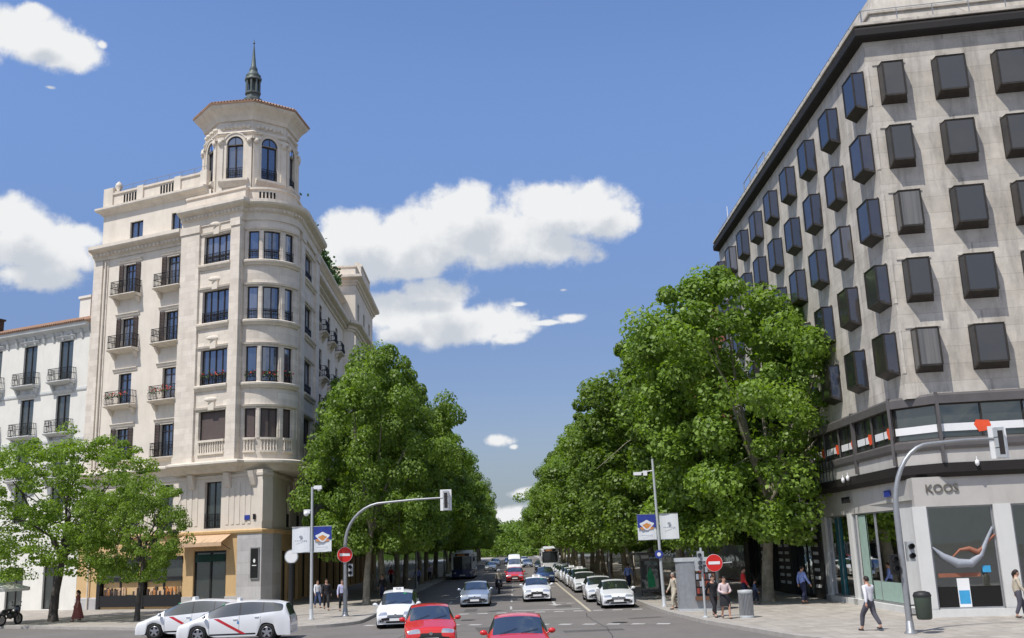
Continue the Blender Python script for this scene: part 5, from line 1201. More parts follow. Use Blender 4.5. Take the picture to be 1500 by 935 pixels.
def banner_pole(label, loc, H, blue_left, cam_arm, w=.92, lean=0.):
    t = thing('banner_pole', label, 'pole', loc)
    mb = MB(); mb.tube([(0, 0, 0), (lean * .5, 0, H * .5), (lean, 0, H)], [.085, .075, .06], 12); mb.lathe((0, 0, 0), [(.16, 0), (.16, .06), (.1, .1), (.1, .5), (.085, .52)], 12); obj('pole', mb, M['paint_grey'], t)
    for s_ in (-1, 1):
        x0, x1 = (.1, .1 + w) if s_ > 0 else (-.1 - w, -.1); z0, z1 = 3.35, 4.6; k = lean * .5
        mb = MB()
        for i in range(6):
            u0, u1 = x0 + (x1 - x0) * i / 6, x0 + (x1 - x0) * (i + 1) / 6; f = lambda u: .03 * math.sin(u * 5)
            mb.quad((u0 + k, f(u0), z0), (u1 + k, f(u1), z0), (u1 + k, f(u1), z1), (u0 + k, f(u0), z1))
        mb.tube([(k, 0, z1 + .02), (k + s_ * (w + .12), 0, z1 + .02)], .018, 6, 1); mb.tube([(k, 0, z0 - .02), (k + s_ * (w + .12), 0, z0 - .02)], .018, 6, 1)
        b = obj('banner', mb, [M['banner'], M['galv']], t)
        mb = MB(); cx = (x0 + x1) / 2 + k; y = -.05
        if (s_ < 0) == blue_left:
            mb.quad((x0 + k, y, 3.95), (x1 + k, y, 3.95), (x1 + k, y, z1), (x0 + k, y, z1), 0)
            pts_ = [(cx + .33 * math.cos(q) * (1 + .25 * math.sin(3 * q)), y - .006, 4.08 + .22 * math.sin(q) * (1 + .2 * math.cos(4 * q))) for q in [2 * PI * i / 22 for i in range(22)]]
            mb.add(pts_, [tuple(range(22))], 3); mb.add([(cx + (p[0] - cx) * .6, y - .010, 4.0 + (p[2] - 4.0) * .55) for p in pts_], [tuple(range(22))], 1)
            mb.quad((cx - .3, y - .004, 3.86), (cx + .3, y - .004, 3.86), (cx + .36, y - .004, 3.98), (cx - .36, y - .004, 3.98), 1)
            for i in range(6): mb.quad((cx - .3 + i * .1, y, 3.55), (cx - .235 + i * .1, y, 3.55), (cx - .235 + i * .1, y, 3.58), (cx - .3 + i * .1, y, 3.58), 2)
        else:
            mb.add([(cx + .09 * math.cos(q), y, 4.12 + .07 * math.sin(q)) for q in [2 * PI * i / 14 for i in range(14)]], [tuple(range(14))], 2)
            for i in range(7): mb.quad((cx - .3 + i * .09, y, 3.9), (cx - .245 + i * .09, y, 3.9), (cx - .245 + i * .09, y, 3.95), (cx - .3 + i * .09, y, 3.95), 2)
            if not cam_arm: pass
        obj('banner_print', mb, [M['sign_blue'], M['print_orange'], M['print_grey'], M['banner']], b)
    mb = MB()
    if cam_arm:
        mb.tube([(0, 0, H - .05), (.35, 0, H + .02)], .03, 6); mb.box(lambda u, v, z: (u, v, z), .1, .5, -.1, .1, H - .12, H + .06); mb.ball((.35, 0, H - .12), .11, 10); mb.ball((-.3, 0, H - 1.35), .14, 10); mb.box(lambda u, v, z: (u, v, z), -.42, -.1, -.08, .08, H - 1.35, H - 1.15); mb.tube([(0, 0, H - 1.2), (-.3, 0, H - 1.2)], .03, 6)
        obj('camera_unit', mb, M['sign_white'], t)
    else:
        mb.tube([(lean * .9, 0, H - .6), (-1.0, 0, H - .72)], .03, 6); mb.box(lambda u, v, z: (u, v, z), -1.15, -.75, -.08, .08, H - .82, H - .66); mb.box(lambda u, v, z: (u, v, z), -.65, -.45, -.09, .09, H - .85, H - .6); obj('camera_unit', mb, M['sign_white'], t)
        mb = MB(); mb.tube([(-.12, -.1, 2.6), (-.12, -.13, 2.6)], .21, 20, 0, smooth=False); mb.tube([(-.12, -.131, 2.6), (-.12, -.134, 2.6)], .1, 16, 1, smooth=False); obj('round_blue_sign', mb, [M['sign_blue'], M['sign_white']], t)
    return t
banner_pole('white pole with cameras at its top and two banners, the blue one right', (-10.48, 52.9, .13), 6.65, False, True)
banner_pole('tall leaning grey pole with side arm and two banners, the blue one left', (7.42, 52.6, .13), 7.45, True, False, .95, -.12)
# no entry sign on a signal post (right)
t = thing('signal_post', 'slim post with a small traffic signal and no entry sign, between kiosk and litter bin', 'traffic light', (7.95, 44.2, .13))
mb = MB(); mb.tube([(0, 0, 0), (0, 0, 2.9)], .05, 10); mb.lathe((0, 0, 0), [(.14, 0), (.14, .06), (.06, .1)], 12); mb.tube([(0, 0, 2.18), (1.3, 0, 2.25)], .025, 6); obj('pole', mb, M['paint_grey'], t)
ne_sign(t, .52, -.05, 2.25, .36)
mb = MB(); mb.bx(-.16, .1, -.12, .12, 2.45, 2.75); mb.bx(-.3, -.02, -.14, .1, 1.95, 2.4)
for z in (2.6, 2.28, 2.08): mb.tube([(-.1, -.12, z), (-.1, -.26, z)], .08, 10, 1, cap=False)
obj('signal_head', mb, [M['paint_grey'], M['plastic']], t)
# round clock-like sign on a black post (left)
t = thing('round_sign_post', 'round pale disc on a thick black post beside the corner shop', 'sign', (-12.3, 56.5, .13))
mb = MB(); mb.tube([(0, 0, 0), (0, 0, 2.8)], .14, 10); mb.lathe((0, 0, 0), [(.25, 0), (.25, .1), (.15, .2)], 12); obj('pole', mb, M['black'], t)
mb = MB(); mb.tube([(0, .06, 3.15), (0, -.06, 3.15)], .38, 28, 0, smooth=False); mb.tube([(0, -.061, 3.15), (0, -.064, 3.15)], .33, 28, 1, smooth=False); obj('disc', mb, [M['galv'], M['sign_white']], t)
# grey advertising kiosk (rounded cylinder-ended cabinet)
t = thing('kiosk', 'grey ribbed street kiosk with an open side showing magazines, beside the no entry sign', 'kiosk', (8.6, 49.2, .13), R(-14))
mb = MB(); prof = [(.95 * math.cos(q), .75 * math.sin(q)) for q in [2 * PI * i / 40 for i in range(40)]]
sq = lambda c, s, rx, ry: (rx * math.copysign(abs(c) ** .45, c), ry * math.copysign(abs(s) ** .45, s))
ring = [sq(math.cos(2 * PI * i / 56), math.sin(2 * PI * i / 56), .98, .75) for i in range(56)]
ring2 = [(x * (1.012 if i % 2 else .995), y * (1.012 if i % 2 else .995)) for i, (x, y) in enumerate(ring)]
vs = [(x, y, z) for z in (.1, 2.28) for x, y in ring2]; mb.add(vs, [(i, (i + 1) % 56, 56 + (i + 1) % 56, 56 + i) for i in range(56)] + [tuple(range(56, 112))])
for z0, z1, k in ((0, .12, 1.03), (2.26, 2.42, 1.06)):
    vs = [(x * k, y * k, z) for z in (z0, z1) for x, y in ring]; mb.add(vs, [(i, (i + 1) % 56, 56 + (i + 1) % 56, 56 + i) for i in range(56)] + [tuple(range(56, 112))], 1)
obj('cabinet', mb, [M['galv'], M['paint_grey']], t)
mb = MB(); mb.bx(-.05, .9, -.9, -.77, .7, 2.1, 0)
for i in range(4):
    for j in range(6): mb.bx(0 + j * .145, .12 + j * .145, -.93, -.905, .8 + i * .32, 1.05 + i * .32, 1 + (i * 7 + j * 3) % 4)
mb.bx(-.1, .95, -.95, -.78, .5, .68, 2); obj('magazine_rack', mb, [M['black'], mat('faded_red_print', (.25, .04, .03), .6), mat('brown_print', (.14, .07, .04), .6), M['print_grey'], M['shutter']], t)
# bus shelter with green poster behind the taxis
t = thing('bus_shelter', 'glass bus shelter with a green poster panel on the right pavement behind the parked taxis', 'bus shelter', (8.2, 66, .13))
mb = MB(); mb.bx(-.75, .75, -2.2, 2.2, 2.45, 2.58)
for x, y in ((.65, -2.1), (.65, 0), (.65, 2.1), (-.5, -2.1), (-.5, 2.1)): mb.tube([(x, y, 0), (x, y, 2.46)], .04, 8)
obj('roof', mb, M['band'], t); mb = MB(); mb.bx(.62, .64, -2.1, 2.1, .35, 2.3); obj('glass_panel', mb, M['glass_shop'], t)
mb = MB(); mb.bx(-.55, .6, -2.2, -2.08, .25, 2.25, 0); mb.bx(-.48, .53, -2.215, -2.2, .4, 2.1, 1)
mb.add([(-.1, -2.225, .5), (.35, -2.225, .55), (.3, -2.225, 1.1), (.05, -2.225, 1.75), (-.15, -2.225, 1.2)], [(0, 1, 2, 3, 4)], 2)
obj('poster_panel', mb, [M['band'], M['glass_dark'], M['screen_green']], t); mb = MB(); mb.bx(.25, .6, -1.5, 1.5, .45, .5); obj('bench', mb, M['galv'], t)
# litter bins
t = thing('litter_bin', 'ribbed cylindrical steel litter bin standing on the right pavement', 'bin', (9.5, 43.3, .13))
mb = MB()
for k in range(28): q = 2 * PI * k / 28; mb.tube([(.27 * math.cos(q), .27 * math.sin(q), .08), (.27 * math.cos(q), .27 * math.sin(q), 1.02)], .026, 5)
mb.lathe((0, 0, 0), [(.25, .05), (.25, 1.0), (.2, 1.02)], 20); obj('body', mb, M['galv'], t)
mb = MB(); mb.lathe((0, 0, 0), [(.3, 1.0), (.31, 1.06), (.3, 1.12), (.2, 1.13), (.2, 1.02)], 24); mb.lathe((0, 0, 0), [(.29, 0), (.3, .1), (.28, .12)], 24); obj('rim', mb, M['paint_grey'], t)
t = thing('litter_bin', 'small dark green litter bin hung beside the foot of the right curved traffic light mast', 'bin', (13.15, 33.8, .13))
mb = MB(); mb.lathe((0, 0, 0), [(.2, .45), (.24, .5), (.27, 1.1), (.27, 1.16)], 16, smooth=True); obj('body', mb, mat('dark_green_plastic', (.05, .065, .05), .6), t)
mb = MB(); mb.lathe((0, 0, 0), [(.28, 1.16), (.29, 1.2), (.24, 1.3), (.1, 1.34)], 16); mb.tube([(-.4, .1, .9), (-.2, .05, .9)], .025, 6); mb.tube([(-.4, .1, .6), (-.2, .05, .6)], .025, 6); obj('lid', mb, M['plastic'], t)
# cafe umbrella (left edge)
t = thing('parasol', 'cream cafe parasol at the left edge of the picture', 'parasol', (-29.9, 59.0, .13)); t.scale = (1, 1, .84)
mb = MB(); mb.tube([(0, 0, 0), (0, 0, 3.0)], .035, 8); mb.lathe((0, 0, 0), [(.4, 0), (.4, .08), (.06, .12)], 12); obj('pole', mb, M['galv'], t)
mb = MB(); rr_ = 2.1
for k in range(8):
    a, b = 2 * PI * k / 8, 2 * PI * (k + 1) / 8; A = (rr_ * math.cos(a), rr_ * math.sin(a), 2.35); B = (rr_ * math.cos(b), rr_ * math.sin(b), 2.35); mb.add([(0, 0, 3.02), A, B, (A[0], A[1], 2.15), (B[0], B[1], 2.15)], [(0, 1, 2), (1, 3, 4, 2)])
obj('canopy', mb, mat('cream_canvas', (.80, .77, .68), .85, .05), t)
mb = MB()
for k in range(8): a = 2 * PI * k / 8; mb.tube([(0, 0, 2.95), (rr_ * math.cos(a), rr_ * math.sin(a), 2.33)], .015, 5); mb.tube([(0, 0, 2.2), (rr_ * .5 * math.cos(a), rr_ * .5 * math.sin(a), 2.64)], .012, 5)
obj('rib', mb, M['galv'], t)
# motorcycles and bicycles parked at the left
def motorbike(name, label, loc, rot, col, group=None):
    t = thing(name, label, 'motorcycle', loc, rot, group)
    for x in (-.62, .62):
        mb = MB(); n = 22
        mb.tube([(x + .27 * math.cos(2 * PI * i / n), 0, .3 + .27 * math.sin(2 * PI * i / n)) for i in range(n + 1)], .06, 8, cap=False); w = obj('wheel', mb, M['rubber'], t)
        mb = MB(); mb.tube([(x, -.03, .3), (x, .03, .3)], .2, 16); obj('rim', mb, M['rim'], w)
    mb = MB(); mb.tube([(.62, 0, .3), (.5, 0, .7), (.42, 0, .98)], .045, 8); mb.tube([(.42, -.32, 1.02), (.4, 0, 1.0), (.42, .32, 1.02)], .025, 6); mb.tube([(-.62, .08, .3), (-.1, .08, .4), (.1, 0, .35)], .05, 6); obj('frame', mb, M['plastic'], t)
    mb = MB(); mb.ball((.12, 0, .55), (.38, .17, .2), 12); mb.ball((-.5, 0, .65), (.32, .15, .14), 12); mb.ball((.5, 0, .78), (.12, .2, .28), 12); obj('bodywork', mb, col, t)
    mb = MB(); mb.ball((-.25, 0, .8), (.4, .15, .08), 12); obj('seat', mb, M['plastic'], t)
    mb = MB(); mb.ball((.6, 0, .85), (.06, .09, .08), 10); obj('headlight', mb, M['lamp'], t)
    mb = MB(); mb.tube([(.42, -.25, 1.0), (.42, -.3, 1.2)], .01, 5); mb.ball((.42, -.3, 1.22), (.02, .06, .04), 8); mb.tube([(.42, .25, 1.0), (.42, .3, 1.2)], .01, 5); mb.ball((.42, .3, 1.22), (.02, .06, .04), 8); obj('mirror', mb, M['plastic'], t)
    return t
motorbike('motorcycle', 'dark motorcycle parked under the cream parasol', (-28.2, 57.9, .13), 1.3, M['paint_black'])

# ================================================================== vehicles
from mathutils.bvhtree import BVHTree
def interp(tab, x):
    for (a, va), (b, vb) in zip(tab, tab[1:]):
        if (a - x) * (b - x) <= 0 and a != b: return va + (vb - va) * (x - a) / (b - a)
    return tab[0][1] if abs(x - tab[0][0]) < abs(x - tab[-1][0]) else tab[-1][1]
SPEC = dict(
    hatch=dict(L=4.25, W=1.80, wf=1.33, wr=-1.27, wrad=.32, top=[(1.95, .80), (1.2, .95), (1.0, .99), (.72, 1.14), (.2, 1.40), (-.1, 1.45), (-.6, 1.46), (-1.3, 1.41), (-1.6, 1.34), (-1.92, 1.02), (-2.06, .9)],
               sh=[(1.95, .72), (1.0, .90), (0, .93), (-1.5, 1.0), (-2.06, .86)], cowl=1.0, rf=.2, rr=-1.6, rb=-1.92, pill=[(-.41, -.37), (-1.17, -1.13)], wend=-1.55, wstart=.6),
    sedan=dict(L=4.55, W=1.80, wf=1.42, wr=-1.3, wrad=.32, top=[(2.1, .76), (1.3, .92), (1.05, .96), (.75, 1.1), (.2, 1.37), (-.2, 1.43), (-.7, 1.42), (-1.05, 1.36), (-1.62, 1.06), (-1.95, 1.03), (-2.2, .95)],
               sh=[(2.1, .70), (1.05, .88), (0, .92), (-1.6, .97), (-2.2, .88)], cowl=1.05, rf=.2, rr=-1.05, rb=-1.62, pill=[(-.42, -.36)], wend=-1.2, wstart=.65),
    mpv=dict(L=4.62, W=1.80, wf=1.42, wr=-1.36, wrad=.33, top=[(2.1, .78), (1.75, .92), (1.45, 1.02), (1.1, 1.2), (.4, 1.5), (0, 1.57), (-.6, 1.60), (-1.6, 1.54), (-2.05, 1.44), (-2.2, 1.1), (-2.26, .95)],
             sh=[(2.1, .70), (1.4, .90), (.5, .96), (-1.0, 1.07), (-2.1, 1.16), (-2.26, .9)], cowl=1.45, rf=.4, rr=-2.05, rb=-2.2, pill=[(-.27, -.23), (-1.21, -1.17)], wend=-2.0, wstart=1.05),
    van=dict(L=5.3, W=1.98, wf=1.75, wr=-1.55, wrad=.34, top=[(2.5, 1.05), (2.1, 1.22), (1.95, 1.30), (1.6, 1.70), (1.35, 1.98), (1.1, 2.3), (.8, 2.5), (0, 2.55), (-1.5, 2.55), (-2.45, 2.5), (-2.58, 1.4), (-2.6, 1.0)],
             sh=[(2.5, .85), (1.9, 1.1), (1, 1.2), (-2.4, 1.25), (-2.6, .95)], cowl=1.95, rf=1.35, rr=-2.45, rb=-2.58, pill=[(.25, .35), (-1.1, -1.0)], wend=-2.3, wstart=1.55),
)
def car_mesh(sp):
    L_, W_ = sp['L'], sp['W'] / 2; hl = L_ / 2; ar = sp['wrad'] + .065; wz = sp['wrad']
    st = []   # (x, low, sh, top, wlow, wsh, wtop)
    nz = sp['top'][0][1]; ns = sp['sh'][0][1]; rz = sp['top'][-1][1]; rs = sp['sh'][-1][1]
    low = .2
    st += [(hl - .10, low, low + .03, low + .05, W_ * .78, W_ * .80, W_ * .68, 0), (hl - .015, low, low + .14, low + .16, W_ * .84, W_ * .86, W_ * .72, 0), (hl, low, low + .27, low + .28, W_ * .86, W_ * .88, W_ * .72, 0),
           (hl - .03, low, ns - .13, ns - .11, W_ * .88, W_ * .90, W_ * .72, 0), (hl - .10, low, ns - .02, nz - .03, W_ * .91, W_ * .93, W_ * .74, 0)]
    xs = {sp['top'][0][0]} | {x for x, _ in sp['top'][1:-1]}
    for c in (sp['wf'], sp['wr']):
        for k in (-1.0, -.72, -.0, .72, 1.0): xs.add(round(c + k * ar, 3))
        xs.add(c + ar + .08); xs.add(c - ar - .08)
    for a, b in sp['pill']: xs |= {a, b}
    xs |= {sp['wstart'], sp['wend']}
    xs = sorted([x for x in xs if -hl + .12 < x < hl - .14], reverse=True)
    ok = [xs[0]]
    for x in xs[1:]:
        if ok[-1] - x > .035: ok.append(x)
        elif any(abs(x - q) < 1e-6 for pr in sp['pill'] for q in pr) or x in (sp['cowl'], sp['rf'], sp['rr'], sp['rb'], sp['wend'], sp['wstart']): ok[-1] = x
    for x in ok:
        lw = low
        for c in (sp['wf'], sp['wr']):
            d = abs(x - c)
            if d < ar * .995: lw = wz + math.sqrt(max(ar * ar - d * d, 0)) if d < ar * .9 else low + .18
        tp = interp(sp['top'], x); sh = interp(sp['sh'], x)
        e = 1 - .12 * max(0, (abs(x) - hl * .62) / (hl * .38)) ** 2
        house = sp['cowl'] > x > sp['rb']
        k = min(1, max(0, (tp - sh - .08) / .4)); wt = W_ * e * (.80 - .06 * k)
        st.append((x, lw, sh, tp, W_ * e * .97, W_ * e, wt, 1))
    st += [(-hl + .06, low, rs, rz, W_ * .90, W_ * .92, W_ * .72, 0), (-hl + .01, low, rs - .14, rz - .14, W_ * .89, W_ * .90, W_ * .72, 0), (-hl, low, .52, .54, W_ * .88, W_ * .88, W_ * .72, 0), (-hl + .01, low, .34, .36, W_ * .85, W_ * .86, W_ * .7, 0), (-hl + .10, low, low + .03, low + .05, W_ * .78, W_ * .8, W_ * .66, 0)]
    V = []; Fc = []; tags = []
    rows = 7
    for (x, lw, sh, tp, wl, ws, wt, _) in st:
        m1 = lw + (sh - lw) * .35; m2 = lw + (sh - lw) * .75
        half = [(wl, lw), (ws * 1.0, m1), (ws, m2), (ws * .965, sh), (wt, tp - .05 * min(1, (tp - sh) / .1 + .0) if tp - sh > .02 else tp), (wt * .55, tp), (0, tp + .008)]
        V += [(x, y, z) for y, z in half] + [(x, -y, z) for y, z in reversed(half[:-1])]
    K = 13
    for i in range(len(st) - 1):
        x0, x1 = st[i][0], st[i + 1][0]; xm = (x0 + x1) / 2; front = i < 4; rear = i >= len(st) - 5
        for k in range(K - 1):
            s_ = 0 if k < 6 else 1; kk = k if k < 6 else 11 - k      # row pair index on its side
            t = 'body'
            if front:
                if i == 3 and kk in (3,): t = 'hl%d' % s_
                if i == 3 and kk == 4: t = 'hl%d' % s_
                if i == 2 and kk == 5: t = 'grille'
                if i == 3 and kk == 5 and False: t = 'grille'
                if i == 1 and kk in (4, 5): t = 'grille'
            elif rear:
                if i == len(st) - 5 and kk in (3,): t = 'tl%d' % s_
                if i == len(st) - 6 and False: t = 'body'
                if i == len(st) - 4 and kk == 3: t = 'tl%d' % s_
            else:
                if kk in (4, 5) and sp['cowl'] >= xm >= sp['rf']: t = 'windshield'
                if kk in (4, 5) and sp['rr'] >= xm >= sp['rb']: t = 'rear_window'
                if kk == 3 and any(b <= xm <= a or a <= xm <= b for a, b in sp['pill']): t = 'pillar'
                elif kk == 3 and sp['wstart'] >= xm >= sp['wend']:
                    g = sum(1 for a, b in sp['pill'] if xm < a); t = 'sw%d_%d' % (s_, g)
            Fc.append((i * K + k, i * K + k + 1, (i + 1) * K + k + 1, (i + 1) * K + k)); tags.append(t)
    Fc.append(tuple(range(K))[::-1]); tags.append('body'); n = (len(st) - 1) * K; Fc.append(tuple(n + k for k in range(K))); tags.append('body')
    names = sorted(set(tags)); me = bpy.data.meshes.new('tmp'); me.from_pydata(V, [], Fc)
    for nme in names: me.materials.append(None)
    me.polygons.foreach_set('material_index', [names.index(t) for t in tags]); me.polygons.foreach_set('use_smooth', [True] * len(Fc))
    cr = me.attributes.new('crease_edge', 'FLOAT', 'EDGE')
    fa = {}
    for p in me.polygons:
        for ek in p.edge_keys: fa.setdefault(ek, []).append(names[p.material_index])
    for e in me.edges:
        l = fa.get(tuple(sorted(e.vertices)), [])
        g0 = [x for x in l if x.startswith('sw') or x in ('windshield', 'rear_window', 'pillar')]
        if len(l) == 2 and len(g0) == 1: cr.data[e.index].value = .95
        elif len(l) == 1: cr.data[e.index].value = .6
        elif len(l) == 2 and l[0] != l[1]: cr.data[e.index].value = .5
    o = bpy.data.objects.new('tmp', me); COL.objects.link(o); md = o.modifiers.new('s', 'SUBSURF'); md.levels = 2
    bpy.context.view_layer.update(); ev = bpy.data.meshes.new_from_object(o.evaluated_get(bpy.context.evaluated_depsgraph_get())); bpy.data.objects.remove(o)
    return ev, names
def face_groups(ev, names):
    vs = [tuple(v.co) for v in ev.vertices]; out = {}
    for p in ev.polygons: out.setdefault(names[p.material_index], []).append(tuple(p.vertices))
    res = {}
    for t, fs in out.items():
        used = sorted({i for f in fs for i in f}); mp = {i: k for k, i in enumerate(used)}
        m = MB(); m.add([vs[i] for i in used], [tuple(mp[i] for i in f) for f in fs], 0, True); res[t] = m
    return res, vs, [tuple(p.vertices) for p in ev.polygons]
CACHE = {}
def make_car(kind, label, cat, paint, loc, heading, taxi=False, stripe=False, group=None, plate=True):
    """heading: direction the car faces, radians from +X"""
    key = (kind, paint.name, taxi, stripe)
    if key in CACHE: return dup(CACHE[key], label, loc, heading)
    sp = SPEC[kind]; ev, names = car_mesh(sp); G_, vs, fs = face_groups(ev, names); bvh = BVHTree.FromPolygons(vs, fs)
    t = thing('taxi' if taxi else ('delivery_van' if kind == 'van' else 'car'), label, cat, loc, heading, group)
    hl = sp['L'] / 2; W_ = sp['W'] / 2
    obj('body', G_['body'], paint, t)
    def side(x, z, s, off=.006):
        h = bvh.ray_cast(Vector((x, s * 3, z)), Vector((0, -s, 0)))
        return (x, h[0].y + s * off, z) if h[0] else (x, s * (W_ + off), z)
    def front(y, z, s=1, off=.006):
        h = bvh.ray_cast(Vector((s * 5, y, z)), Vector((-s, 0, 0))); return (h[0].x + s * off, y, z) if h[0] else (s * (hl + off), y, z)
    obj('windshield', G_['windshield'], M['car_glass'], t); obj('rear_window', G_['rear_window'], M['car_glass'], t)
    for k in sorted(G_):
        if k.startswith('sw'): obj('side_window', G_[k], M['car_glass'], t)
        if k.startswith('hl'): obj('headlight', G_[k], M['lamp'], t)
        if k.startswith('tl'): obj('tail_light', G_[k], M['lamp_red'], t)
    obj('grille', G_['grille'], M['plastic'], t)
    if 'pillar' in G_: obj_pieces('door_pillar', G_['pillar'], M['plastic'], t, False, .01)
    mb = MB(); z0 = sp['wrad']; mb.bx(-hl + .25, hl - .25, -W_ * .72, W_ * .72, .17, .62)
    for c in (sp['wf'], sp['wr']):
        for s in (-1, 1): mb.tube([(c, s * W_ * .55, z0), (c, s * (W_ - .05), z0)], z0 + .055, 20)
    obj('underbody', mb, M['under'], t)
    for c in (sp['wf'], sp['wr']):
        for s in (-1, 1):
            y = s * (W_ - .11); r = sp['wrad']
            def ring(mb, prof, m=0, n=26):
                vv = []; ff = []
                for rr, yy in prof: vv += [(c + rr * math.cos(2 * PI * k / n), y + s * yy, z0 + rr * math.sin(2 * PI * k / n)) for k in range(n)]
                for i in range(len(prof) - 1): ff += [(i * n + k, i * n + (k + 1) % n, (i + 1) * n + (k + 1) % n, (i + 1) * n + k) for k in range(n)]
                mb.add(vv, ff, m, True)
            mb = MB(); ring(mb, [(r * .66, .02), (r * .64, .09), (r * .60, .09)]); mb.tube([(c, y, z0), (c, y + s * .085, z0)], r * .16, 12)
            for k in range(5):
                a = 2 * PI * k / 5 + .3; ca_, sa_ = math.cos(a), math.sin(a); q = [(-.05, r * .1), (.05, r * .1), (.035, r * .63), (-.035, r * .63)]
                mb.add([(c + ca_ * v - sa_ * u, y + s * .075, z0 + sa_ * v + ca_ * u) for u, v in q] + [(c + ca_ * v - sa_ * u * .6, y + s * .02, z0 + sa_ * v + ca_ * u * .6) for u, v in q], [(0, 1, 2, 3), (0, 4, 5, 1), (1, 5, 6, 2), (2, 6, 7, 3), (3, 7, 4, 0)])
            w = obj('wheel', mb, M['rim'], t)
            mb = MB(); ring(mb, [(r * .64, .085), (r * .72, .10), (r * .92, .10), (r, .07), (r, -.09), (r * .9, -.11), (r * .3, -.11), (.02, -.02), (r * .6, .01)]); obj('tyre', mb, M['rubber'], w)
    xm = sp['wstart'] + .12; zb = interp(sp['sh'], xm)
    for s in (-1, 1):
        mb = MB(); p = side(xm, zb, s, 0); mb.ball((xm, p[1] + s * .13, zb + .10), (.07, .11, .075), 12); mb.tube([(xm, p[1] - s * .02, zb + .03), (xm, p[1] + s * .08, zb + .07)], .025, 6)
        o = obj('side_mirror', mb, paint, t)
        mb = MB(); mb.ball((xm - .035, p[1] + s * .13, zb + .10), (.045, .09, .06), 10); obj('mirror_glass', mb, M['car_glass'], o)
    # shut lines, handles, sills as fine dark seams laid on the skin
    mb = MB(); dx = [sp['wstart'] - .08, sp['pill'][0][0] + .03] + ([sp['pill'][1][0] + .1] if len(sp['pill']) > 1 else [-1.1])
    for s in (-1, 1):
        for x in dx:
            zt = interp(sp['sh'], x) - .01
            for k in range(6):
                za, zb_ = .3 + (zt - .3) * k / 6, .3 + (zt - .3) * (k + 1) / 6
                if any((x - c) ** 2 + (za - z0) ** 2 < (z0 + .09) ** 2 for c in (sp['wf'], sp['wr'])): continue
                a, b = side(x - .006, za, s, .002), side(x + .006, za, s, .002); c_, d_ = side(x + .006, zb_, s, .002), side(x - .006, zb_, s, .002); mb.quad(a, b, c_, d_)
        for k in range(10):
            x0_, x1_ = sp['wf'] - .45 + (sp['wr'] + .9 - sp['wf']) * k / 10, sp['wf'] - .45 + (sp['wr'] + .9 - sp['wf']) * (k + 1) / 10
            mb.quad(side(x0_, .27, s, .004), side(x1_, .27, s, .004), side(x1_, .33, s, .004), side(x0_, .33, s, .004))
    obj('door_seam', mb, M['plastic'], t)
    mb = MB()
    for s in (-1, 1):
        for x in dx[1:]:
            p = side(x + .16, interp(sp['sh'], x) - .13, s, .0); mb.box(lambda u, v, z: (u, v, z), p[0] - .09, p[0] + .09, p[1] - .005, p[1] + s * .035, p[2] - .014, p[2] + .014)
    obj('door_handle', mb, paint, t)
    for s, nm in ((1, 'number_plate'), (-1, 'number_plate')):
        zc = .40 if s > 0 else .72; q = [front(-.26, zc - .055, s, .012), front(.26, zc - .055, s, .012), front(.26, zc + .055, s, .012), front(-.26, zc + .055, s, .012)]
        mx_ = max(abs(p[0]) for p in q) * s; mb = MB(); mb.bx(min(mx_, mx_ - s * .02), max(mx_, mx_ - s * .02), -.26, .26, zc - .057, zc + .057); obj(nm, mb, M['sign_white'], t)
    # bumper intakes, fog lamps, badge
    mb = MB()
    for s in (-1, 1):
        q = [front(s * .52, .3), front(s * .70, .3), front(s * .70, .4), front(s * .52, .38)]; mb.add(q, [(0, 1, 2, 3)])
    mb.add([front(-.42, .25), front(.42, .25), front(.42, .33), front(-.42, .33)], [(0, 1, 2, 3)]); obj('air_intake', mb, M['plastic'], t)
    zg = sp['sh'][0][1] - .12; mb = MB(); p = front(0, zg, 1, .01); mb.tube([(p[0] - .02, 0, zg), (p[0] + .01, 0, zg)], .06, 16); obj('badge', mb, M['chrome'], t)
    if kind in ('sedan', 'mpv'):
        mb = MB()
        for k in range(3): z = zg - .09 + k * .035; mb.add([front(-.36, z, 1, .014), front(.36, z, 1, .014), front(.36, z + .012, 1, .014), front(-.36, z + .012, 1, .014)], [(0, 1, 2, 3)])
        obj('grille_bar', mb, M['chrome'], t)
    # wipers
    mb = MB()
    for y0 in (-.5, .1):
        a = bvh.ray_cast(Vector((sp['cowl'] + .03, y0, 4)), Vector((0, 0, -1)))[0]; b = bvh.ray_cast(Vector((sp['cowl'] - .22, y0 + .48, 4)), Vector((0, 0, -1)))[0]
        if a and b: mb.tube([a + Vector((0, 0, .015)), b + Vector((.01, 0, .02))], .008, 4)
    obj('wiper', mb, M['plastic'], t)
    if taxi:
        xr = sp['rf'] - .45; zr = interp(sp['top'], xr) + .0
        mb = MB(); mb.prism(lambda u, v, z: (xr + v, u, z), -.24, .24, [(-.08, zr - .01), (.08, zr - .01), (.05, zr + .13), (-.05, zr + .13)]); o = obj('roof_sign', mb, M['sign_white'], t)
        me = text_mesh('TAXI', .11, .003); me.materials.clear(); me.materials.append(M['black'])
        for sg in (1,):
            me.transform(Matrix(((0, 0, sg, xr + sg * .078), (sg, 0, 0, 0), (0, 1, 0, zr + .06), (0, 0, 0, 1)))); obj('lettering', None, None, o, me=me)
        mb = MB(); p = bvh.ray_cast(Vector((sp['rf'] + .12, .35, 4)), Vector((0, 0, -1)))[0]; mb.ball(p, (.06, .1, .03), 8); obj('licence_card', mb, M['screen_green'], t)
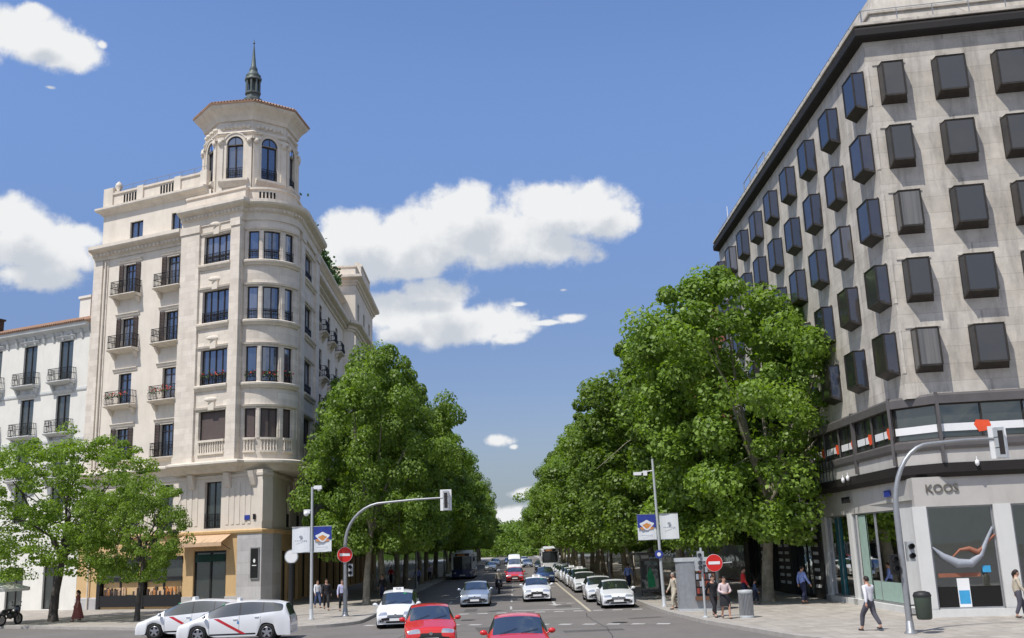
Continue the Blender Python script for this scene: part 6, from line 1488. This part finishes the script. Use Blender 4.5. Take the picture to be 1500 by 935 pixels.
    if stripe:
        x0, x1 = sp['wf'] - .62, sp['wf'] - 1.75; zt = interp(sp['sh'], x0) - .02
        for s in (-1, 1):
            mb = MB(); n = 14; z_ = lambda k: zt + (.30 - zt) * k / n; x_ = lambda k: x0 + (x1 - x0) * k / n; wd = .21
            for k in range(n):
                mb.quad(side(x_(k), z_(k), s, .005), side(x_(k) - wd, z_(k), s, .005), side(x_(k + 1) - wd, z_(k + 1), s, .005), side(x_(k + 1), z_(k + 1), s, .005))
            o = obj('door_stripe', mb, M['stripe'], t)
            mb = MB(); xc = x0 - 1.0; zc = zt - .17; mb.add([side(xc + .05 * math.cos(a) , zc + .06 * math.sin(a), s, .006) for a in [2 * PI * i / 10 for i in range(10)]], [tuple(range(10))]); obj('door_crest', mb, mat('blue_crest', (.1, .25, .5), .5), t)
    CACHE[key] = t; return t
UPY = -PI / 2          # facing the camera
WHITE = M['paint_white']
make_car('mpv', 'white estate taxi with red door stripe, the nearer of two standing side by side', 'taxi', WHITE, (-11.6, 43.3, 0), PI + .03, True, True)
make_car('mpv', 'white estate taxi with red door stripe, partly hidden behind the nearer one', 'taxi', WHITE, (-14.35, 46.2, 0), PI - .06, True, True)
make_car('hatch', 'red hatchback with a dark grille, left of the two red cars at the front', 'car', M['paint_red'], (-3.15, 37.3, 0), UPY + .10)
make_car('sedan', 'red car closest to the viewer, in mid road, cut off by the lower edge', 'car', M['paint_red'], (-.02, 30.5, 0), UPY)
make_car('mpv', 'white taxi with a roof sign waiting behind the left red hatchback', 'taxi', WHITE, (-5.55, 48.6, 0), UPY + .05, True)
make_car('sedan', 'silver blue saloon driving along the edge of the tree shade', 'car', M['paint_silver'], (-2.5, 63.2, 0), UPY)
make_car('hatch', 'white hatchback with a green roof light in the middle lane behind the front red car', 'taxi', WHITE, (1.25, 66.4, 0), UPY, True)
GT = 'white taxis parked along the right kerb'
make_car('sedan', 'first white saloon of the parked row, nearest the dashed crossing', 'taxi', WHITE, (5.35, 57.1, 0), UPY, group=GT)
tx = bpy.data.objects
make_car('hatch', 'second parked white car, just behind the first saloon of the row', 'taxi', WHITE, (5.0, 63.6, 0), UPY, group=GT)
for i, (kind, y, lb) in enumerate([('sedan', 76.5, 'third parked white car, after the gap in the row'), ('mpv', 82.2, 'fourth parked white car, taller, close behind the third'), ('sedan', 88, 'fifth parked white car of the row'), ('hatch', 94, 'sixth parked white car of the row'), ('mpv', 100, 'seventh parked white car of the row'), ('hatch', 106, 'eighth parked white car of the row'), ('sedan', 112, 'ninth parked white car of the row'), ('hatch', 118, 'tenth parked white car of the row, furthest away')]):
    c = make_car(kind, lb, 'taxi', WHITE, (5.0 + .05 * (i % 2), y, 0), UPY, taxi=(kind != 'sedan')); c['group'] = GT
make_car('hatch', 'small red car in front of the white van in the distance', 'car', M['paint_red'], (-.15, 104, 0), UPY)
make_car('van', 'white van with a tall roof coming down the middle of the road', 'van', WHITE, (-.2, 132, 0), UPY)
make_car('sedan', 'dark blue car between the middle white hatchback and the parked row', 'car', M['paint_blue'], (2.75, 100, 0), UPY)
for kind, p, x, y, lb in (('sedan', WHITE, -3.9, 158, 'white car far off, right of the bus'), ('sedan', M['paint_silver'], 2.0, 178, 'silver car far off to the right of the white van'), ('hatch', M['paint_black'], 3.6, 150, 'black car far off beside the white coach'),
                          ('hatch', WHITE, -4.0, 200, 'tiny white car furthest along the left lane'), ('hatch', M['paint_silver'], -1.5, 215, 'tiny silver car just left of the white van'), ('sedan', WHITE, 1.9, 230, 'tiny white car furthest along the right lanes')):
    make_car(kind, lb, 'car', p, (x, y, 0), UPY)
def bus(label, loc, low, top, H=3.0, W=2.5, L=11.5, sign=True):
    t = thing('bus', label, 'bus', loc, UPY); hl = L / 2; w = W / 2
    def shell(mb, z0, z1, inset=0, m=0):
        prof = [(hl - inset, -w + .3), (hl + .08 - inset, 0), (hl - inset, w - .3), (hl - .25, w - inset), (-hl + .15, w - inset), (-hl, w - .2), (-hl, -w + .2), (-hl + .15, -w + inset), (hl - .25, -w + inset)]
        n = len(prof); mb.add([(x, y, z) for z in (z0, z1) for x, y in prof], [(i, (i + 1) % n, n + (i + 1) % n, n + i) for i in range(n)] + [tuple(range(n, 2 * n)), tuple(range(n))[::-1]], m)
    mb = MB(); shell(mb, .28, 1.15); obj('lower_body', mb, low, t)
    mb = MB(); shell(mb, 1.15, H - .1, .03); obj('glazing', mb, M['car_glass'], t)
    mb = MB(); shell(mb, H - .45, H, 0); mb.bx(-hl + 1, hl - 2.5, -w + .4, w - .4, H, H + .28)
    for s in (-1, 1):
        for x in (-5.4, -3.4, -1.4, .6, 2.6, 4.4, 5.45): mb.bx(x - .06, x + .06, s * (w - .06) - .06, s * (w - .06) + .06, 1.1, H - .3)
    mb.box(lambda u, v, z: (u, v, z), hl - .3, hl - .02, -w + .02, -w + .2, 1.1, H - .2); mb.box(lambda u, v, z: (u, v, z), hl - .3, hl - .02, w - .2, w - .02, 1.1, H - .2)
    obj('upper_body', mb, top, t)
    mb = MB(); mb.bx(hl + .0, hl + .1, -.8, .8, H - .4, H - .12, 0); mb.bx(hl + .1, hl + .11, -.6, .3, H - .34, H - .18, 1); obj('destination_display', mb, [M['black'], M['print_orange']], t)
    for s in (-1, 1):
        mb = MB(); mb.ball((hl - .02, s * .9, .72), (.08, .2, .1), 10); obj('headlight', mb, M['lamp'], t)
        mb = MB(); mb.tube([(hl - .1, s * (w - .1), H - .2), (hl + .3, s * (w + .1), H - .25), (hl + .3, s * (w + .1), H - .6)], .03, 6); mb.bx(hl + .2, hl + .34, s * (w + .1) - .1, s * (w + .1) + .1, H - 1.0, H - .55); obj('mirror', mb, M['plastic'], t)
        for x in (3.1, -3.1):
            mb = MB(); mb.tube([(x, s * (w - .3), .48), (x, s * (w + .02), .48)], .48, 22); wh = obj('wheel', mb, M['rubber'], t); mb = MB(); mb.tube([(x, s * (w + .0), .48), (x, s * (w + .035), .48)], .25, 16); obj('rim', mb, M['rim'], wh)
    mb = MB(); mb.bx(hl + .02, hl + .1, -.3, .3, .42, .54); obj('number_plate', mb, M['sign_white'], t)
    mb = MB()
    for y0 in (-.5, .5): mb.tube([(hl + .1, y0, 1.2), (hl + .1, y0 + .5, 1.9)], .015, 5)
    obj('wiper', mb, M['plastic'], t)
    return t
bus('blue city bus with a pale roof in the shaded left lane', (-6.15, 124, 0), M['paint_blue'], M['sign_white'])
bus('white coach beyond the row of parked taxis on the right', (4.75, 148, 0), WHITE, WHITE, 3.1)
# ================================================================== people
def skin_mesh(V, E_, rad, lvl=1):
    me = bpy.data.meshes.new('tmp'); me.from_pydata(V, E_, []); o = bpy.data.objects.new('tmp', me); COL.objects.link(o)
    md = o.modifiers.new('k', 'SKIN'); sk_ = me.skin_vertices[0].data if me.skin_vertices else None
    if sk_ is None:
        return None
    for i, r in enumerate(rad):
        r = r if isinstance(r, tuple) else (r, r); sk_[i].radius = r; sk_[i].use_root = (i == 0)
    s2 = o.modifiers.new('s', 'SUBSURF'); s2.levels = lvl
    bpy.context.view_layer.update(); ev = bpy.data.meshes.new_from_object(o.evaluated_get(bpy.context.evaluated_depsgraph_get())); bpy.data.objects.remove(o); return ev
def merge(mb, me, m=0):
    mb.add([tuple(v.co) for v in me.vertices], [tuple(p.vertices) for p in me.polygons], m, True)
def limb(mb, pts, rs, n=10, m=0): mb.tube(pts, rs, n, m)
def person(label, loc, facing, shirt, legs, hair, height=1.74, pose='walk', skirt=False, shorts=False, woman=False, phase=1, sleeves=True, bag=None, dress=False, group=None, small=False):
    """figure built facing local -Y; facing = rotation about z"""
    t = thing('person', label, 'person', loc, facing, group); k = height / 1.74
    sw = .185 * (.9 if woman else 1); hw = .095
    st = {'walk': .30, 'stand': .05, 'stroll': .18}[pose] * phase
    hip = [Vector((s * hw, 0, .92)) for s in (-1, 1)]; foot = [Vector((-.11, st, .085 + max(0, st) * .22)), Vector((.11, -st, .085 + max(0, -st) * .22))]
    knee = [(hip[i] + foot[i]) / 2 + Vector((0, -.05 - abs(st) * .15, .02)) for i in (0, 1)]
    sh = [Vector((s * sw, .01, 1.42)) for s in (-1, 1)]
    el = [sh[i] + Vector(((-1, 1)[i] * .07, (st * -.35 * (1, -1)[i]), -.28)) for i in (0, 1)]
    ha = [el[i] + Vector(((-1, 1)[i] * .02, -.10 + (st * -.35 * (1, -1)[i]), -.24)) for i in (0, 1)]
    if bag == 'front': ha = [Vector((-.1, -.28, 1.08)), Vector((.12, -.27, 1.1))]; el = [sh[i] + Vector(((-1, 1)[i] * .1, -.04, -.27)) for i in (0, 1)]
    V = [(0, 0, .96), (0, .01, 1.12), (0, .0, 1.3), (0, .01, 1.43), (0, -.005, 1.52), (0, -.02, 1.60), (0, -.025, 1.68)]
    rad = [(.155, .115), (.13, .105), (.155, .115), (.12, .085), (.055, .058), (.078, .09), (.07, .085)]
    E_ = [(0, 1), (1, 2), (2, 3), (3, 4), (4, 5), (5, 6)]
    for i in (0, 1):
        b = len(V); V += [tuple(hip[i]), tuple(knee[i]), tuple(foot[i]), tuple(foot[i] + Vector((0, -.12, -.045)))]; rad += [.088, .06, .042, .035]; E_ += [(0, b), (b, b + 1), (b + 1, b + 2), (b + 2, b + 3)]
        b = len(V); V += [tuple(sh[i]), tuple(el[i]), tuple(ha[i])]; rad += [.055, .042, .028]; E_ += [(3, b), (b, b + 1), (b + 1, b + 2)]
    body = MB(); merge(body, skin_mesh(V, E_, rad, 2))
    for i in (0, 1):     # palm, four fingers and a thumb from the side of the palm
        d = (ha[i] - el[i]).normalized(); s_ = (-1, 1)[i]; ax = Vector((0, -1, 0)); ax = (ax - d * ax.dot(d)).normalized()
        palm = ha[i] + d * .05; limb(body, [ha[i] - d * .01, palm, palm + d * .03], [.026, .034, .03], 8)
        inn = Vector((-s_, 0, 0))
        for q, (o_, l_) in enumerate(((-.024, .06), (-.008, .072), (.009, .068), (.025, .052))):
            p0 = palm + d * .02 + ax * o_; limb(body, [p0, p0 + d * l_ * .55 + inn * .006, p0 + d * l_ + inn * .022], [.0095, .009, .007], 5)
        p0 = ha[i] + d * .03 - ax * .022; limb(body, [p0, p0 - ax * .022 + d * .02, p0 - ax * .026 + d * .05], [.011, .010, .008], 5)
    hd = Vector((0, -.03, 1.635)); body.ball(hd, (.077, .095, .115), 14); body.ball(hd + Vector((0, -.045, -.065)), (.05, .045, .045), 10)   # skull, jaw
    body.add([tuple(hd + Vector(v)) for v in ((-.014, -.088, -.03), (.014, -.088, -.03), (0, -.12, -.025), (0, -.09, .02))], [(0, 2, 1), (0, 3, 2), (1, 2, 3)])
    for s in (-1, 1): body.ball(hd + Vector((s * .078, .005, -.01)), (.012, .02, .03), 8)
    obj('body', body, M['skin'], t)
    fm = MB()
    for s in (-1, 1): fm.ball(hd + Vector((s * .03, -.086, .008)), (.012, .008, .007), 8)
    fm.box(lambda u, v, z: (hd.x + u, hd.y + v, hd.z + z), -.022, .022, -.098, -.092, -.062, -.056); obj('eyes_and_mouth', fm, M['hair_dark'], t)
    h = MB(); n = 14      # hair: open shell over the back and top of the skull
    vs = []; fs = []
    for i in range(9):
        th = PI * i / 10
        for j in range(n):
            q = 2 * PI * j / n; y = math.sin(th) * math.sin(q); fr = y < -.25
            z = math.cos(th); z = max(z, .25) if fr else max(z, -.75 if woman else -.45)
            vs.append((hd.x + .088 * math.sin(th) * math.cos(q), hd.y + .012 + .104 * y, hd.z + .018 + .118 * z))
    for i in range(8):
        for j in range(n): fs.append((i * n + j, (i + 1) * n + j, (i + 1) * n + (j + 1) % n, i * n + (j + 1) % n))
    h.add(vs, fs, 0, True)
    if woman: h.tube([hd + Vector((0, .08, .06)), hd + Vector((0, .125, -.04)), hd + Vector((0, .11, -.2))], [.05, .055, .02], 8)
    obj('hair', h, hair, t)
    g = .016       # clothes: the same skeleton, a little wider
    V2 = [(0, 0, .84), (0, .01, 1.10), (0, 0, 1.3), (0, .01, 1.435), (0, 0, 1.495)]; r2 = [(.165 + g, .125 + g), (.135 + g, .11 + g), (.16 + g, .12 + g), (.12 + g, .085 + g), (.062, .06)]; E2 = [(0, 1), (1, 2), (2, 3), (3, 4)]
    for i in (0, 1):
        b = len(V2); V2 += [tuple(sh[i]), tuple(el[i])]; r2 += [.072, .058]; E2 += [(3, b), (b, b + 1)]
        if sleeves: V2.append(tuple(ha[i])); r2.append(.045); E2.append((b + 1, b + 2))
    s_ = MB(); merge(s_, skin_mesh(V2, E2, r2, 2))
    if dress: limb(s_, [(0, 0, 1.05), (0, 0, .9), (0, .02, .55), (0, .03, .16)], [.15, .2, .26, .36], 14)
    obj('dress' if dress else 'shirt', s_, shirt, t)
    if not dress:
        if skirt:
            s_ = MB(); limb(s_, [(0, 0, 1.03), (0, 0, .95), (0, 0, .72), (0, 0, .52)], [.15, .19, .215, .235], 16); obj('skirt', s_, legs, t)
        else:
            V3 = [(0, 0, 1.10), (0, 0, .93)]; r3 = [(.135 + g, .105 + g), (.158, .128)]; E3 = [(0, 1)]
            for i in (0, 1):
                b = len(V3); kn = knee[i]; end = kn if shorts else foot[i] + Vector((0, .0, .05))
                V3 += [tuple(hip[i] + Vector((0, 0, -.06))), tuple(kn + (Vector((0, 0, .05)) if shorts else Vector((0, 0, 0))))]; r3 += [.118, .088]; E3 += [(1, b), (b, b + 1)]
                if not shorts: V3.append(tuple(end)); r3.append(.065); E3.append((b + 1, b + 2))
            s_ = MB(); merge(s_, skin_mesh(V3, E3, r3, 2)); obj('shorts' if shorts else 'trousers', s_, legs, t)
    for i in (0, 1):
        s_ = MB(); f = foot[i]; s_.ball(f + Vector((0, -.065, -.05)), (.044, .13, .036), 12); obj('shoe', s_, M['plastic'], t)
    for ch in [x for x in bpy.data.objects if x.parent == t]: ch.scale = (k, k, k)
    return t
C_ = lambda n, c: mat(n, c, .85, .12, 8)
c_white = C_('white_shirt', (.68, .68, .72)); c_grey = C_('grey_trousers', (.075, .075, .095)); c_black = C_('black_cloth', (.018, .018, .022)); c_red = C_('red_shirt', (.55, .03, .03)); c_blue = C_('pale_blue_shirt', (.22, .30, .62)); c_navy = C_('navy_trousers', (.02, .025, .06)); c_beige = C_('beige_cloth', (.48, .43, .34)); c_rose = C_('rust_dress', (.24, .075, .06)); c_pink = C_('pale_pink_blouse', (.62, .5, .5)); c_denim = C_('denim', (.06, .09, .18)); c_lilac = C_('lilac_shirt', (.42, .42, .58))
HD, HG = M['hair_dark'], M['hair_grey']; Z = .14
person('man in white shirt and dark grey trousers striding before the white shop', (11.95, 35.4, Z), PI + .5, c_white, c_grey, HD, 1.78, 'walk')
person('woman in pale pink blouse and short black skirt beside the steel litter bin', (8.62, 43.2, Z), .15, c_pink, c_black, HD, 1.68, 'stroll', skirt=True, woman=True, bag='front')
person('person in black trousers walking right behind the woman in the pink blouse', (8.35, 44.3, Z), .3, c_black, c_black, HD, 1.7, 'walk', phase=-1)
person('elderly man in beige shirt and trousers beside the tall banner pole', (7.62, 50.4, Z), -1.2, c_beige, c_beige, HG, 1.7, 'stroll')
person('man in a red shirt in front of the dark shopfront', (11.55, 52.8, Z), 1.3, c_red, c_navy, HD, 1.76, 'stroll')
person('child in a denim jacket just right of the man in red', (12.0, 52.4, Z), 1.4, c_denim, c_navy, HD, 1.15, 'stroll')
person('man in a pale blue shirt and navy trousers passing the ladder of white bars', (14.0, 50.8, Z), PI - 1.2, c_blue, c_navy, HD, 1.8, 'stroll')
person('person with brown hair at the far right edge beside the white shop pillar', (18.3, 38.0, Z), 1.4, c_beige, c_grey, HD, 1.72, 'stroll', woman=True)
person('woman in a long rust red dress walking behind the leftmost tree', (-24.9, 58.9, Z), -1.4, c_rose, c_rose, HD, 1.7, 'stroll', woman=True, dress=True, sleeves=False)
person('man in a lilac white shirt walking in the shade between the two left poles', (-9.9, 58.8, Z), .3, c_lilac, c_black, HD, 1.76, 'stroll')
person('person all in black walking close beside the man in lilac in the left shade', (-11.2, 61.0, Z), .2, c_black, c_black, HD, 1.76, 'walk')
person('woman in a white top further back in the left shade, near the shop entrance', (-12.3, 64, Z), .6, c_white, c_denim, HD, 1.65, 'stroll', woman=True)
person('man in black standing by the leaning plane trunk on the left pavement', (-9.0, 69.5, Z), -.5, c_black, c_navy, HD, 1.75, 'stand')
GC = 'people walking in the shade of the left pavement'
rr = random.Random(3); base_p = [o for o in bpy.data.objects if o.parent is None and o.name.startswith('person')]
crowd = [('pedestrian in pale blue far along the left pavement, closest to the road edge', 6, -8.9, 93), ('pedestrian in white far along the left pavement', 11, -11.2, 98), ('pedestrian in red far along the left pavement', 4, -12.6, 104), ('pedestrian in lilac far along the left pavement, by the blue bus', 9, -9.2, 110),
         ('pedestrian in beige far along the left pavement', 3, -12.2, 88), ('pedestrian in black trousers with a white shirt far along the left pavement', 0, -10.9, 84)]
for lb, i, x, y in crowd: dup(base_p[i], lb, (x, y, Z), rr.uniform(-.6, .6))['group'] = GC
dup(base_p[6], 'person in a blue shirt on the right pavement behind the second parked white car', (7.9, 73, Z), 2.5)
dup(base_p[10], 'person in dark clothes waiting in the bus shelter', (8.5, 66.8, .14), 1.6)
# scooter with its rider in the carriageway
motorbike('motorcycle', 'small dark scooter ridden between the silver saloon and the white hatchback', (-1.35, 78.5, 0), UPY, M['paint_black'])
def rider():
    t = thing('person', 'rider in a pale shirt and helmet seated on the small dark scooter', 'person', (-1.35, 78.65, 0), 0)
    V = [(0, 0, .98), (0, 0, 1.15), (0, -.03, 1.32), (0, -.04, 1.43), (0, -.05, 1.52), (0, -.06, 1.60)]; rad = [(.15, .12), (.13, .11), (.155, .12), (.11, .09), (.055, .055), (.075, .085)]; E_ = [(i, i + 1) for i in range(5)]
    for s in (-1, 1):
        b = len(V); V += [(s * .12, -.05, .94), (s * .22, -.42, .78), (s * .2, -.38, .42), (s * .2, -.5, .36)]; rad += [.085, .06, .045, .035]; E_ += [(0, b), (b, b + 1), (b + 1, b + 2), (b + 2, b + 3)]
        b = len(V); V += [(s * .19, -.05, 1.42), (s * .27, -.2, 1.2), (s * .28, -.5, 1.1)]; rad += [.055, .042, .03]; E_ += [(3, b), (b, b + 1), (b + 1, b + 2)]
    b = MB(); merge(b, skin_mesh(V, E_, rad, 2))
    for s in (-1, 1):
        p0 = Vector((s * .28, -.5, 1.1)); limb(b, [p0, p0 + Vector((0, -.06, -.01))], [.03, .035], 8)
        for q in range(4): a = p0 + Vector((-.03 + .02 * q, -.06, 0)); limb(b, [a, a + Vector((0, -.04, -.01)), a + Vector((0, -.04, -.05))], [.009, .009, .008], 5)
        limb(b, [p0 + Vector((-s * .03, -.03, -.01)), p0 + Vector((-s * .05, -.06, -.03))], [.011, .009], 5)
    obj('body', b, M['skin'], t)
    V2 = [(0, 0, .96), (0, 0, 1.15), (0, -.03, 1.32), (0, -.04, 1.44)]; r2 = [(.18, .14), (.155, .13), (.18, .14), (.12, .1)]; E2 = [(0, 1), (1, 2), (2, 3)]
    for s in (-1, 1): b = len(V2); V2 += [(s * .19, -.05, 1.42), (s * .27, -.2, 1.2), (s * .275, -.42, 1.12)]; r2 += [.075, .06, .045]; E2 += [(3, b), (b, b + 1), (b + 1, b + 2)]
    b = MB(); merge(b, skin_mesh(V2, E2, r2, 2)); obj('shirt', b, c_beige, t)
    V3 = [(0, 0, 1.06), (0, -.02, .93)]; r3 = [(.16, .13), (.16, .13)]; E3 = [(0, 1)]
    for s in (-1, 1): b = len(V3); V3 += [(s * .12, -.08, .92), (s * .22, -.42, .78), (s * .2, -.38, .44)]; r3 += [.1, .08, .06]; E3 += [(1, b), (b, b + 1), (b + 1, b + 2)]
    b = MB(); merge(b, skin_mesh(V3, E3, r3, 2)); obj('trousers', b, c_navy, t)
    b = MB(); b.ball((0, -.06, 1.66), (.13, .15, .14), 14); obj('helmet', b, M['sign_white'], t)
    b = MB(); b.ball((0, -.13, 1.65), (.1, .09, .06), 12); obj('visor', b, M['car_glass'], t)
    for s in (-1, 1): b = MB(); b.ball((s * .2, -.46, .36), (.045, .12, .045), 10); obj('shoe', b, M['plastic'], t)
rider()
# lamps further down each pavement
for i, (x, y, s) in enumerate(((-8.9, 92, 1), (-8.9, 128, 1), (7.6, 84, -1), (7.6, 120, -1))):
    t = thing('street_lamp', ['slim grey street lamp among the left trees, nearer of two', 'slim grey street lamp among the left trees, further of two', 'slim grey street lamp among the right trees, nearer of two', 'slim grey street lamp among the right trees, further of two'][i], 'street lamp', (x, y, Z), 0, 'street lamps along the avenue')
    mb = MB(); mb.tube([(0, 0, 0), (0, 0, 7.2), (s * .4, 0, 7.9), (s * 1.3, 0, 8.1)], [.09, .06, .045, .035], 10); mb.lathe((0, 0, 0), [(.18, 0), (.16, .5), (.09, .55)], 10); obj('pole', mb, M['galv'], t)
    mb = MB(); mb.ball((s * 1.5, 0, 8.08), (.35, .14, .08), 12); obj('lamp_head', mb, M['paint_grey'], t)
